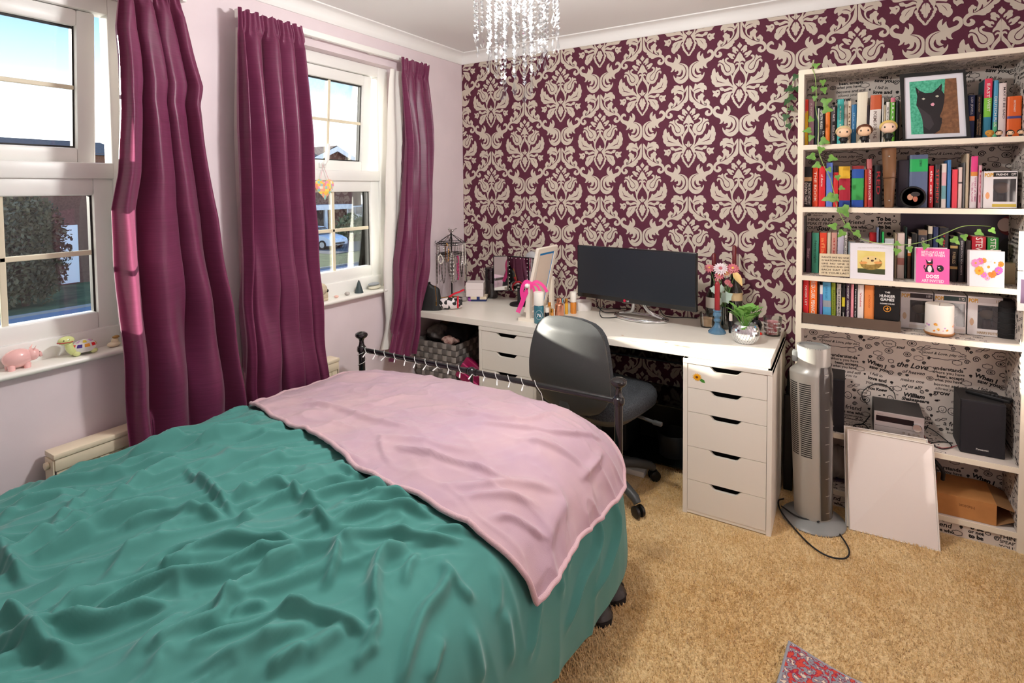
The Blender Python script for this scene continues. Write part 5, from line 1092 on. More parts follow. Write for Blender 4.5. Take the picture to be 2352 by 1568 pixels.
def wine(label, px, py, y, zshoulder_px, ztop_px, lab, r=.04, candle_top=None, lc=(206, 196, 184)):
    q = ony(px, py, y); z1 = ony(px, zshoulder_px, y).z-ZD; z2 = ony(px, ztop_px, y).z-ZD; t = thing('wine_bottle', label, 'bottle', (q.x, y, ZD))
    b = MB(); b.lathe([(r*.95, 0), (r, .004), (r, z1-.05), (r*.9, z1-.02), (r*.45, z1+.02), (.014, z1+.05), (.014, z2-.01), (.016, z2-.01), (.016, z2), (0, z2)], 22, (q.x, y, ZD)); b.build('glass', M_bg, t, 50)
    b = MB(); n = 22; za, zb_ = [ony(px, v, y).z for v in lab]; b.grid([[(q.x+(r+.0006)*math.cos(a), y+(r+.0006)*math.sin(a), z) for a in np.linspace(-PI*.95, .1, 16)] for z in (zb_, za)]); b.build('label_paper', mat('bottle_paper_%d' % lc[0], lc, .6), t, 180)
    if candle_top:
        zc = ony(px, candle_top, y).z-ZD; b = MB(); b.lathe([(.011, z2-.002), (.0105, zc-.006), (.004, zc), (0, zc)], 12, (q.x, y, ZD)); b.build('candle', mat('dark_red_wax', (104, 26, 30), .4), t, 50)
    return t
wine('dark wine bottle with a white label and red candle behind the candlestick', 1639, 690, -.10, 668, 612, (681, 705), .038, 581)
wine('dark wine bottle with a cream label and tall red candle behind the flowers', 1686, 690, -.10, 655, 612, (670, 688), .040, 563, (222, 196, 150))
p = onz(1661, 754, ZD); va_ = thing('flower_vase', 'green glass vase beside the blue candlestick', 'vase', (p.x, p.y, ZD)); M_gg = glassmat('green_glass', (120, 150, 122), .05, 1.3, .10)
vz = ony(1661, 702, p.y).z-ZD; b = MB(); b.lathe([(.026, 0), (.028, .003), (.024, vz*.5), (.024, vz*.85), (.03, vz), (.0285, vz), (.022, vz*.85), (.022, .5*vz), (.024, .006), (0, .006)], 20, (p.x, p.y, ZD)); b.build('glass', M_gg, va_, 50)
M_stem = col((96, 134, 74), .7); M_pet = mat('pink_petal', (226, 146, 150), .7, c2=(206, 104, 118), nscale=60); M_wpet = col((244, 232, 234), .7)
def flower(label, px, py, r, n, m, cm, y=None, layers=2):
    y = p.y-.005 if y is None else y; c = ony(px, py, y); t = thing('flower', label, 'flower', (p.x, p.y, ZD+.012))
    b = MB(); b.tube(spline([(p.x, p.y, ZD+.015), (p.x+(c.x-p.x)*.2, p.y+(c.y-p.y)*.2, ZD+vz), (c.x-(c.x-p.x)*.2, c.y, c.z-.03), tuple(c)], 5), .0016, 5); b.build('stem', M_stem, t, 60)
    dirv = Vector((.15, -.75, .6)).normalized(); u = dirv.orthogonal().normalized(); v = dirv.cross(u)
    b = MB()
    for L_ in range(layers):
        rr = r*(1-.3*L_)
        for i in range(n):
            a = 2*PI*(i+.5*L_)/n; d = u*math.cos(a)+v*math.sin(a); s2 = dirv.cross(d); e = c+dirv*(.004*L_)
            b.add([e+d*.003, e+d*rr*.6+s2*rr*.2+dirv*.005, e+d*rr-dirv*.003*(1-L_), e+d*rr*.6-s2*rr*.2+dirv*.005], [(0, 1, 2, 3)])
    b.build('petals', m, t)
    b = MB(); b.ball(tuple(c+dirv*.005), (r*.25,)*3, 10, 6); b.build('flower_centre', cm, t, 60); return t
yc = col((226, 190, 90), .8); pc_ = col((196, 110, 120), .8)
flower('pink chrysanthemum in the green vase, drooping over the monitor side', 1629, 616, .028, 12, M_pet, yc, layers=3)
flower('white daisy with pale pink centre in the green vase', 1655, 617, .038, 16, M_wpet, pc_, p.y-.03)
flower('pink chrysanthemum in the green vase below the white daisy', 1652, 633, .026, 12, M_pet, yc, p.y-.035, 3)
flower('pink chrysanthemum in the green vase beside the tall red candle', 1683, 617, .034, 14, M_pet, yc, p.y-.01, 3)
flower('orange pink flower in the green vase under the pink chrysanthemum', 1668, 626, .022, 10, col((222, 150, 110), .7), yc, p.y-.02)
flower('small pink bud in the green vase beside the silver leaves', 1671, 648, .018, 12, M_pet, pc_, p.y-.03, 3)
flower('tiny pink bud low in the green vase', 1678, 655, .013, 10, M_pet, pc_, p.y-.03, 3)
flower('small pink bud above the red candle wick in the green vase', 1647, 642, .014, 10, M_pet, yc, p.y-.035, 2)
lc_ = thing('lily', 'drooping cream lily in the green vase', 'flower', (p.x+.002, p.y, ZD+.012)); c = ony(1688, 626, p.y-.03); e = ony(1705, 657, p.y-.035)
b = MB(); b.tube(spline([(p.x+.002, p.y, ZD+.015), (p.x+.012, p.y, ZD+vz), tuple(c)], 6), .0016, 5); b.build('stem', M_stem, lc_, 60)
d = e-c; sdd = Vector((1, 0, .3)).normalized(); b = MB(); b.grid([[c+d*f+sdd*(w*s)+Y3*(-.006*(1-s*s)) for s in (-1, -.5, 0, .5, 1)] for f, w in ((0, .012), (.25, .018), (.5, .016), (.75, .009), (1, .001))]); b.build('petals', col((236, 202, 134), .6), lc_, 180)
M_sl = mat('silver_leaf', (176, 196, 182), .8, noise=.06, nscale=30)
def leaf_blade(b, c, d, n, L, w, lobes=0):
    c, d, n = Vector(c), Vector(d).normalized(), Vector(n).normalized(); s = d.cross(n).normalized(); K = 9; A, B_ = [], []
    for i in range(K+1):
        f = i/K; ww = w*math.sin(PI*min(.97, f**.8*.94+.05))*(1+(.22*math.cos(f*lobes*2*PI) if lobes else 0)); q = c+d*(L*f)-n*(L*.25*f*f); A.append([q-s*ww+n*ww*.2, q, q+s*ww+n*ww*.2])
    b.grid(A)
for lb, px, py, dd, L, w in (('large silver green leaf at the front of the vase', 1657, 690, (.75, -.3, .65), .075, .028), ('round silver leaf at the side of the vase', 1650, 668, (-.75, -.3, .3), .045, .02), ('upright silver leaf in the middle of the vase', 1657, 672, (.05, -.3, 1), .05, .014), ('silver leaf low on the vase rim', 1654, 700, (-.1, -.5, 1), .055, .016)):
    q = ony(px, py, p.y-.03); t = thing('leaf_sprig', lb, 'leaf', (p.x, p.y, ZD+.02)); b = MB(); leaf_blade(b, q, dd, (.1, -.9, .4), L, w, 3); b.build('leaf', M_sl, t, 180)
    b = MB(); b.tube([(p.x, p.y, ZD+.02), (p.x, p.y-.01, ZD+vz), tuple(q)], .0014, 5); b.build('stem', M_stem, t, 60)
p = onz(1678, 764, ZD); t = thing('lip_gloss', 'black lip gloss tube with clear applicator cap beside the disco planter', 'lip gloss', (p.x, p.y, ZD))
b = MB(); b.lathe([(.009, 0), (.0095, .002), (.0095, .055), (.008, .06)], 14, (p.x, p.y, ZD)); b.build('tube', col((16, 16, 18), .15), t, 50)
b = MB(); b.lathe([(.008, .06), (.0085, .062), (.0075, .095), (.004, .105), (0, .106)], 14, (p.x, p.y, ZD)); b.build('cap', col((228, 214, 206), .3), t, 50)
p = onz(1668, 754, ZD); lathe_thing('mascara', 'black mascara tube beside the lip gloss', 'cosmetic', (p.x+.004, p.y, ZD), [(.007, 0), (.0075, .002), (.0075, .07), (.006, .072), (0, .072)], col((18, 18, 20), .2), 12)
# mirror-tiled planter
p = onz(1712, 786, ZD); DR = .062; dz = .048; dp = thing('disco_planter', 'mirror tiled disco ball planter on the desk corner', 'planter', (p.x, p.y, ZD))
b = MB(); b.lathe([(.035, 0)]+[(DR*.975*math.cos(t), dz+DR*.95*math.sin(t)) for t in np.linspace(-.85, .62, 14)]+[(DR*.975*math.cos(.62)-.004, dz+DR*.95*math.sin(.62)), (.03, .05), (0, .05)], 28, (p.x, p.y, ZD)); b.build('bowl', col((200, 200, 198), .4), dp, 50)
M_tile = mat('mirror_tile', (236, 238, 240), .04, metal=1)
tm = None; rows_t = np.linspace(-.78, .58, 10)
for t_ in rows_t:
    rr = DR*math.cos(t_); nt_ = max(10, int(2*PI*rr/.0125))
    for i in range(nt_):
        a = 2*PI*i/nt_; nrm = Vector((math.cos(t_)*math.cos(a), math.cos(t_)*math.sin(a), math.sin(t_))); 
        if tm is None:
            b = MB(); b.box(-.0055, .0055, -.0055, .0055, 0, .0012); o = b.build('mirror_tile', M_tile, dp, world=False); tm = o.data
        else: o = bpy.data.objects.new('mirror_tile', tm); COL.objects.link(o); o.parent = dp
        xa = Vector((-math.sin(a), math.cos(a), 0)); ya = nrm.cross(xa); c = Vector((0, 0, dz))+nrm*DR*.975
        o.matrix_local = Matrix(((xa.x, ya.x, nrm.x, c.x), (xa.y, ya.y, nrm.y, c.y), (xa.z, ya.z, nrm.z, c.z), (0, 0, 0, 1)))
pp = thing('potted_plant', 'artificial green leafy plant growing in the disco planter', 'plant', (p.x, p.y, ZD+.055)); M_lf = mat('fresh_leaf', (124, 176, 82), .5, c2=(92, 148, 66), nscale=25); rnd = random.Random(8)
b = MB(); b.lathe([(.048, .05), (.048, .056), (0, .058)], 18, (p.x, p.y, ZD)); b.build('soil', col((46, 38, 34), .9), pp)
for k in range(22):
    a = k*2.399; el = .55+.45*rnd.random(); d = Vector((math.cos(a)*(1.15-el), math.sin(a)*(1.15-el), el+.35)).normalized(); L = rnd.uniform(.06, .125); base = Vector((p.x, p.y, ZD+.056)); mid = base+d*L*.8
    b = MB(); b.tube([base, base+d*L*.4, mid], .0015, 5); b.build('stem', M_lf, pp, 60)
    b = MB(); out = Vector((math.cos(a), math.sin(a), .5)).normalized(); leaf_blade(b, mid, (d+out*.35), (-out.x*.6, -out.y*.6, .7), rnd.uniform(.045, .065), rnd.uniform(.018, .028), 3); b.build('leaf', M_lf, pp, 180)
b = MB(); leaf_blade(b, (p.x-.005, p.y-.045, ZD+.075), (.2, -.6, .3), (0, -.6, .8), .04, .016); b.build('leaf', M_lf, pp, 180)
q = onz(1745, 768, ZD); b = MB(); b.lathe([(.010, 0), (.012, .006), (.006, .012), (0, .013)], 8, (q.x, q.y, ZD)); solid(b, 'hair_claw', col((250, 60, 50), .3), 'bright red hair clip behind the disco planter', 'hair clip', (q.x, q.y, ZD))
q = onz(1735, 760, ZD); lathe_thing('perfume_bottle', 'round dark perfume bottle behind the disco planter', 'bottle', (q.x, q.y+.02, ZD), [(.02, 0), (.026, .01), (.03, .03), (.02, .05), (.008, .056), (.012, .06), (.012, .08), (0, .082)], col((24, 22, 26), .12), 18)
# ================================================================ BOOKCASE
BYF = -.252; BX0, BX1, TH = 2.071, 2.898, .023; IX0, IX1 = BX0+TH, 2.856
SZ = [1.975, 1.636, 1.354, 1.042, .820, .337, .077]; ST = .021
M_shelf = mat('cream_white_shelf', (244, 234, 212), .4, noise=.015, nscale=5); M_paper = mat('doodle_paper', (216, 206, 196), .75, noise=.03, nscale=8)
M_ink = col((26, 22, 22), .7); M_ink2 = col((84, 78, 74), .7)
bc = thing('bookcase', 'tall built-in cream bookcase lined with black and white doodle paper', 'bookcase', ((BX0+BX1)/2, -.126, 0))
b = MB(); b.box(BX0, IX0, BYF, -.002, 0, SZ[0]); b.build('side_panel', M_shelf, bc)
b = MB(); b.box(IX1, BX1, BYF, -.002, 0, SZ[0]); b.build('side_panel', M_shelf, bc)
b = MB(); b.box(IX0, IX1, -.008, -.002, 0, SZ[0]-ST); b.build('back_panel', M_paper, bc)
shelves = []
for k, z in enumerate(SZ):
    b = MB(); b.box(IX0, IX1, BYF, -.008, z-ST, z); shelves.append(b.build('shelf', M_shelf, bc))
    b = MB(); b.box(IX0, IX1, BYF+.006, -.009, z-ST-.0006, z-ST-.0001); b.box(IX0, IX1, BYF+.006, -.009, z+.0001, z+.0006); b.build('paper_lining', M_paper, shelves[-1])
b = MB(); b.box(IX0, IX1, BYF+.010, BYF+.026, 0, SZ[6]-ST); b.build('plinth', M_paper, bc)
b = MB(); b.box(IX1-.0008, IX1-.0001, BYF+.004, -.009, 0, SZ[0]-ST); b.box(IX0+.0001, IX0+.0008, BYF+.004, -.009, 0, SZ[0]-ST); b.build('paper_lining', M_paper, bc)
# one tile of doodles and handwriting, drawn flat then laid on every papered surface
TW, THH = .46*.86, .52*.86
tile = {0: ([], []), 1: ([], [])}
def t_add(k, V, F): V = [(p[0]*.86, p[1]*.86) for p in V]; n = len(tile[k][0]); tile[k][0].extend(V); tile[k][1].extend([tuple(i+n for i in f) for f in F])
def t_text(s, u, v, h, shear=0, bold=0, k=0, rot=0, w=None):
    V, F, tw, th, cx, cy = tmesh(s, shear, bold+.018); sy = h/.68; sx = (w/tw) if w else sy; c, d = math.cos(rot), math.sin(rot)
    t_add(k, [(u+((p[0]-cx)*sx*c-(p[1]-cy)*sy*d), v+((p[0]-cx)*sx*d+(p[1]-cy)*sy*c)) for p in V], F)
def t_stroke(P, w=.0011, closed=False, k=0):
    n = len(P); V = []; F = []; w *= 1.45
    for i in range(n):
        a = P[(i-1) % n] if closed or i > 0 else P[i]; c = P[(i+1) % n] if closed or i < n-1 else P[i]; dx, dy = c[0]-a[0], c[1]-a[1]; L = math.hypot(dx, dy) or 1
        V += [(P[i][0]-dy/L*w, P[i][1]+dx/L*w), (P[i][0]+dy/L*w, P[i][1]-dx/L*w)]
    for i in range(n if closed else n-1): j = (i+1) % n; F.append((2*i, 2*i+1, 2*j+1, 2*j))
    t_add(k, V, F)
def circ(u, v, r, n=14, e=1): return [(u+r*math.cos(2*PI*i/n), v+r*e*math.sin(2*PI*i/n)) for i in range(n)]
def cloud(u, v, r, e=.6, n=7, k=0): t_stroke([(u+r*(1+.18*abs(math.sin(n*a/2)))*math.cos(a), v+r*e*(1+.18*abs(math.sin(n*a/2)))*math.sin(a)) for a in np.linspace(0, 2*PI, 42, endpoint=False)], .0010, True, k)
def blob(P, k=0): t_add(k, P, [tuple(range(len(P)))])
def face(u, v, r): t_stroke(circ(u, v, r, 16, 1.1), .0011, True); blob(circ(u-r*.3, v+r*.15, .0018, 6)); blob(circ(u+r*.3, v+r*.15, .0018, 6)); t_stroke([(u-r*.35, v-r*.35), (u, v-r*.55), (u+r*.35, v-r*.35)])
def bird(u, v, r): blob(circ(u, v, r, 12, .8)); t_stroke([(u-r*.3, v-r*.7), (u-r*.3, v-r*1.4)]); t_stroke([(u+r*.3, v-r*.7), (u+r*.3, v-r*1.4)])
def target(u, v, r): t_stroke(circ(u, v, r, 20, .75), .001, True); t_stroke(circ(u, v, r*.55, 14, .75), .0008, True); blob(circ(u, v, r*.25, 8))
def wing(u, v, s): t_stroke([(u, v), (u+s*.3, v+s*.35), (u+s, v+s*.4), (u+s*.9, v+s*.15), (u+s*.7, v+s*.1), (u+s*.5, v-s*.05), (u+s*.25, v-s*.08), (u, v)], .001)
def swirl(u, v, r): t_stroke([(u+r*(1-t/14)*math.cos(t), v+r*(1-t/14)*math.sin(t)) for t in np.linspace(0, 12, 34)], .0012)
t_text('the Love', .075, .485, .026, .4, .01); t_text('of heaven', .08, .45, .017, .35); t_text('makes one', .075, .405, .016, .3); t_text('of us all?', .075, .372, .017, .4, .01)
t_text('understands', .225, .49, .017, 0, .015); t_text('where you have', .225, .467, .014); t_text('been, accepts', .235, .447, .014, 0, .02); t_text('what you have', .225, .427, .013, 0, .01); t_text('become and still', .235, .405, .014, .2); t_text('allows you to', .23, .382, .014, .3, 0, 1); t_text('grow', .20, .355, .022, 0, .01)
t_text('When I', .375, .47, .02, 0, .03, 0, -.25); t_text('saw you', .385, .44, .018, 0, .02, 0, -.15); t_text('I fell in', .375, .41, .015, .2, 0, 0, -.15); t_text('love and', .38, .385, .017, 0, .03, 0, -.1); t_text('you smiled', .375, .357, .015, 0, .01, 1, -.1); t_text('You Knew', .38, .33, .014, 0, .04)
t_text('William', .085, .325, .020, .2, .035); t_text('Shakespeare', .09, .30, .016, .2, .035); t_text('THINK AND', .09, .215, .017, 0, 0); t_text('SPEAK IT FROM', .095, .192, .014, 0, 0); t_text('YOUR', .055, .168, .016, 0, .0); t_text('Soul', .115, .166, .024, .4, .02)
t_text('a friend', .26, .205, .022, .1, .0); t_text('is one who', .27, .178, .015, 0, .02); t_text('knows you as', .27, .157, .011, .3); t_text('To be', .395, .225, .018, 0, .05); t_text('or not', .40, .203, .015, 0, .03); t_text('to be', .40, .182, .017, 0, .05)
t_text('Good & Love, play on', .20, .045, .013, .4, .0); cloud(.20, .045, .085, .28, 11); t_text('they do not love', .09, .265, .008, .4, 0, 1); t_text('that do not show', .09, .252, .008, .4, 0, 1); t_text('their love', .085, .239, .008, .4, 0, 1)
for u, v in ((.32, .30), (.03, .12), (.43, .07)): cloud(u, v, .028); t_text('Love', u, v, .010, .4)
for u, v, r in ((.325, .262, .022), (.07, .085, .02), (.43, .03, .018), (.15, .43, .014)): target(u, v, r)
for u, v, r in ((.205, .275, .016), (.245, .272, .017), (.345, .135, .016), (.17, .11, .017), (.44, .29, .014)): face(u, v, r)
for u, v, r in ((.155, .345, .008), (.42, .145, .011), (.30, .09, .012), (.03, .275, .008), (.445, .38, .008), (.16, .235, .007)): bird(u, v, r)
for u, v, s_ in ((.27, .33, .03), (.12, .07, .03), (.36, .09, .028), (.20, .22, .025)): wing(u, v, s_); wing(u, v, -s_)
for u, v, r in ((.44, .43, .014), (.015, .20, .012), (.235, .105, .014), (.30, .02, .012), (.02, .43, .010)): swirl(u, v, r)
for u, v in ((.15, .48), (.30, .43), (.01, .35), (.19, .14), (.33, .18), (.10, .01), (.38, .01), (.26, .01)): cloud(u, v, .018, .6, 6, 1)
occ = {(int(p[0]/.86/.006), int(p[1]/.86/.006)) for k in (0, 1) for p in tile[k][0]}; rnd = random.Random(21)
for r in (.018, .013, .0095, .0075):
    for _ in range(420):
        u, v = rnd.uniform(.01, .45), rnd.uniform(.01, .51); m_ = int(r*1.05/.006)+1; iu, iv = int(u/.006), int(v/.006)
        if any((iu+a, iv+c) in occ for a in range(-m_, m_+1) for c in range(-m_, m_+1) if a*a+c*c <= m_*m_): continue
        q = rnd.randrange(7)
        if q == 0: bird(u, v, r*.55)
        elif q == 1: face(u, v, r*.8)
        elif q == 2: swirl(u, v, r*.9)
        elif q == 3: target(u, v, r*.9)
        elif q == 4: cloud(u, v, r*.85, .8, 6)
        elif q == 5: t_text(rnd.choice(['love', 'be', 'you', 'soul', 'joy']), u, v, r*.8, .3, .02)
        else: blob(circ(u, v, r*.5, 10, .6)); wing(u, v, r*.8)
        occ |= {(iu+a, iv+c) for a in range(-m_, m_+1) for c in range(-m_, m_+1) if a*a+c*c <= m_*m_}
def doodle(fn, w, h, par, ou=0, ov=0):
    for k, m in ((0, M_ink), (1, M_ink2)):
        V, F = tile[k]; b = MB(); nv, nf = [], []
        for iu in range(-1, int(w/TW)+2):
            for iv in range(-1, int(h/THH)+2):
                du, dv = iu*TW-ou, iv*THH-ov
                if du > w or dv > h or du+TW < 0 or dv+THH < 0: continue
                ok = [0 <= p[0]+du <= w and 0 <= p[1]+dv <= h for p in V]; mp = {}
                for f in F:
                    if all(ok[i] for i in f):
                        g = []
                        for i in f:
                            if i not in mp: mp[i] = len(nv); nv.append(fn(V[i][0]+du, V[i][1]+dv))
                            g.append(mp[i])
                        nf.append(g)
        if nf: b.add(nv, nf); b.build('doodle_print', m, par, kind='stuff')
backp = [o for o in bc.children if o.name.startswith('back_panel')][0]
doodle(lambda u, v: (IX0+u, -.0083, v), IX1-IX0, SZ[0]-ST, backp, .02, .24)
doodle(lambda u, v: (IX1-.0011, -.009-u, v), .24, SZ[0]-ST, backp, .1, .05)
for k in (2, 3, 4, 5, 6): doodle(lambda u, v: (IX0+u, BYF+.008+v, SZ[k]+.0008), IX1-IX0, .23, shelves[k], .13*k, .1*k)
for k in (0, 1): doodle(lambda u, v: (IX0+u, BYF+.008+v, SZ[k]-ST-.0008), IX1-IX0, .23, shelves[k], .13*k, .1*k)
doodle(lambda u, v: (IX0+u, BYF+.0096, v), IX1-IX0, SZ[6]-ST, [o for o in bc.children if o.name.startswith('plinth')][0], .1, .14)

SZ = [z+.0008 for z in SZ]
# ---- books
zA = lambda x, y: (1820+x/4.126, 120+y/4.126)
zC = lambda x, y: (1820+x/4.421, 480+y/4.421)
M_page = mat('page_edges', (232, 222, 200), .9)
def book(phrase, x0, x1, yt, c, conv, zs, yp, group, bands=(), text=None, tc=(240, 236, 226), lean=0, depth=.12, gap=.0008):
    ym = {zA: 700, zC: 500}.get(conv, 600)
    xa, xb = ony(*conv(x0, yt+80), yp).x+gap, ony(*conv(x1, yt+80), yp).x-gap; zt = ony(*conv((x0+x1)/2, yt), yp).z
    if xb-xa < .006: xb = xa+.006
    t = thing('book', phrase, 'book', ((xa+xb)/2, yp+depth/2, zs), group=group); h = zt-zs
    def P(x, y, z): return Vector((x+lean*(z-zs)/h, y, z))
    def pbox(b, x0_, x1_, y0, y1, z0, z1): b.add([P(x, y, z) for z in (z0, z1) for y in (y0, y1) for x in (x0_, x1_)], [(0, 2, 3, 1), (4, 5, 7, 6), (0, 1, 5, 4), (2, 6, 7, 3), (0, 4, 6, 2), (1, 3, 7, 5)])
    w = xb-xa; tk = min(.0018, w*.15); sp = .0035; b = MB(); b.k = 0
    # rounded spine plus two boards
    cs = [(xa, yp+depth), (xa, yp+sp), (xa+w*.12, yp+.0012), (xa+w*.35, yp), (xa+w*.65, yp), (xb-w*.12, yp+.0012), (xb, yp+sp), (xb, yp+depth), (xb-tk, yp+depth), (xb-tk, yp+sp+.001), (xa+tk, yp+sp+.001), (xa+tk, yp+depth)]
    zb = [0]+[v for q in bands for v in q[:2]]+[1]; n = len(cs)
    b.add([P(x, y, zs) for x, y in cs]+[P(x, y, zt) for x, y in cs], [tuple(range(n))[::-1], tuple(range(n, 2*n))]+[(i, (i+1) % n, n+(i+1) % n, n+i) for i in range(n)])
    cov = b.build('cover', col(c, .45), t)
    b = MB(); pbox(b, xa+tk, xb-tk, yp+sp+.001, yp+depth-.002, zs+.002, zt-.002); b.build('pages', M_page, t)
    for q in bands:
        b = MB(); b.add([P(x, y-.0003, zs+h*f) for f in q[:2] for x, y in cs[1:7]], [(i, i+1, 7+i, 6+i) for i in range(5)]); b.build('spine_band', col(q[2], .45), cov)
    if text:
        for s, f0, f1, wf, off in (text if isinstance(text, list) else [(text, .12, .88, .5, 0)]):
            b = MB(); zc_ = zs+h*(f0+f1)/2; put_text(b, s, P((xa+xb)/2+off*w, yp-.0005, zc_), -Z3, X3, w=h*(f1-f0), h=min(w*wf, h*(f1-f0)*.35), bold=.01); b.build('lettering', col(tc, .5), cov)
    return t
GA, GB, GC, GD = 'books on the top shelf', 'books on the second shelf', 'books on the third shelf', 'books on the brown riser'
yA = -.165
A_ = lambda ph, x0, x1, yt, c, **k: book(ph, x0, x1, yt, c, zA, SZ[1], yA, GA, **k)
A_('red and yellow paperback at the ivy end of the top shelf', 105, 152, 447, (246, 196, 30), bands=[(.75, 1, (236, 62, 40))], text=[('X', .70, .78, .4, 0)], tc=(220, 40, 160))
A_('mauve paperback beside the red and yellow paperback', 152, 208, 445, (186, 146, 160), text=[('A. NOVELS', .55, .92, .35, 0)])
A_('thin dark teal book beside the mauve paperback', 208, 240, 510, (40, 56, 62))
A_('thin white book behind the ivy on the top shelf', 240, 258, 530, (232, 228, 220))
A_('black paperback with white and gold title behind the ivy', 258, 312, 535, (20, 20, 22), text=[('EVELYN HUGO', .45, .95, .45, -.18), ('TAYLOR', .12, .4, .35, .2)])
A_('bright orange paperback between two black paperbacks', 312, 360, 540, (236, 122, 30))
A_('black paperback beside the teal book on the top shelf', 360, 425, 505, (24, 20, 22), text=[('BOY PARTS', .60, .95, .3, 0), ('ELIZA CLARK', .1, .5, .3, 0)], tc=(226, 206, 206))
A_('turquoise hardback behind the pale haired figurine', 425, 490, 445, (66, 178, 172), text=[('a little life', .3, .85, .25, 0)])
A_('narrow beige paperback beside the turquoise hardback', 490, 525, 495, (186, 176, 162))
A_('cream paperback with brown lettering on the top shelf', 525, 560, 460, (226, 208, 180), text='PRIDE', tc=(120, 90, 60))
A_('blue paperback beside the tall ivory book', 560, 610, 495, (42, 112, 160), text=[('the sea', .3, .8, .3, 0)], tc=(160, 200, 220))
A_('tall plain ivory book on the top shelf', 606, 706, 378, (242, 234, 210), lean=.004)
A_('thin dark book beside the tall ivory book', 709, 733, 500, (44, 34, 40))
A_('white poetry book with rust coloured top', 727, 836, 405, (238, 230, 222), bands=[(.70, 1, (200, 92, 50))], text=[('POEMS FOR THE', .1, .66, .3, 0)], tc=(90, 60, 50), lean=.005)
A_('thin white book beside the rust topped poetry book', 850, 868, 430, (226, 226, 220))
A_('small beige book behind the fair haired figurine', 868, 888, 500, (206, 190, 160))
A_('small white book with grey lettering beside the green book', 888, 925, 470, (236, 230, 222), text='stories', tc=(90, 90, 90))
A_('lime green book with pink top on the top shelf', 928, 978, 430, (112, 186, 64), bands=[(.90, 1, (222, 120, 140))], text='lingo')
A_('black book beside the picture frame on the top shelf', 980, 1018, 460, (22, 22, 24))
A_('navy paperback with an orange flash beside the picture frame', 1665, 1735, 405, (28, 44, 86), bands=[(.42, .52, (226, 120, 60))], text=[('LISA JEWELL', .55, .95, .42, 0)], tc=(214, 214, 220))
A_('dark blue paperback with tan lettering on the top shelf', 1742, 1802, 400, (28, 26, 36), text=[('SALLY ROONEY', .6, .95, .25, 0), ('CONVERSATIONS', .08, .55, .28, .2), ('WITH FRIENDS', .1, .45, .28, -.2)], tc=(206, 170, 120))
A_('tall pink, green and blue striped paperback on the top shelf', 1812, 1892, 250, (52, 132, 160), bands=[(.36, .68, (134, 206, 66)), (.68, 1, (226, 60, 90))], text=[('EAST', .68, .92, .4, 0), ('WEST', .45, .66, .4, .1)], lean=.003)
A_('tall blue language course book on the top shelf', 1905, 1952, 265, (80, 160, 196), bands=[(0, .28, (90, 180, 130))], text=[('DEUTSCH PLUS', .2, .72, .55, 0)], lean=.002)
A_('tall pinkish white paperback beside the orange dictionary', 1958, 2034, 290, (236, 220, 216), text=[('MAY IT BE SAID', .35, .92, .3, .2)], tc=(60, 50, 54))
A_('thick orange dictionary at the end of the top shelf', 2038, 2178, 415, (232, 104, 40), bands=[(.46, .52, (70, 70, 130))], text=[('DICTIONARY', .62, .9, .14, 0)])
yB = -.165
B_ = lambda ph, x0, x1, yt, c, **k: book(ph, x0, x1, yt, c, zA, SZ[2], yB, GB, **k)
B_('black paperback with a gold oval at the ivy end of the second shelf', 108, 185, 1085, (22, 22, 24), bands=[(.64, .74, (200, 160, 110))], text=[('DONNA TARTT', .05, .6, .36, -.2), ('THE SECRET HISTORY', .05, .6, .3, .22)])
B_('red orange paperback with white edges on the second shelf', 190, 245, 1085, (234, 76, 40), text='THE BOOK', tc=(250, 230, 210))
B_('scarlet hardback on the second shelf', 248, 315, 1080, (222, 38, 44), text=[('of thorns', .5, .8, .3, 0)])
B_('periwinkle blue hardback behind the ivy', 320, 385, 1045, (100, 128, 208))
B_('black topped red paperback behind the ivy', 388, 438, 1075, (214, 44, 44), bands=[(.84, 1, (26, 24, 26))])
B_('thick yellow, red and blue striped hardback', 444, 556, 1080, (176, 28, 52), bands=[(0, .16, (36, 70, 150)), (.70, 1, (238, 190, 50))], lean=-.003)
B_('thick green and blue striped hardback', 562, 680, 1075, (60, 168, 82), bands=[(0, .17, (40, 80, 170)), (.70, .92, (36, 84, 168)), (.92, 1, (150, 40, 40))])
B_('dull red paperback beside the striped hardbacks', 684, 716, 1110, (186, 62, 34))
B_('dark red art book with white lettering', 718, 772, 1010, (172, 40, 50), bands=[(.8, 1, (196, 110, 110))], text=[('ARTISTS IN LOVE', .15, .78, .4, 0)], lean=-.006)
B_('black paperback with red lettering beside the brown leather case', 776, 856, 1070, (22, 20, 22), text=[('RED', .3, .85, .45, 0)], tc=(170, 30, 40))
B_('large slate blue dictionary with a green label', 1112, 1288, 970, (92, 106, 136), bands=[(.68, .92, (40, 176, 92))], text=[('GERMAN', .78, .90, .16, .1)], tc=(20, 70, 60))
B_('red paperback beside the slate dictionary', 1295, 1342, 1075, (206, 34, 46), text='the cat in', tc=(245, 230, 226))
B_('charcoal paperback with red lettering on the second shelf', 1350, 1405, 1060, (58, 54, 54), text='STEPHEN', tc=(196, 60, 50))
B_('slim white, pink and teal patterned paperback', 1415, 1464, 1055, (226, 214, 206), bands=[(.2, .5, (110, 160, 166)), (.5, .8, (226, 176, 180))])
B_('slim bright blue hardback on the second shelf', 1470, 1508, 1020, (66, 122, 178))
B_('coral red hardback on the second shelf', 1514, 1570, 1110, (232, 70, 84))
B_('cream paperback beside the coral hardback', 1574, 1614, 1090, (224, 204, 196), bands=[(.60, .64, (70, 60, 60))])
B_('thin grey book beside the spiral notebook', 1618, 1642, 1045, (110, 108, 108))
B_('tall kraft spiral notebook on the second shelf', 1646, 1680, 960, (196, 178, 150))
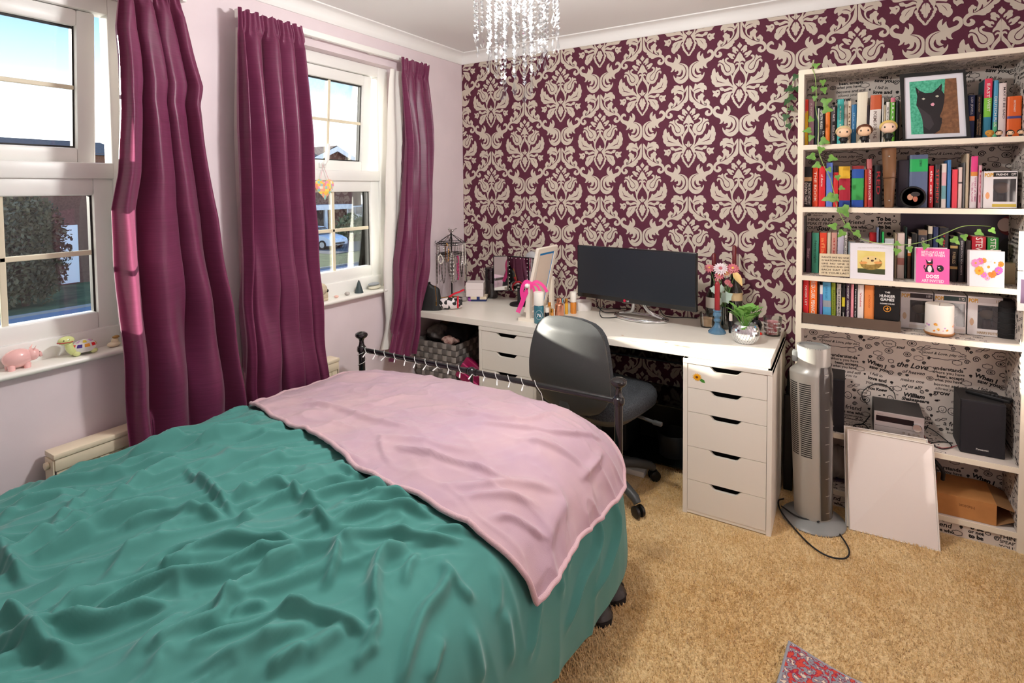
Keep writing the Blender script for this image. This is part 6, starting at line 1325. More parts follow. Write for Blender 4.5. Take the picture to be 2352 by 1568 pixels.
B_('pink and white paperback with orange stripe on the second shelf', 1686, 1756, 985, (244, 232, 232), bands=[(.62, .70, (236, 150, 70)), (.70, 1, (236, 70, 140))], text=[('WHAT A TIME', .12, .6, .25, .2), ('TO BE ALONE', .12, .5, .25, -.2)], tc=(206, 110, 150), lean=.003)
B_('pale pink thin paperback beside the boxed figurine', 1766, 1802, 1070, (240, 186, 194), text='love', tc=(200, 60, 90))
b = MB(); p = ony(*zA(1663, 1200), yB); z0_ = SZ[2]
yC = -.15
C_ = lambda ph, x0, x1, yt, c, **k: book(ph, x0, x1, yt, c, zC, SZ[3], yC, GC, **k)
C_('tall thin charcoal book at the end of the third shelf', 105, 135, 70, (70, 70, 70))
C_('plum brown paperback with pale script beside the charcoal book', 138, 194, 235, (86, 52, 70), text=[('Sister', .35, .6, .5, 0)], tc=(206, 170, 180))
C_('jade green fantasy paperback on the third shelf', 197, 270, 240, (70, 160, 132), text=[('Nevernight', .25, .8, .4, 0)], tc=(30, 80, 66))
C_('vivid red orange paperback behind the wooden sign', 275, 350, 240, (234, 70, 40), text='aflame', tc=(250, 150, 90))
C_('cream paperback behind the wooden sign', 353, 392, 240, (226, 214, 186))
C_('salmon pink paperback behind the wooden sign', 395, 455, 240, (214, 160, 146), text='angels', tc=(190, 70, 60))
C_('lilac white paperback beside the salmon pink one', 458, 524, 240, (206, 202, 218))
C_('slim white paperback with black lettering behind the hedgehog card', 528, 560, 235, (232, 228, 222), text='the outsider', tc=(40, 40, 40))
C_('grey blue book behind the hedgehog card', 566, 640, 330, (150, 166, 172))
C_('tall blue grey slim book above the hedgehog card', 856, 880, 185, (126, 140, 168))
C_('slim black book above the hedgehog card', 882, 904, 205, (30, 34, 38))
C_('slim emerald green book above the hedgehog card', 906, 934, 232, (40, 176, 86))
C_('pale grey thick paperback behind the hedgehog card', 936, 1034, 300, (200, 206, 206))
C_('white floral paperback beside the hedgehog card', 1066, 1143, 245, (224, 206, 196), bands=[(.3, .45, (196, 130, 120))])
C_('narrow tan book between hedgehog card and floral paperback', 1038, 1064, 250, (166, 146, 120))
C_('tall very slim dark green book on the third shelf', 1146, 1168, 185, (30, 56, 50))
C_('white and brown paperback with orange patch', 1170, 1210, 285, (96, 66, 50), bands=[(.62, .96, (232, 222, 210)), (.55, .62, (220, 120, 50))])
C_('black paperback beside the pink birthday card', 1212, 1274, 250, (28, 26, 26))
C_('dark slate book with tan top behind the pink birthday card', 1278, 1372, 215, (52, 52, 62), bands=[(.9, 1, (130, 104, 80))], text=[('DUNE', .55, .85, .3, 0)], tc=(170, 160, 150))
C_('tall black and cream book behind the pink birthday card', 1376, 1426, 175, (36, 34, 34), bands=[(.86, 1, (206, 196, 172))])
C_('tall navy book behind the pink birthday card', 1430, 1486, 180, (40, 52, 92))
C_('thick black book with red lettering behind the pink birthday card', 1492, 1590, 190, (34, 34, 38), text=[('IT ENDS', .5, .9, .2, 0)], tc=(186, 40, 46))
C_('black book with gold ornament beside the pink birthday card', 1602, 1686, 280, (24, 22, 22), bands=[(.74, .80, (190, 160, 96)), (.28, .34, (190, 160, 96))], text=[('FABLES', .4, .66, .4, 0)], tc=(200, 180, 140))
C_('charcoal book with pale grey lettering beside the gold ornament book', 1690, 1754, 250, (54, 54, 58), text=[('DIVINATION FOR MISFITS', .15, .85, .3, 0)], tc=(206, 204, 204))
C_('short dark brown book beside the red capital lettered book', 1758, 1818, 320, (48, 38, 34))
C_('crimson thick book with white capitals behind the flower heart card', 1822, 1970, 280, (186, 30, 48), text=[('STEVEN', .55, .98, .5, 0)])
C_('green thick book with white capitals behind the flower heart card', 1980, 2098, 290, (50, 140, 56), text=[('STEVEN', .55, .98, .5, 0)])
b = MB(); p = ony(*zC(822, 300), -.12); lathe_thing('red_tin', 'red cylindrical tin standing behind the hedgehog card', 'tin', (p.x, -.10, SZ[3]), [(.014, 0), (.0145, .002), (.0145, ony(*zC(822, 235), -.10).z-SZ[3]), (0, ony(*zC(822, 235), -.10).z-SZ[3])], col((206, 40, 44), .35), 20)
# brown riser with books
yD0 = -.240; rzt = ony(*zC(600, 1105), yD0).z; rx1 = ony(*zC(1103, 1200), yD0).x
rs = thing('book_riser', 'dark brown wooden riser box holding a row of books', 'riser', ((IX0+rx1)/2, -.17, SZ[4])); RZT = SZ[4]+.047; M_rs = mat('brown_stain', (92, 76, 64), .5, noise=.1, nscale=12)
b = MB(); b.rbox(IX0+.003, rx1, yD0, yD0+.008, SZ[4]+.001, RZT, .001); b.build('front_panel', M_rs, rs)
b = MB(); b.rbox(IX0+.003, rx1, yD0+.008, -.06, RZT-.03, RZT-.022, .001); b.build('deck', M_rs, rs)
for x in (IX0+.003, rx1-.008): b = MB(); b.rbox(x, x+.008, yD0+.008, -.06, SZ[4]+.001, RZT, .001); b.build('end_panel', M_rs, rs)
yD = -.215; DZ = RZT-.021
D_ = lambda ph, x0, x1, yt, c, **k: book(ph, x0, x1, yt, c, zC, DZ, yD, GD, **k)
D_('red paperback with white stripe at the end of the brown riser', 108, 168, 722, (220, 40, 46), bands=[(.02, .06, (245, 235, 235))], text=[('NEVER LET', .3, .85, .35, 0)])
D_('orange paperback with white and black title on the brown riser', 171, 254, 722, (244, 112, 26), text=[('ELIZA CLARK', .5, .97, .5, 0), ('PENANCE', .08, .46, .5, 0)])
D_('thin black book beside the orange paperback on the brown riser', 258, 274, 745, (28, 26, 28))
D_('white and purple slim paperback on the brown riser', 276, 310, 770, (112, 98, 160), bands=[(.72, 1, (236, 232, 228))])
D_('sky blue paperback with a grey cat picture on the brown riser', 312, 398, 745, (86, 166, 206), bands=[(.32, .50, (150, 156, 160))], text=[('i am a cat', .55, .92, .3, 0)], tc=(50, 120, 170), lean=-.003)
D_('olive green paperback on the brown riser', 400, 446, 750, (134, 150, 36), text=[('FRANKENSTEIN', .15, .8, .45, 0)], tc=(70, 84, 20), lean=-.003)
D_('grey white paperback with black scrawl on the brown riser', 450, 498, 760, (196, 188, 182), text='THE HANDMAID', tc=(40, 36, 36))
D_('black paperback with yellow title on the brown riser', 502, 538, 765, (26, 24, 26), bands=[(.38, .64, (206, 190, 40))], text=[('JOHN', .06, .22, .5, 0)])
D_('dark plum paperback with red and white lettering on the brown riser', 541, 590, 760, (60, 36, 60), text=[('NORMAL PEOPLE', .06, .55, .4, 0), ('ROONEY', .6, .95, .35, 0)])
D_('pink slim paperback on the brown riser', 593, 627, 765, (232, 150, 160))
D_('black slim paperback with white title on the brown riser', 629, 658, 770, (30, 28, 28), text='letters to', tc=(230, 230, 230))
D_('white paperback with red title beside the orange spine', 661, 728, 770, (238, 228, 222), text=[('Violet', .4, .8, .3, 0)], tc=(206, 90, 90))
D_('broad plain orange paperback beside the black cover facing out', 731, 834, 775, (240, 144, 74), text=[('ATWOOD', .4, .75, .2, 0)], tc=(196, 90, 40))
# book facing out
q0, q1 = ony(*zC(840, 790), yD-.005), ony(*zC(1088, 1130), yD-.005)
hb = thing('book', 'black book facing forward with white title and gold ring emblem', 'book', ((q0.x+q1.x)/2, yD, DZ), group=GD); hzt = ony(*zC(840, 788), yD-.005).z; hw_ = q1.x-q0.x
b = MB(); b.rbox(q0.x, q1.x, yD-.005, yD-.003, DZ, hzt, .0005); b.rbox(q0.x, q1.x, yD+.017, yD+.019, DZ, hzt, .0005); b.box(q0.x, q0.x+.002, yD-.003, yD+.017, DZ, hzt); cv = b.build('cover', col((18, 18, 19), .4), hb)
b = MB(); b.box(q0.x+.002, q1.x-.002, yD-.003, yD+.017, DZ+.002, hzt-.002); b.build('pages', M_page, hb)
xm_ = (q0.x+q1.x)/2; hh_ = hzt-DZ; b = MB()
for s, f, wf, hf in (('THE', .87, .22, .045), ('HUNGER', .77, .62, .08), ('GAMES', .675, .56, .08), ('SUZANNE COLLINS', .565, .58, .035)): put_text(b, s, (xm_, yD-.0056, DZ+hh_*f), X3, Z3, w=hw_*wf, h=hh_*hf, bold=.03)
b.build('lettering', col((232, 232, 228), .5), cv)
b = MB(); b.tube([(xm_+.0125*math.cos(a), yD-.0056, DZ+hh_*.43+.0125*math.sin(a)) for a in np.linspace(0, 2*PI, 20, endpoint=False)], .0014, 5, True); b.add([(xm_+u, yD-.0057, DZ+hh_*.43+v) for u, v in ((-.010, .004), (-.003, .001), (.002, .009), (.004, .002), (.010, .003), (.003, -.003), (.000, -.009), (-.003, -.002))], [tuple(range(8))]); b.build('emblem', col((222, 150, 50), .4), cv)

# ---- figurines, plain big-headed vinyl figures
def figurine(label, x0, x1, y0, y1, skin, hair, bodyc, zs, yp, conv=zA, long=0, group='big-headed vinyl figurines'):
    c0, c1 = ony(*conv(x0, (y0+y1)/2), yp), ony(*conv(x1, (y0+y1)/2), yp); w = c1.x-c0.x; x = (c0.x+c1.x)/2; zt = ony(*conv((x0+x1)/2, y0), yp).z; H = zt-zs
    t = thing('figurine', label, 'figurine', (x, yp, zs), group=group); hr = w/2*.98; hz = zt-hr*.86
    b = MB(); b.ball((x, yp, hz), (hr*.92, hr*.75, hr*.82), 18, 12); b.build('head', col(skin, .4), t, 180)
    b = MB(); rows = []
    for j in range(8):
        tt = .03+PI/2*j/7; rows.append([(x+hr*math.sin(tt*ka)*math.cos(a), yp+.02*hr+hr*.82*math.sin(tt*ka)*math.sin(a), hz+hr*.04+hr*.86*math.cos(tt*ka)) for a in np.linspace(0, 2*PI, 24, endpoint=False) for ka in (.62+(.38+.30*long+.2)*min(1, max(0, (math.sin(a)+.85)/.5)),)])
    b.grid(rows, close=True); b.build('hair', col(hair, .5), t, 180)
    for s in (-1, 1): b = MB(); b.ball((x+s*hr*.42, yp-hr*.66, hz-hr*.05), (hr*.10, hr*.05, hr*.13), 8, 6); b.build('eye', col((26, 18, 16), .2), t, 180)
    b = MB(); hb_ = max(.008, hz-hr*.7-zs); b.lathe([(hr*.38, hb_*.25), (hr*.44, hb_*.4), (hr*.36, hb_*.8), (hr*.22, hb_*1.05), (0, hb_*1.1)], 14, (x, yp, zs)); b.build('torso', col(bodyc, .5), t, 180)
    for s in (-1, 1): b = MB(); b.tube([(x+s*hr*.2, yp-.002, zs), (x+s*hr*.18, yp, zs+hb_*.35)], hr*.17, 8); b.build('leg', col(bodyc, .5), t, 180)
    for s in (-1, 1): b = MB(); b.tube([(x+s*hr*.38, yp, zs+hb_*.85), (x+s*hr*.52, yp-hr*.1, zs+hb_*.6), (x+s*hr*.34, yp-hr*.35, zs+hb_*.5)], hr*.10, 8); b.build('arm', col(bodyc, .5), t, 180)
SK = (244, 206, 168)
yF = -.222
figurine('pale haired big-headed figurine in front of the turquoise hardback', 405, 565, 697, 860, SK, (236, 214, 160), (30, 28, 30), SZ[1], yF)
figurine('brown haired big-headed figurine in front of the tall ivory book', 600, 766, 682, 858, SK, (104, 62, 40), (34, 30, 32), SZ[1], yF, long=.7)
figurine('blond big-headed figurine leaning by the picture frame', 820, 1000, 645, 845, (246, 212, 184), (238, 206, 120), (28, 34, 30), SZ[1], yF, long=.35)
figurine('tiny gold figurine in front of the striped paperback', 1822, 1915, 737, 812, (206, 150, 60), (214, 160, 70), (196, 140, 56), SZ[1], -.235, group='tiny figurines at the end of the top shelf')
figurine('tiny brown haired figurine beside the tiny gold one', 1918, 1998, 738, 808, SK, (50, 30, 22), (30, 26, 28), SZ[1], -.235, group='tiny figurines at the end of the top shelf')
figurine('tiny figurine with black bob in front of the orange dictionary', 2020, 2106, 735, 804, SK, (22, 20, 22), (30, 26, 28), SZ[1], -.235, long=.6, group='tiny figurines at the end of the top shelf')
figurine('tiny black haired figurine at the far end of the top shelf', 2126, 2200, 730, 800, SK, (26, 22, 22), (26, 26, 28), SZ[1], -.235, group='tiny figurines at the end of the top shelf')
# ---- framed cat picture
def quad3(P, conv, y): return [ony(*conv(*p), y) for p in P]
def ring3(b, O, I, d0, d1):
    n = len(O); V = [p+Y3*d0 for p in O]+[p+Y3*d0 for p in I]+[p+Y3*d1 for p in O]+[p+Y3*d1 for p in I]
    F = [(i, (i+1) % n, n+(i+1) % n, n+i) for i in range(n)]+[(2*n+i, 3*n+i, 3*n+(i+1) % n, 2*n+(i+1) % n) for i in range(n)]+[(i, 2*n+i, 2*n+(i+1) % n, (i+1) % n) for i in range(n)]+[(n+i, n+(i+1) % n, 3*n+(i+1) % n, 3*n+i) for i in range(n)]; b.add(V, F)
yP = -.222
O = quad3([(1018, 208), (1640, 160), (1692, 812), (1052, 846)], zA, yP); dzf = SZ[1]-min(O[2].z, O[3].z); I = quad3([(1058, 240), (1618, 190), (1652, 795), (1072, 822)], zA, yP); Pq = quad3([(1110, 280), (1555, 240), (1588, 762), (1128, 778)], zA, yP)
pf = thing('picture_frame', 'black framed painting of a black cat on the top shelf', 'picture', tuple((O[2]+O[3])/2)); pf.location.z = SZ[1]
b = MB(); ring3(b, O, I, 0, .022); b.build('frame', col((24, 26, 24), .35), pf)
b = MB(); b.add([p+Y3*.006 for p in I], [(0, 1, 2, 3)]); b.build('mount', col((226, 226, 232), .8), pf)
b = MB(); b.add([p+Y3*.020 for p in O], [(0, 3, 2, 1)]); b.build('backing', col((90, 70, 50), .8), pf)
def painting(poly, c, d, name='painting', m=None):
    b = MB(); b.add([p+Y3*d for p in quad3(poly, zA, yP)], [tuple(range(len(poly)))]); b.build(name, m or col(c, .5), pf)
painting([(1110, 280), (1555, 240), (1588, 762), (1128, 778)], 0, .0055, m=mat('green_scale_paint', (46, 146, 112), .6, c2=(96, 196, 160), nscale=120))
painting([(1450, 250), (1555, 240), (1588, 762), (1340, 772), (1380, 650), (1430, 500), (1440, 400)], 0, .0050, m=mat('bark_paint', (104, 70, 46), .7, c2=(140, 98, 66), nscale=90))
CB = (30, 26, 28)
painting([(1165, 325), (1210, 365), (1260, 385), (1330, 380), (1385, 330), (1420, 290), (1415, 360), (1445, 400), (1440, 470), (1425, 540), (1400, 600), (1420, 660), (1400, 735), (1350, 770), (1245, 772), (1235, 640), (1210, 560), (1175, 500), (1185, 420)], CB, .0045)
painting([(1180, 505), (1260, 560), (1310, 600), (1345, 680), (1300, 740), (1245, 700), (1225, 600)], (56, 50, 54), .0042)
painting([(1395, 620), (1420, 618), (1418, 650), (1395, 660)], (20, 18, 20), .0042)
painting([(1225, 440), (1245, 430), (1262, 440), (1243, 452)], (190, 190, 170), .004); painting([(1355, 415), (1375, 404), (1392, 414), (1373, 426)], (190, 190, 170), .004)
painting([(1310, 490), (1335, 475), (1350, 490), (1338, 508), (1318, 505)], (226, 160, 176), .004)
for q in ([(1190, 345), (1205, 375), (1195, 385)], [(1405, 310), (1400, 355), (1388, 350)]): painting(q, (90, 70, 76), .004)
# ---- brown leather case, dark speaker box, round photo, boxed figure on the second shelf
yL = -.20; cs = thing('leather_case', 'tall brown leather case with metal studs on the second shelf', 'case', tuple(Vector((ony(*zA(912, 1470), yL).x, yL, SZ[2]))))
rows = []
for zy, xl, xr in ((1475, 872, 958), (1400, 868, 966), (1300, 866, 972), (1192, 862, 976), (1185, 858, 980), (1100, 856, 984), (1000, 850, 986), (905, 842, 986)):
    a, c = ony(*zA(xl, zy), yL), ony(*zA(xr, zy), yL); x = (a.x+c.x)/2; w = (c.x-a.x)/2; z = min(max(a.z, SZ[2]), SZ[1]-ST-.004); rows.append([(x+w*math.cos(q), yL+w*.8*math.sin(q), z) for q in np.linspace(0, 2*PI, 20, endpoint=False)])
b = MB(); b.grid(rows, close=True); b.f.append(tuple(range(140, 160))); b.m.append(0); b.build('body', mat('brown_leather', (122, 86, 56), .35, noise=.12, nscale=14), cs, 50)
for zy in (985, 1405): q = ony(*zA(918, zy), yL-.021); b = MB(); b.ball(tuple(q), .0035, 10, 6); b.build('stud', M_silver, cs, 60)
q = ony(*zA(920, 1190), yL); b = MB(); b.tube([(q.x+.0275*math.cos(a), yL+.0225*math.sin(a), q.z) for a in np.linspace(0, 2*PI, 20, endpoint=False)], .0012, 5, True); b.build('seam', col((80, 52, 34), .5), cs, 60)
yM = -.15; a, c = ony(*zA(1000, 1200), yM), ony(*zA(1108, 1200), yM); zt = ony(*zA(1050, 1018), yM).z
b = MB(); b.rbox(a.x, c.x, yM, yM+.10, SZ[2], zt, .006); solid(b, 'speaker_box', mat('purple_grey', (66, 60, 70), .5), 'dark purple grey box beside the slate dictionary', 'box', ((a.x+c.x)/2, yM+.05, SZ[2]), 40)
yR = -.215; cc = ony(*zA(1142, 1350), yR); rr = abs(ony(*zA(1270, 1350), yR).x-cc.x); cc.z = SZ[2]+rr
rf = thing('round_photo_frame', 'round black photo frame with a blurred picture on the second shelf', 'photo frame', (cc.x, yR, SZ[2]))
b = MB(); b.lathe([(rr*.80, -.004), (rr*.86, -.010), (rr*.95, -.010), (rr, -.004), (rr, .010), (0, .010)], 36, M=Matrix.Translation(cc) @ Matrix.Rotation(-PI/2, 4, 'X')); b.build('frame', col((26, 25, 24), .4), rf, 40)
b = MB(); b.lathe([(0, -.005), (rr*.81, -.005)], 36, M=Matrix.Translation(cc) @ Matrix.Rotation(-PI/2, 4, 'X')); b.build('photo', mat('blurred_photo', (120, 104, 84), .4, c2=(176, 120, 96), nscale=22, detail=0), rf)
for u, v, r1, r2, c in ((.008, .012, .016, .010, (52, 46, 44)), (-.010, .0, .010, .013, (188, 140, 112)), (.008, -.008, .008, .012, (182, 108, 84))):
    b = MB(); b.add([(cc.x+u+r1*math.cos(t_), yR-.0056-.0001*r1*100, cc.z+v+r2*math.sin(t_)) for t_ in np.linspace(0, 2*PI, 18, endpoint=False)], [tuple(range(18))]); b.build('photo_patch', col(c, .6), rf)
b = MB(); b.tube([(cc.x-.02, yR+.01, SZ[2]+.004), (cc.x, yR+.05, SZ[2]+.003), (cc.x+.02, yR+.01, SZ[2]+.004)], .003, 6); b.build('stand', col((26, 25, 24), .4), rf)
def toy_box(label, x0, x1, yt, conv, zs, yp, trim, words, head, hair, depth=.10, win=(.30, .95, .18, .78)):
    a, c = ony(*conv(x0, yt+150), yp), ony(*conv(x1, yt+150), yp); zt = ony(*conv((x0+x1)/2, yt), yp).z; w, h = c.x-a.x, zt-zs
    t = thing('toy_box', label, 'toy box', ((a.x+c.x)/2, yp+depth/2, zs), group='window toy boxes')
    X = lambda f: a.x+w*f; Zf = lambda f: zs+h*f
    u0, u1, v0, v1 = win; b = MB(); MW = mat('white_print_card', (226, 222, 222), .45)
    for q in ((0, u0, 0, 1), (u1, 1, 0, 1), (u0, u1, 0, v0), (u0, u1, v1, 1)): b.box(X(q[0]), X(q[1]), yp, yp+.0015, Zf(q[2]), Zf(q[3]))
    b.box(a.x, a.x+.0015, yp, yp+depth, zs, zt); b.box(c.x-.0015, c.x, yp, yp+depth, zs, zt); b.box(a.x, c.x, yp, yp+depth, zs, zs+.0015); b.box(a.x, c.x, yp, yp+depth, zt-.0015, zt); b.box(a.x, c.x, yp+depth-.0015, yp+depth, zs, zt); b.build('carton', MW, t)
    b = MB(); b.box(X(u0), X(u1), yp+.0004, yp+.0008, Zf(v0), Zf(v1)); b.build('window_film', glassmat('toy_film', (216, 220, 220), .04, 1.4, .05), t)
    b = MB(); b.box(X(.30), X(.97), yp-.0004, yp, Zf(.84), Zf(.96)); b.build('title_strip', col(trim, .5), t)
    b = MB(); put_text(b, 'POP!', (X(.17), yp-.0006, Zf(.89)), X3, Z3, w=w*.26, h=h*.11, bold=.04); b.build('logo', col((214, 160, 50), .4), t)
    b = MB()
    for s, fx, fz, fw, fh in words: put_text(b, s, (X(fx), yp-.0008, Zf(fz)), X3, Z3, w=w*fw, h=h*fh, bold=.02)
    b.build('lettering', col((236, 230, 226) if sum(trim) < 300 else (150, 120, 70), .5), t)
    b = MB(); b.box(X(.28), X(.97), yp-.0004, yp, Zf(.04), Zf(.12)); b.build('name_strip', col((206, 180, 70) if sum(trim) < 120 else (214, 206, 200), .5), t)
    xc, zc2, r = X((u0+u1)/2), Zf((v0+v1)/2+.06), w*.24
    b = MB(); b.ball((xc, yp+depth*.45, zc2), (r, r*.8, r*.85), 16, 10); fg = b.build('figure_head', col(head, .5), t, 180)
    b = MB(); b.ball((xc, yp+depth*.5, zc2+r*.2), (r*1.06, r*.85, r*.75), 16, 10); b.build('figure_hair', col(hair, .5), fg, 180)
    b = MB(); b.lathe([(r*.6, 0), (r*.5, zc2-r-zs), (0, zc2-r-zs)], 12, (xc, yp+depth*.45, zs+.002)); b.build('figure_body', col((30, 28, 30), .6), t, 60)
    b = MB(); b.ball((X(.14), yp+.004, Zf(.34)), (w*.15, .0045, h*.22), 16, 8); b.build('printed_oval', col(head, .5), t, 180)
    return t
toy_box('window toy box with orange haired head print on the second shelf', 1806, 2136, 1122, zA, SZ[2], -.20, (26, 24, 24), [('FRIENDS', .55, .90, .34, .05), ('1277', .88, .90, .14, .06)], (224, 160, 110), (216, 140, 60))
W3 = (226, 222, 222)
toy_box('window toy box standing behind the white candle next to the riser', 1094, 1432, 842, zC, SZ[4], -.13, (50, 40, 44), [('1171', .86, .90, .14, .06)], (206, 178, 150), (30, 26, 26), .09)
toy_box('window toy box numbered 1172 behind the white candle', 1436, 1770, 868, zC, SZ[4], -.13, (40, 60, 60), [('1172', .85, .90, .16, .07)], (196, 160, 130), (60, 44, 30), .09)
toy_box('window toy box numbered 112 with plain gold lettering beside the black cylinder', 1774, 2138, 892, zC, SZ[4], -.13, (206, 200, 200), [('HARRY POTTER', .62, .08, .62, .06), ('112', .88, .90, .14, .07)], (206, 174, 146), (40, 32, 28), .09)
p = ony(*zC(2205, 1200), -.13); b = MB(); hz_ = ony(*zC(2205, 935), -.13).z-SZ[4]; q = thing('black_lantern', 'black patterned cylinder at the end of the fourth shelf', 'lantern', (p.x, -.10, SZ[4]))
b.lathe([(.042, 0), (.044, .004), (.044, hz_-.01), (.038, hz_), (0, hz_)], 24, (p.x-.005, -.10, SZ[4])); b.build('body', col((24, 25, 27), .5), q, 40)
for k in range(6): b = MB(); z = SZ[4]+hz_*(.12+.14*k); b.tube([(p.x-.005+.0445*math.cos(a), -.10+.0445*math.sin(a), z+.003*math.sin(8*a)) for a in np.linspace(0, 2*PI, 40, endpoint=False)], .0015, 5, True); b.build('pattern_band', col((44, 45, 48), .4), q, 60)
# white candle on a wooden plate
pc2 = onz(*zC(1488, 1290), SZ[4]); pc2.y = max(pc2.y, -.20); pcx = ony(*zC(1488, 1250), -.195).x
plt = lathe_thing('wooden_plate', 'round wooden plate under the white candle', 'plate', (pcx, -.195, SZ[4]), [(.035, 0), (.048, .004), (.053, .014), (.050, .015), (.045, .008), (0, .007)], mat('acacia', (176, 120, 70), .5, noise=.15, nscale=20), 28)
czt = ony(*zC(1490, 960), -.195).z; r_ = abs(ony(*zC(1648, 1100), -.195).x-pcx)*.97
wc = thing('pillar_candle', 'white pillar candle with dried petals on the wooden plate', 'candle', (pcx, -.195, SZ[4]+.008))
b = MB(); h = czt-SZ[4]-.008; b.lathe([(r_*.97, 0), (r_, .003), (r_, h-.004), (r_*.95, h), (r_*.8, h-.004), (0, h-.008)], 30, (pcx, -.195, SZ[4]+.008)); b.build('wax', mat('white_wax', (246, 240, 230), .4), wc, 50)
b = MB(); b.tube([(pcx, -.195, SZ[4]+h), (pcx+.001, -.195, SZ[4]+h+.012)], .001, 5); b.build('wick', col((60, 50, 44), .8), wc)
rnd = random.Random(2)
for k in range(16):
    a = -PI/2+rnd.uniform(-1.3, 1.3); z = SZ[4]+.008+rnd.uniform(.012, .045); s = rnd.uniform(.003, .007); cpt = [(240, 190, 80), (226, 170, 196), (236, 150, 60), (196, 160, 206)][k % 4]; b = MB()
    b.add([(pcx+(r_+.0004)*math.cos(a+u*s/r_), -.195+(r_+.0004)*math.sin(a+u*s/r_), z+v*s) for u, v in ((-1, 0), (-.3, -.8), (.8, -.4), (1, .5), (0, .9))], [(0, 1, 2, 3, 4)]); b.build('petal', col(cpt, .6), wc)
# ---- cards and sign on the third shelf
yK = -.243
def standing(name, label, cat, P, y, c, th=.0025, conv=zC, zs=SZ[3]):
    Q = quad3(P, conv, y); dz = zs-min(Q[2].z, Q[3].z); Q = [q+Z3*dz*0 for q in Q]; Q[2].z = max(Q[2].z, zs); Q[3].z = max(Q[3].z, zs); t = thing(name, label, cat, tuple((Q[2]+Q[3])/2)); t.location.z = zs
    b = MB(); b.add([q for q in Q]+[q+Y3*th for q in Q], [(0, 3, 2, 1), (4, 5, 6, 7), (0, 1, 5, 4), (1, 2, 6, 5), (2, 3, 7, 6), (3, 0, 4, 7)]); b.build('front', c if not isinstance(c, tuple) else col(c, .6), t)
    if name == 'greeting_card': b = MB(); b.add([Q[0], Q[3], Q[3]+Vector((-.002, .035, 0)), Q[0]+Vector((-.002, .035, 0))], [(0, 1, 2, 3)]); b.add([Q[0]+Vector((-.001, .0355, 0)), Q[3]+Vector((-.001, .0355, 0)), Q[2]+Vector((.0, .06, 0)), Q[1]+Vector((0, .06, 0))], [(0, 1, 2, 3)]); b.build('back_leaf', col((236, 232, 228), .7), t)
    return t
def patch(t, P, y, c, conv=zC, name='print', m=None):
    b = MB(); b.add(quad3(P, conv, y), [tuple(range(len(P)))]); return b.build(name, m or col(c, .6), t)
def oval(x, y, rx, ry, n=16): return [(x+rx*math.cos(2*PI*i/n), y+ry*math.sin(2*PI*i/n)) for i in range(n)]
def ctext(t, s, x, y, w, h, yy, c, conv=zC, bold=.015, slope=0):
    a, e = ony(*conv(x-w/2, y-slope*w/2), yy), ony(*conv(x+w/2, y+slope*w/2), yy); cz = ony(*conv(x, y), yy); hh = abs(ony(*conv(x, y-h/2), yy).z-ony(*conv(x, y+h/2), yy).z)
    b = MB(); ux = Vector((e.x-a.x, 0, e.z-a.z)); L = ux.length; put_text(b, s, cz, ux/L, Z3, w=L, h=hh, bold=bold); b.build('lettering', col(c, .6), t)
t = standing('wooden_sign', 'cream sign with lettering about dancing beside the hedgehog card', 'sign', [(275, 450), (585, 462), (582, 690), (270, 668)], yK+.006, mat('cream_sign', (222, 206, 172), .6, noise=.05, nscale=20), .008)
for i, s in enumerate(('DANCE LIKE NO ONE', 'IS WATCHING. SING', 'LIKE  NO  ONE  IS', 'LISTENING AND LIVE', 'EACH  DAY  LIKE', "IT'S YOUR LAST")): ctext(t, s, 436, 492+31.5*i, 278, 17, yK+.0055, (62, 46, 36), slope=.04)
t = standing('greeting_card', 'white greeting card with a hedgehog picture on the third shelf', 'card', [(590, 347), (1027, 358), (1024, 745), (586, 708)], yK, (236, 234, 238))
patch(t, [(660, 418), (942, 436), (940, 668), (662, 643)], yK-.0004, 0, m=mat('yellow_photo', (226, 206, 110), .5, c2=(240, 222, 150), nscale=14))
patch(t, [(662, 600), (941, 612), (940, 668), (662, 643)], yK-.0006, (62, 70, 40))
patch(t, oval(800, 552, 112, 66), yK-.0008, 0, m=mat('hedgehog_fur', (176, 146, 70), .8, c2=(120, 96, 48), nscale=90)); patch(t, oval(795, 520, 90, 46), yK-.001, (232, 206, 140)); patch(t, oval(812, 524, 15, 11), yK-.0012, (90, 66, 40)); patch(t, oval(770, 500, 8, 8), yK-.0012, (30, 24, 20)); patch(t, oval(845, 505, 8, 8), yK-.0012, (30, 24, 20))
for x in (720, 870): patch(t, oval(x, 545, 42, 14), yK-.0012, (226, 160, 90))
ctext(t, 'ARE YOU INTO SUPER BALL', 800, 393, 280, 14, yK-.0004, (214, 210, 206))
t = standing('greeting_card', 'bright pink birthday card with two cartoon animals', 'card', [(1257, 394), (1597, 408), (1594, 776), (1252, 748)], yK, (246, 100, 172))
WH = (250, 240, 246)
ctext(t, 'BIRTHDAYS ARE', 1426, 440, 236, 26, yK-.0004, WH, slope=.04); ctext(t, 'BETTER WHEN', 1428, 470, 236, 26, yK-.0004, WH, slope=.04); ctext(t, 'DOGS', 1424, 685, 132, 38, yK-.0004, WH, bold=.05, slope=.05); ctext(t, 'ARE INVITED', 1424, 730, 226, 32, yK-.0004, WH, slope=.06)
BKc = (30, 26, 32)
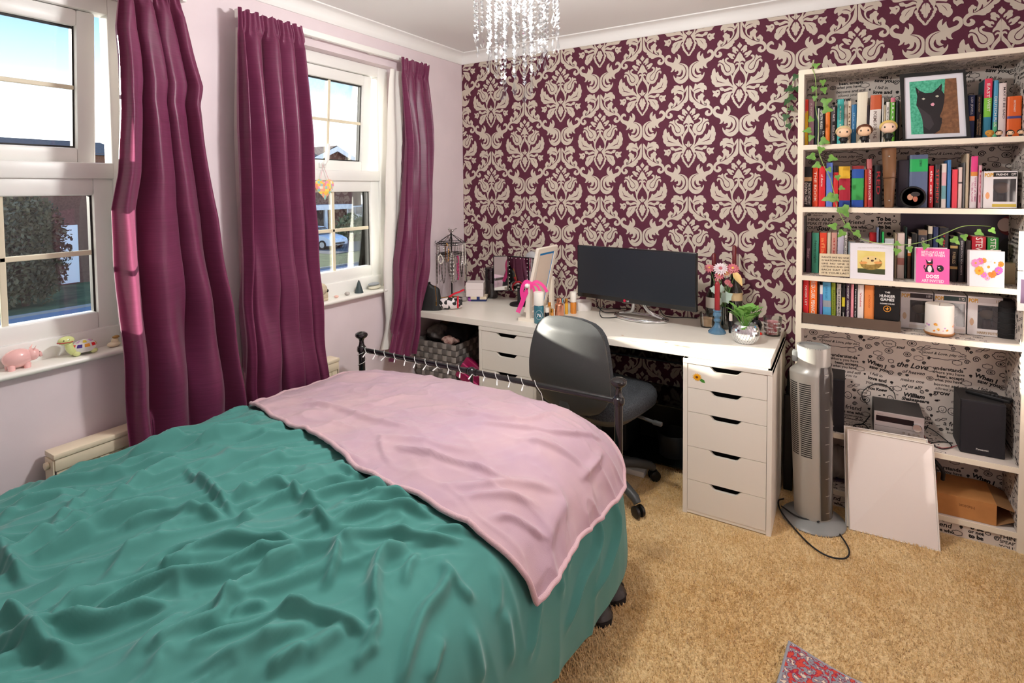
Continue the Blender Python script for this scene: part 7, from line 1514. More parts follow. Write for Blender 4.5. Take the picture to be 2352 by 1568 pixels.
patch(t, [(1352, 505), (1372, 530), (1410, 530), (1418, 492), (1428, 540), (1420, 575), (1436, 610), (1440, 642), (1345, 636), (1352, 600), (1368, 572), (1362, 540)], yK-.0004, BKc); patch(t, oval(1394, 608, 22, 34), yK-.0006, (240, 236, 236)); patch(t, oval(1392, 532, 16, 8), yK-.0006, (240, 236, 236)); patch(t, [(1365, 555), (1420, 558), (1420, 566), (1365, 563)], yK-.0006, (214, 50, 40)); patch(t, [(1348, 565), (1335, 570), (1332, 595), (1345, 620), (1350, 612), (1340, 592), (1346, 575)], yK-.0005, BKc)
patch(t, oval(1502, 604, 36, 34), yK-.0004, BKc); patch(t, [(1465, 572), (1480, 590), (1500, 575)], yK-.0004, BKc); patch(t, oval(1488, 595, 10, 6), yK-.0006, (240, 236, 236)); patch(t, oval(1500, 612, 6, 6), yK-.0006, (226, 180, 60))
t = standing('greeting_card', 'white greeting card with a heart made of flowers', 'card', [(1800, 420), (2158, 432), (2152, 812), (1798, 782)], yK, (228, 226, 230))
for x, y, r, c in ((1862, 548, 48, (240, 140, 190)), (1905, 530, 40, (236, 110, 170)), (1945, 522, 30, (250, 150, 60)), (1900, 625, 52, (246, 170, 60)), (1945, 668, 34, (236, 120, 200)), (1980, 700, 30, (238, 170, 206)), (2030, 660, 46, (240, 130, 50)), (2098, 622, 44, (196, 100, 190)), (2118, 560, 34, (246, 140, 50)), (2055, 545, 40, (244, 230, 236)), (1992, 588, 66, (246, 224, 230)), (2085, 645, 30, (150, 70, 150))):
    n = 9; P = [(x+r*(1 if i % 2 else .84)*math.cos(PI*i/n), y+r*.92*(1 if i % 2 else .84)*math.sin(PI*i/n)) for i in range(2*n)]; patch(t, P, yK-.0004-.00002*r, c, name='flower_print'); patch(t, oval(x, y, r*.25, r*.22, 10), yK-.0018, (206, 160, 60) if c[2] > 120 else (226, 120, 30), name='flower_print')
# dark poster and pale box at the back of the third shelf
t = thing('poster', 'dark purple poster with red hair shapes at the back of the third shelf', 'poster', (2.58, -.0085, SZ[3]+.01)); y_ = -.0098
P0, P1 = ony(*zC(1100, 60), y_), ony(*zC(2330, 700), y_)
b = MB(); b.box(P0.x, min(P1.x, IX1-.004), y_, -.0086, SZ[3]+.005, SZ[2]-ST-.004); b.build('sheet', mat('night_purple', (40, 30, 48), .35, c2=(64, 50, 76), nscale=5), t)
for k, (x, y, rx, ry, c) in enumerate(((2215, 170, 130, 100, (110, 22, 34)), (2260, 270, 70, 90, (120, 26, 38)), (2160, 160, 78, 68, (222, 196, 190)), (2190, 420, 100, 130, (26, 24, 30)))):
    Q = quad3(oval(x, y, rx, ry, 22), zC, y_); b = MB(); b.add([Vector((min(q.x, IX1-.004), y_-.0003-.0002*k, min(q.z, SZ[2]-ST-.004))) for q in Q], [tuple(range(22))]); b.build('print', col(c, .5), t)
p = ony(*zC(2220, 650), -.10); zt = ony(*zC(2220, 545), -.10).z; b = MB(); b.rbox(p.x-.024, p.x+.024, -.12, -.07, SZ[3], zt, .002); solid(b, 'box', col((196, 176, 144), .6), 'small kraft box behind the flower heart card', 'box', (p.x, -.095, SZ[3]), 40)

# ================================================================ HI-FI, BOARDS, FAN
zS = lambda x, y: (1880+x/4.983, 840+y/4.983)
M_spk = mat('speaker_black', (40, 39, 40), .6, noise=.08, nscale=200); M_cloth = mat('speaker_cloth', (34, 32, 36), .95, bump=.2, bscale=900, bdist=.001)
def speaker(label, x0, x1, yf, zt, tx):
    t = thing('speaker', label, 'speaker', ((x0+x1)/2, yf+.09, SZ[5]), group='bookshelf speakers')
    b = MB(); b.rbox(x0, x1, yf+.012, yf+.17, SZ[5]+.001, zt, .002); b.build('cabinet', M_spk, t)
    b = MB(); b.rbox(x0+.001, x1-.001, yf, yf+.013, SZ[5]+.002, zt-.001, .003); b.build('grille', M_cloth, t)
    b = MB(); put_text(b, 'Panasonic', (tx, yf-.0004, SZ[5]+.026), X3, Z3, w=.04, bold=.02); b.build('lettering', col((214, 212, 206), .4), t)
    return t
a, c = onz(*zS(1622, 968), SZ[5]), onz(*zS(2140, 1102), SZ[5]); yf = (a.y+c.y)/2; yf = max(yf, -.246)
sx0, sx1 = ony(*zS(1622, 700), yf).x, ony(*zS(2148, 760), yf).x; szt = ony(*zS(1630, 382), yf).z
speaker('black bookshelf speaker with a remote control on top', sx0, sx1, yf, szt, (sx0+sx1)/2)
sR = ony(*zS(300, 420), -.235).x; szt2 = ony(*zS(200, 155), -.235).z; w_ = sx1-sx0
speaker('black bookshelf speaker behind the tower fan', sR-w_, sR, -.235, szt2, ony(*zS(120, 640), -.235).x)
rm = thing('remote_control', 'black remote control lying on the speaker', 'remote control', ((sx0+sx1)/2+.03, yf+.08, szt), math.radians(-28))
b = MB(); b.rbox(-.075, .075, -.02, .02, 0, .016, .006); b.build('body', col((24, 24, 25), .4), rm, 40, world=False)
for i in range(8):
    for j in range(2): b = MB(); b.rbox(-.06+i*.014, -.052+i*.014, -.010+j*.012, -.003+j*.012, .0155, .018, .001); b.build('button', col((60, 60, 62), .5), rm, world=False)
ysf = -.215; h0, h1_ = ony(*zS(637, 505), ysf), ony(*zS(1212, 612), ysf); hzt = (h0.z+h1_.z)/2; hx0, hx1 = h0.x, h1_.x
hf = thing('stereo_receiver', 'silver fronted compact stereo between the two speakers', 'stereo', ((hx0+hx1)/2, -.13, SZ[5]))
b = MB(); b.rbox(hx0, hx1, ysf+.006, -.02, SZ[5]+.006, hzt, .002); b.build('case', mat('stereo_black', (44, 42, 42), .45), hf)
b = MB(); b.rbox(hx0, hx1, ysf, ysf+.007, SZ[5]+.006, hzt, .0015); b.build('front_panel', mat('brushed_silver', (196, 190, 190), .35, metal=.6), hf)
H_ = hzt-SZ[5]; w_ = hx1-hx0
b = MB(); b.rbox(hx0+.04*w_, hx0+.80*w_, ysf-.001, ysf+.002, hzt-.34*H_, hzt-.14*H_, .001); b.build('display', col((18, 16, 16), .1), hf)
b = MB(); b.lathe([(.016, 0), (.017, .008), (.015, .011), (0, .011)], 24, M=Matrix.Translation((hx0+.86*w_, ysf, hzt-.36*H_)) @ Matrix.Rotation(PI/2, 4, 'X')); b.build('volume_knob', mat('knob_silver', (220, 218, 216), .2, metal=.9), hf, 40)
for k in range(4): b = MB(); b.lathe([(.004, 0), (.004, .003), (0, .0035)], 12, M=Matrix.Translation((hx0+(.60+.10*k)*w_, ysf, hzt-.62*H_)) @ Matrix.Rotation(PI/2, 4, 'X')); b.build('button', MATS['knob_silver'], hf, 40)
for f0, f1 in ((.50, .505), (.70, .705)): b = MB(); b.box(hx0+.02*w_, hx1-.02*w_, ysf-.0004, ysf+.001, hzt-f1*H_-.001, hzt-f0*H_); b.build('seam', col((110, 106, 106), .5), hf)
b = MB(); put_text(b, 'Panasonic', (hx0+.13*w_, ysf-.0004, hzt-.08*H_), X3, Z3, w=.022); b.build('lettering', col((60, 58, 58), .5), hf)
for k in range(4): b = MB(); b.lathe([(.008, 0), (.008, .006)], 10, (hx0+(.1 if k % 2 else .9)*w_, -.19 if k < 2 else -.05, SZ[5])); b.build('foot', M_dark, hf)
zl = SZ[5]+.004
cable('black lead looping up behind the stereo', [tuple(ony(*zS(x, y), yy)) for x, y, yy in ((880, 380, -.03), (860, 300, -.02), (760, 220, -.015), (640, 210, -.015), (520, 280, -.02), (500, 360, -.03), (560, 440, -.05))], .002)
cable('tangle of black leads beside the stereo', [(hx0-.01, -.10, zl+.05), (hx0-.04, -.14, zl+.02), (hx0-.07, -.12, zl), (hx0-.05, -.17, zl), (hx0-.015, -.18, zl), (hx0-.03, -.12, zl+.01), (hx0-.075, -.16, zl+.012), (hx0-.06, -.20, zl)], .0025)
cable('thin red and black lead from the stereo to the speaker', [(hx1+.004, -.10, zl+.02), (hx1+.02, -.16, zl+.002), (hx1+.05, -.2, zl), (hx1+.09, -.18, zl), (sx0-.002, -.15, zl+.004)], .0016, (150, 30, 36))
cable('black speaker lead curling on the shelf', [(hx1+.004, -.06, zl+.03), (hx1+.04, -.05, zl+.02), (hx1+.08, -.09, zl+.004), (hx1+.10, -.16, zl), (hx1+.06, -.21, zl), (hx1+.03, -.17, zl), (hx1+.07, -.13, zl), (hx1+.11, -.12, zl)], .002)
# leaning white boards
def leaning(label, Q, th, m, rim):
    A_, B2, C2, D2 = Q; t = thing('white_board', label, 'board', tuple((A_+B2)/2)); n = (B2-A_).cross(D2-A_).normalized()
    if n.y > 0: n = -n
    c = sum(Q, Vector())/4
    b = MB(); b.add([q for q in Q]+[q-n*th for q in Q], [(0, 1, 2, 3), (4, 7, 6, 5), (0, 4, 5, 1), (1, 5, 6, 2), (2, 6, 7, 3), (3, 7, 4, 0)]); b.build('panel', m, t)
    b = MB(); b.tube([q+(c-q).normalized()*.003 for q in Q], .004, 6, True); b.build('rim', rim, t, 60); return t
M_bd = mat('glossy_white', (236, 226, 218), .06, spec=.5, coat=.6)
Q1 = [onz(1950, 1216, 0), onz(2160, 1267, 0), ony(2144, 1020, -.282), ony(1946, 984, -.282)]
leaning('glossy white board leaning against the bookcase shelf', Q1, .006, M_bd, mat('white_rim', (240, 234, 226), .4))
Q2 = [Q1[0]+Vector((-.012, .018, 0)), Q1[1]+Vector((-.03, .018, 0)), Q1[2]+Vector((-.018, .018, .010)), Q1[3]+Vector((-.012, .018, .006))]
leaning('second white board tucked behind the glossy one', Q2, .006, mat('board_back', (226, 214, 196), .5), mat('white_rim', (240, 234, 226), .4))
# cardboard box on the bottom shelf
zBx = lambda x, y: (2050+x/5.225, 1060+y/5.225)
yq = -.235; c0, c1 = ony(*zBx(545, 480), yq), ony(*zBx(1250, 640), yq); z0, z1 = SZ[6], ony(*zBx(900, 445), yq).z; bx = thing('cardboard_box', 'brown cardboard box with open end flaps on the bottom shelf', 'box', ((c0.x+c1.x)/2, -.14, SZ[6])); M_kr = mat('kraft_board', (186, 128, 72), .85, noise=.06, nscale=30)
x0_ = c0.x-.09
b = MB(); b.box(x0_, c1.x, yq, -.03, z0+.001, z1); b.build('body', M_kr, bx)
e = .002; x1 = c1.x
b = MB(); b.add([(x1, yq, z1), (x1, -.03, z1), (x1+.075, -.05, z1-.025), (x1+.075, yq+.02, z1-.025), (x1, yq, z1-e), (x1, -.03, z1-e), (x1+.075, -.05, z1-.025-e), (x1+.075, yq+.02, z1-.025-e)], [(0, 3, 2, 1), (4, 5, 6, 7), (0, 4, 7, 3), (3, 7, 6, 2), (2, 6, 5, 1)]); b.build('flap', mat('kraft_inside', (150, 110, 70), .9), bx)
b = MB(); b.add([(x1, yq, z0+.001), (x1, -.03, z0+.001), (x1+.07, -.05, z0+.03), (x1+.07, yq+.02, z0+.03), (x1, yq, z0+.003), (x1, -.03, z0+.003), (x1+.07, -.05, z0+.032), (x1+.07, yq+.02, z0+.032)], [(0, 1, 2, 3), (4, 7, 6, 5), (0, 3, 7, 4), (3, 2, 6, 7), (2, 1, 5, 6)]); b.build('flap', mat('kraft_inside', (150, 110, 70), .9), bx)
b = MB(); put_text(b, 'Habitat', ((c0.x+c1.x)/2+.0, yq-.0004, (z0+z1)/2+.01), -X3, -Z3, w=.05); b.build('lettering', col((120, 76, 40), .8), bx)
# tool and bags on the lower shelf
p = ony(2160, 1090, -.20); jt = thing('power_tool', 'black and red power tool beside the cardboard box', 'tool', (p.x-.05, -.12, z1))
b = MB(); b.rbox(p.x-.10, p.x-.005, -.16, -.08, z1+.001, z1+.07, .012); b.build('body', col((34, 36, 38), .5), jt, 40)
b = MB(); b.tube(spline([(p.x-.09, -.165, z1+.06), (p.x-.04, -.18, z1+.12), (p.x+.008, -.18, z1+.075), (p.x+.012, -.17, z1+.03)], 6), .008, 8); b.build('handle', col((22, 24, 25), .5), jt, 60)
b = MB(); b.rbox(p.x-.10, p.x-.006, -.165, -.155, z1+.004, z1+.02, .004); b.build('trim', col((196, 30, 34), .4), jt, 40)
p = ony(1920, 1060, -.2); garment('grey clear plastic bag stuffed on the low shelf behind the fan', (p.x, -.14, SZ[6]+.085), (.06, .06, .075), mat('grey_plastic_bag', (150, 144, 138), .35, spec=.4), 3.0)
b = MB(); b.rbox(p.x-.05, p.x+.055, -.17, -.07, SZ[6]+.001, SZ[6]+.006, .002); solid(b, 'magazine', mat('mag_cover', (120, 90, 80), .4, c2=(60, 60, 110), nscale=30), 'magazine lying under the grey plastic bag', 'magazine', (p.x, -.12, SZ[6]))
# photo cards hanging at the bookcase edge
fp = ony(2346, 530, -.262); t = thing('photo_strip', 'pair of white glitter photo frames hanging at the bookcase side', 'photo frame', (2.88, -.262, ony(2346, 715, -.262).z))
za_, zb_, zc_ = ony(2346, 531, -.262).z, ony(2346, 622, -.262).z, ony(2346, 714, -.262).z; xf = ony(2338, 640, -.262).x
for z0, z1, c in ((zb_+.002, za_, (206, 206, 200)), (zc_, zb_-.002, (112, 92, 116))):
    b = MB(); b.rbox(xf, xf+.075, -.262, -.256, z0, z1, .001); fr_ = b.build('frame', mat('glitter_white', (236, 234, 228), .5, noise=.12, nscale=400), t)
    b = MB(); b.box(xf+.009, xf+.066, -.2624, -.262, z0+.03, z1-.03); b.build('photo', col(c, .4), fr_)
b = MB(); b.tube([(xf+.037, -.259, za_), (xf+.037, -.257, za_+.06)], .0008, 5); b.build('string', col((220, 214, 200), .7), t)
# tower fan
fc = Vector((2.158, -.412, 0)); M_fs = mat('fan_silver', (176, 174, 166), .3, metal=.25, coat=.2); M_fd = mat('fan_dark', (66, 62, 58), .18, coat=.5); M_fg = mat('fan_grey', (130, 132, 130), .35)
FH = ony(1845, 790, fc.y).z; tf2 = thing('tower_fan', 'silver tower fan with black front strip beside the drawers', 'fan', (fc.x, fc.y, 0))
b = MB(); b.lathe([(.124, 0), (.126, .006), (.120, .014), (.09, .024), (.075, .034), (0, .036)], 40, tuple(fc)); b.build('base', M_fg, tf2, 40)
def fan_sec(z):                     # centre x offset, half width x, half depth y
    f = (z-.03)/(FH-.03); hw = .083-.010*(1-f); lean = -.02*f
    if f > .84: k = min(1, (f-.84)/.05); k = k*k*(3-2*k); return (lean+.013*k, hw-.019*k, .075-.012*k)
    return (lean, hw, .075)
rows = []
for z in list(np.linspace(.03, .03+(FH-.03)*.84, 24))+list(np.linspace(.03+(FH-.03)*.845, .03+(FH-.03)*.90, 8))+list(np.linspace(.03+(FH-.03)*.91, FH, 8)):
    ox, hw, hd = fan_sec(z); rows.append([(fc.x+ox+hw*math.cos(a), fc.y+hd*math.sin(a), z) for a in np.linspace(0, 2*PI, 48, endpoint=False)])
b = MB(); b.grid(rows, close=True); b.build('body', M_fs, tf2, 50)
ox, hw, hd = fan_sec(FH); b = MB(); b.lathe([(0, -.012), (.82, -.012), (.86, 0), (1, 0), (1, -.004)], 40, M=Matrix.Translation((fc.x+ox, fc.y, FH)) @ Matrix.Diagonal((hw, hd, 1, 1))); b.build('top_recess', M_fg, tf2, 40)
for k in range(6): b = MB(); b.rbox(fc.x+ox-.04, fc.x+ox+.04, fc.y-.03+k*.011, fc.y-.024+k*.011, FH-.011, FH-.005, .001); b.build('top_louvre', mat('louvre_silver', (190, 188, 182), .3, metal=.5), tf2)
b = MB(); z = FH-.05; b.rbox(fc.x+ox-hw-.016, fc.x+ox-hw+.004, fc.y-.02, fc.y+.02, z-.025, z+.02, .004); b.build('handle', M_fg, tf2, 40)
def fan_pt(a, z, out=0): ox, hw, hd = fan_sec(z); return (fc.x+ox+(hw+out)*math.cos(a), fc.y+(hd+out)*math.sin(a), z)
zs0, zs1 = .03+.012, .03+(FH-.03)*.895
b = MB(); b.grid([[fan_pt(a, z, .003) for a in np.linspace(-1.12, -.05, 16)] for z in np.linspace(zs0, zs1, 40)]); b.build('front_strip', M_fd, tf2, 180)
for k in range(9): z = zs0+.03+(zs1-zs0-.06)*k/8; b = MB(); b.grid([[fan_pt(a, zz_, .0036) for a in np.linspace(-.85, -.6, 5)] for zz_ in (z, z+.0015)]); b.build('tick', col((176, 172, 164), .5), tf2)
vz0, vz1 = .03+(FH-.03)*.37, .03+(FH-.03)*.80; NS = 36
for a0, a1 in ((-2.75, -2.2), (-2.08, -1.52), (-3.25, -2.88)):
    for k in range(NS if a0 > -3 else NS-2):
        z = vz0+(vz1-vz0)*k/NS; b = MB(); b.grid([[fan_pt(a, zz_, .0008) for a in np.linspace(a0, a1, 7)] for zz_ in (z, z+(vz1-vz0)/NS*.5)]); b.build('vent_slot', col((22, 22, 22), .8), tf2)
cable('black fan power lead looping out over the carpet', [(fc.x+.02, fc.y-.08, .04), tuple(onz(1895, 1195, .03)), tuple(onz(1925, 1222, .008)), tuple(onz(1950, 1262, .013)), tuple(onz(1940, 1282, .013)), tuple(onz(1900, 1276, .013)), tuple(onz(1860, 1250, .013)), tuple(onz(1820, 1208, .013)), tuple(onz(1793, 1172, .013)), tuple(onz(1788, 1150, .013)), tuple(onz(1800, 1145, .01))], .0033, n=8)
cable('black fan lead lying across the fan base', [tuple(onz(1795, 1162, .03)), tuple(onz(1830, 1185, .032)), tuple(onz(1870, 1195, .036)), tuple(onz(1895, 1196, .034))], .0033)
fk = thing('folded_stand', 'black folded stand leaning between the drawers and the fan', 'stand', (2.055, -.16, 0))
for k, (x, t_) in enumerate(((2.030, .0), (2.042, .004), (2.054, -.003))): b = MB(); b.tube([(x, -.20+k*.02, 0), (x+.006+t_, -.11+k*.02, .55)], .006, 8); b.build('tube', col((20, 22, 22), .4), fk, 60)
b = MB(); b.rbox(2.024, 2.062, -.21, -.19, .0, .46, .004, M=None); b.build('panel', col((18, 20, 20), .5), fk)

# ---- ivy garlands
M_ivy = mat('ivy_leaf', (120, 166, 70), .5, c2=(92, 140, 62), nscale=50); M_vine = col((150, 180, 100), .6); rnd = random.Random(17)
def ivy_leaf(parent, p, d, s, m=None):
    d = Vector(d).normalized(); n = (Vector((0, -1, .25))+Vector((rnd.uniform(-.4, .4), 0, rnd.uniform(-.3, .3)))).normalized(); sd = d.cross(n).normalized(); n = sd.cross(d)
    O = [(0, 0), (.30, -.12), (.52, .12), (.42, .34), (.24, .48), (.20, .72), (0, 1.0), (-.20, .72), (-.24, .48), (-.42, .34), (-.52, .12), (-.30, -.12)]
    b = MB(); p = Vector(p); V = [p+(sd*u+d*v+n*(.10*abs(u)-.12*v*v))*s for u, v in O]; V.append(p+(d*.35+n*.06)*s); k = len(V)-1; b.add(V, [(i, (i+1) % 12, k) for i in range(12)]); return b.build('leaf', m or M_ivy, parent, 180)
def garland(label, path, leaves, y, r=.0016, m=None):
    P = [ony(px, py, yy) for px, py, yy in path]; t = thing('ivy_garland', label, 'garland', tuple(P[-1])); b = MB(); b.tube(spline(P, 6), r, 6); b.build('vine', M_vine, t, 180)
    for px, py, dx, dy, s in leaves:
        q = ony(px, py, y); ivy_leaf(t, q-Vector((dx, 0, -dy)).normalized()*s*.4, (dx, -.15, -dy), s, m)
garland('artificial ivy garland trailing down the bookcase front and across the cards',
        [(1868, 138, -.257), (1865, 155, -.258), (1872, 175, -.262), (1875, 215, -.262), (1874, 250, -.262), (1880, 285, -.262), (1878, 325, -.262), (1880, 345, -.262), (1888, 370, -.262), (1898, 392, -.262), (1907, 410, -.262), (1915, 440, -.262), (1922, 475, -.265), (1936, 505, -.262), (1948, 522, -.258), (1978, 548, -.256), (2030, 560, -.254), (2082, 562, -.254), (2130, 552, -.25), (2170, 536, -.235), (2210, 520, -.2), (2245, 518, -.16), (2275, 520, -.12)],
        [(1876, 150, .8, -.4, .03), (1890, 190, .1, 1, .028), (1893, 208, .3, 1, .03), (1869, 205, -.3, 1, .026), (1871, 226, -.2, 1, .024), (1899, 233, .9, -.4, .042), (1901, 252, .9, .2, .04), (1862, 273, -.2, -1, .028), (1854, 300, -1, .1, .034), (1862, 317, -.5, 1, .03), (1894, 325, .9, .3, .04), (1885, 345, -.2, .8, .032), (1863, 360, -1, .2, .036), (1913, 364, 1, .2, .038), (1875, 380, -1, .4, .034), (1905, 390, .5, .8, .024), (1924, 408, .2, 1, .024), (1934, 432, 1, .3, .024), (1903, 455, -1, .3, .05), (1920, 455, .4, .6, .034), (1940, 485, .5, .9, .052), (1912, 519, -1, -.2, .036), (1948, 520, .6, .5, .030), (1932, 537, -.6, .8, .036), (1970, 537, .6, .6, .032), (2060, 578, -.2, .9, .030), (2090, 572, .3, 1, .026), (2062, 560, .9, .4, .024), (2125, 566, -.3, .9, .028), (2160, 555, .3, .9, .028), (2195, 553, .6, .6, .034), (2215, 545, .2, .9, .026), (2250, 535, .8, .5, .028), (2280, 530, .6, .8, .024)], -.264)
garland('dark ivy sprig beside the bookcase on the papered wall', [(1836, 165, -.03), (1822, 190, -.03), (1812, 215, -.03), (1808, 250, -.03), (1806, 295, -.03)],
        [(1826, 178, -.5, .8, .034), (1812, 205, -.8, .3, .04), (1820, 225, .8, .4, .036), (1806, 235, -.6, .8, .034), (1818, 250, .7, .6, .03), (1804, 270, -.3, 1, .036), (1812, 290, .4, 1, .03), (1830, 205, .4, 1, .03)], -.035, .0014, mat('dark_ivy', (54, 92, 48), .5))

# ================================================================ RUG CORNER
rg = thing('rug', 'faded red and grey patterned rug with curled corner on the carpet', 'rug', (2.5, -1.85, 0))
def rugmat():
    m = mat('rug_weave', (150, 70, 80), .95); nt = m.node_tree; bs = nt.nodes['Principled BSDF']; tc = nt.nodes.new('ShaderNodeTexCoord'); n1 = nt.nodes.new('ShaderNodeTexNoise'); n1.inputs['Scale'].default_value = 60; n1.inputs['Detail'].default_value = 6; nt.links.new(tc.outputs['Object'], n1.inputs['Vector'])
    r = nt.nodes.new('ShaderNodeValToRGB'); r.color_ramp.interpolation = 'CONSTANT'; els = r.color_ramp.elements; els[0].color = (*lin((196, 70, 56)), 1); els[1].position = .42; els[1].color = (*lin((150, 34, 62)), 1)
    for p_, c_ in ((.48, (136, 138, 146)), (.56, (120, 60, 84)), (.60, (214, 196, 176))): q = els.new(p_); q.color = (*lin(c_), 1)
    nt.links.new(n1.outputs[0], r.inputs[0]); nt.links.new(r.outputs[0], bs.inputs['Base Color']); return m
c0 = Vector((2.128, -1.222)); ra = math.radians(-7); ex = Vector((math.cos(ra), math.sin(ra))); ey = Vector((math.sin(ra), -math.cos(ra))); rows = []
nu, nv = 40, 60; WU, WV = .72, 1.3
def rz(u, v): d = math.hypot(u, v); return .010+.026*max(0, 1-d/.16)**1.5
for j in range(nv+1): rows.append([(*(c0+ex*(WU*i/nu)+ey*(WV*j/nv)), rz(WU*i/nu, WV*j/nv)) for i in range(nu+1)])
b = MB(); b.grid(rows); b.grid([[(x, y, z-.008) for x, y, z in r][::-1] for r in rows]); b.build('weave', rugmat(), rg, 180)
per = [Vector(rows[0][i]) for i in range(nu+1)]+[Vector(r[-1]) for r in rows[1:]]+[Vector(p) for p in rows[-1][::-1][1:]]+[Vector(r[0]) for r in rows[::-1][1:-1]]
b = MB(); b.tube([p-Z3*.004 for p in per], .0055, 6, True); b.build('binding', col((150, 152, 160), .9), rg, 180)

# ================================================================ SILL ORNAMENTS
SL = OZ0+.021
p = onz(22, 838, SL); M_pk = mat('pink_glaze', (246, 192, 188), .15, coat=.6)
pg = thing('piggy_bank', 'pink ceramic piggy bank on the near window sill', 'ornament', (-.012, p.y, SL)); X, Y = -.012, p.y
b = MB(); b.ball((X, Y, SL+.034), (.028, .040, .030), 18, 12); b.build('body', M_pk, pg, 180)
b = MB(); b.ball((X+.004, Y+.036, SL+.038), (.019, .020, .020), 14, 10); b.build('head', M_pk, pg, 180)
b = MB(); b.lathe([(.009, 0), (.010, .006), (0, .007)], 14, M=Matrix.Translation((X+.008, Y+.052, SL+.034)) @ Matrix.Rotation(-PI/2+.2, 4, 'X')); b.build('snout', M_pk, pg, 60)
for s in (-1, 1): b = MB(); b.add([(X+s*.012, Y+.032, SL+.052), (X+s*.020, Y+.036, SL+.056), (X+s*.016, Y+.044, SL+.068), (X+s*.014, Y+.040, SL+.054)], [(0, 1, 2), (0, 2, 3), (1, 3, 2), (0, 3, 1)]); b.build('ear', M_pk, pg)
for s in (-1, 1): b = MB(); b.ball((X+s*.009+.004, Y+.052, SL+.043), .002, 6, 4); b.build('eye', M_dark, pg)
for sx in (-1, 1):
    for sy in (-1, 1): b = MB(); b.lathe([(.009, 0), (.010, .014), (.006, .018)], 10, (X+sx*.013, Y+sy*.020, SL)); b.build('leg', M_pk, pg, 60)
p = onz(165, 808, SL); Y = p.y; X = -.014; M_cr = mat('cream_green_glaze', (214, 222, 150), .15, coat=.6)
tb_ = thing('tortoise_ornament', 'pale green ceramic tortoise with patchwork shell on the near sill', 'ornament', (X, Y, SL))
b = MB(); rows = [[(X+.026*math.cos(t_)*math.cos(a), Y+.012+.038*math.cos(t_)*math.sin(a), SL+.024+.028*math.sin(t_)) for a in np.linspace(0, 2*PI, 24, endpoint=False)] for t_ in np.linspace(-.5, PI/2, 9)]; b.grid(rows, close=True); b.build('shell', mat('white_glaze', (238, 236, 230), .15, coat=.6), tb_, 180)
for k, (a0, t0, c) in enumerate([(a, .35, c) for a, c in zip(np.linspace(-1.2, 1.9, 6), ((226, 40, 50), (70, 50, 130), (246, 170, 60), (226, 40, 50), (246, 190, 90), (90, 60, 140)))]+[(a, .95, c) for a, c in zip(np.linspace(-1.0, 1.6, 4), ((206, 170, 206), (226, 206, 60), (200, 160, 200), (246, 150, 60)))]):
    b = MB(); b.grid([[(X+.0266*math.cos(t_)*math.cos(a), Y+.012+.0388*math.cos(t_)*math.sin(a), SL+.024+.0287*math.sin(t_)) for a in np.linspace(a0-.22, a0+.22, 5)] for t_ in np.linspace(t0-.2, t0+.2, 4)]); b.build('shell_patch', col(c, .2), tb_, 180)
b = MB(); b.tube(spline([(X+.004, Y-.018, SL+.014), (X+.006, Y-.030, SL+.030), (X+.006, Y-.034, SL+.050)], 4), [.013]*5+[.012]*3+[.011], 10); b.build('neck', M_cr, tb_, 180)
b = MB(); b.ball((X+.006, Y-.040, SL+.060), (.018, .024, .015), 16, 10); hd_ = b.build('head', M_cr, tb_, 180)
b = MB(); b.tube([(X+.006+.0186*math.cos(a), Y-.040+.0246*math.sin(a), SL+.056) for a in np.linspace(-2.6, .6, 14)], .0014, 5); b.build('mouth', col((190, 60, 60), .4), hd_)
for s in (-.006, .008): b = MB(); b.ball((X+.022, Y-.046+s, SL+.064), .002, 6, 4); b.build('eye', M_dark, hd_)
for sy in (-.014, .036):
    for sx in (-.012, .014): b = MB(); b.ball((X+sx, Y+sy, SL+.009), (.010, .012, .009), 10, 6); b.build('foot', M_cr, tb_, 180)
p = onz(258, 795, SL); X, Y = -.02, p.y; fg_ = thing('cherub_ornament', 'small cream resin ornament with a gold figure by the curtain', 'ornament', (X, Y, SL))
b = MB(); b.ball((X, Y, SL+.010), (.018, .022, .010), 10, 6); b.ball((X, Y+.004, SL+.022), (.011, .012, .012), 10, 6); b.build('base', mat('cream_resin', (240, 226, 196), .5), fg_, 180)
b = MB(); b.ball((X+.004, Y+.006, SL+.036), (.008, .012, .006), 10, 6); b.build('figure', col((170, 130, 70), .4), fg_, 180)
# far window sill
q = onz(748, 694, SL); X, Y = -.015, q.y; M_bone = mat('bone_resin', (206, 192, 164), .7, noise=.15, nscale=60, bump=.3, bscale=200)
sk = thing('skull_ornament', 'small bone coloured skull ornament on the far sill', 'ornament', (X, Y, SL))
b = MB(); rows = []
for t_ in np.linspace(-PI/2, PI/2, 14): rows.append([(X+.036*math.cos(t_)*math.cos(a), Y+.042*math.cos(t_)*math.sin(a)*(1.08 if math.sin(a) < 0 else .95), SL+.060+.034*math.sin(t_)) for a in np.linspace(0, 2*PI, 26, endpoint=False)])
b.grid(rows, close=True); b.rbox(X-.022, X+.022, Y+.004, Y+.040, SL+.012, SL+.045, .008, 2); b.build('cranium', M_bone, sk, 60)
b = MB(); b.rbox(X-.023, X+.023, Y-.005, Y+.038, SL, SL+.016, .006, 2); b.build('jaw', M_bone, sk, 60)
for s in (-1, 1): b = MB(); b.ball((X+s*.014, Y+.034, SL+.050), (.009, .010, .010), 12, 8); b.build('eye_socket', col((40, 32, 26), .9), sk, 180)
b = MB(); b.add([(X, Y+.0425, SL+.042), (X-.006, Y+.0415, SL+.030), (X+.006, Y+.0415, SL+.030)], [(0, 1, 2)]); b.build('nose_hole', col((40, 32, 26), .9), sk)
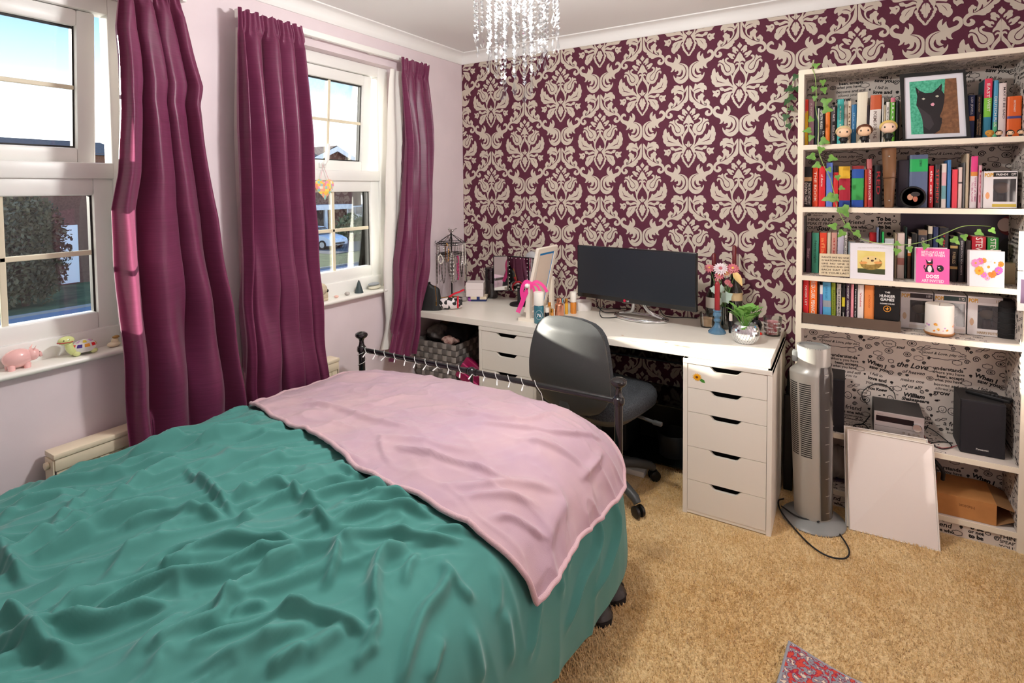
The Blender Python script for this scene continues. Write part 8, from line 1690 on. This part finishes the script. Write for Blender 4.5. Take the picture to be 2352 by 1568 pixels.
for i in range(6): b = MB(); b.rbox(X-.016+i*.0055, X-.0115+i*.0055, Y+.036, Y+.042, SL+.012, SL+.021, .001); b.build('tooth', col((222, 210, 184), .5), sk)
q = onz(774, 684, SL); b = MB(); b.ball((-.012, q.y, SL+.007), (.011, .013, .007), 8, 5); solid(b, 'pebble', mat('pink_stone', (236, 190, 176), .5), 'tiny pink stone beside the skull ornament', 'stone', (-.012, q.y, SL), 60)
q = onz(797, 678, SL); b = MB(); b.ball((-.014, q.y, SL+.010), (.014, .016, .010), 10, 6); solid(b, 'pebble', mat('grey_speckle', (206, 202, 196), .6, c2=(150, 144, 138), nscale=90), 'small speckled grey stone between skull and dark cone', 'stone', (-.014, q.y, SL), 60)
q = onz(824, 672, SL); b = MB(); b.lathe([(.024, 0), (.024, .003), (.017, .025), (.010, .050), (.006, .062), (.003, .068), (0, .070)], 18, (-.014, q.y, SL)); solid(b, 'incense_cone', mat('dark_green_stone', (58, 72, 74), .45, noise=.1, nscale=30), 'dark green stone cone on the far sill', 'ornament', (-.014, q.y, SL), 60)
q = onz(864, 664, SL); st2 = thing('stone_dish', 'pair of flat grey and cream stones stacked on the far sill', 'stones', (-.018, q.y, SL))
b = MB(); b.ball((-.018, q.y, SL+.012), (.026, .044, .012), 16, 8); b.build('lower_stone', mat('cream_stone', (214, 210, 190), .5, noise=.06, nscale=20), st2, 180)
b = MB(); b.ball((-.020, q.y-.004, SL+.030), (.023, .040, .010), 16, 8); b.build('upper_stone', mat('blue_grey_stone', (150, 156, 160), .5, noise=.08, nscale=20), st2, 180)
q = onz(888, 658, SL); b = MB(); b.ball((-.02, q.y, SL+.012), (.013, .015, .012), 10, 6); solid(b, 'pebble', mat('sand_stone', (214, 186, 140), .6), 'small sandy stone behind the stacked flat stones', 'stone', (-.02, q.y, SL), 60)
# hanging patchwork heart
hc = onx(746, 432, -.035); hh = thing('hanging_heart', 'patchwork fabric heart hanging from the far window handle', 'heart', (-.035, hc.y, hc.z-.05))
H2 = [(.060*(math.sin(t_)**3), .062*(.8125*math.cos(t_)-.3125*math.cos(2*t_)-.125*math.cos(3*t_)-.0625*math.cos(4*t_))) for t_ in np.linspace(0, 2*PI, 36, endpoint=False)]
HC = Vector((-.035, hc.y, hc.z)); b = MB()
for sgn in (-1, 1):
    rows = [[(HC.x+sgn*.012*(1-k*k), HC.y+u*k, HC.z+v*k) for u, v in H2] for k in (1.0, .92, .7, .4, .02)]; b.grid(rows, close=True)
def patchmat():
    m = mat('patchwork', (240, 220, 160), .8); nt = m.node_tree; bs = nt.nodes['Principled BSDF']; tc = nt.nodes.new('ShaderNodeTexCoord'); v = nt.nodes.new('ShaderNodeTexVoronoi'); v.distance = 'CHEBYCHEV'; v.inputs['Scale'].default_value = 75; v.inputs['Randomness'].default_value = 0
    h = nt.nodes.new('ShaderNodeValToRGB'); h.color_ramp.interpolation = 'CONSTANT'; cols = [(250, 226, 110), (246, 180, 150), (250, 150, 120), (240, 236, 214), (150, 206, 196), (250, 206, 90), (236, 150, 180)]
    for i, c in enumerate(cols):
        e_ = h.color_ramp.elements[i] if i < 2 else h.color_ramp.elements.new(i/7); e_.position = i/7; e_.color = (*lin(c), 1)
    wn = nt.nodes.new('ShaderNodeSeparateColor'); nt.links.new(tc.outputs['Object'], v.inputs['Vector']); nt.links.new(v.outputs['Color'], wn.inputs[0]); nt.links.new(wn.outputs[0], h.inputs[0]); nt.links.new(h.outputs[0], bs.inputs['Base Color']); return m
b.build('heart', patchmat(), hh, 60)
b = MB(); b.tube([HC+Vector((0, -.026, .045)), Vector((-.04, HC.y-.008, HC.z+.10)), Vector((-.045, HC.y-.002, HC.z+.125)), Vector((-.04, HC.y+.006, HC.z+.10)), HC+Vector((0, .026, .045))], .0014, 5); b.build('string', col((236, 190, 196), .7), hh, 60)
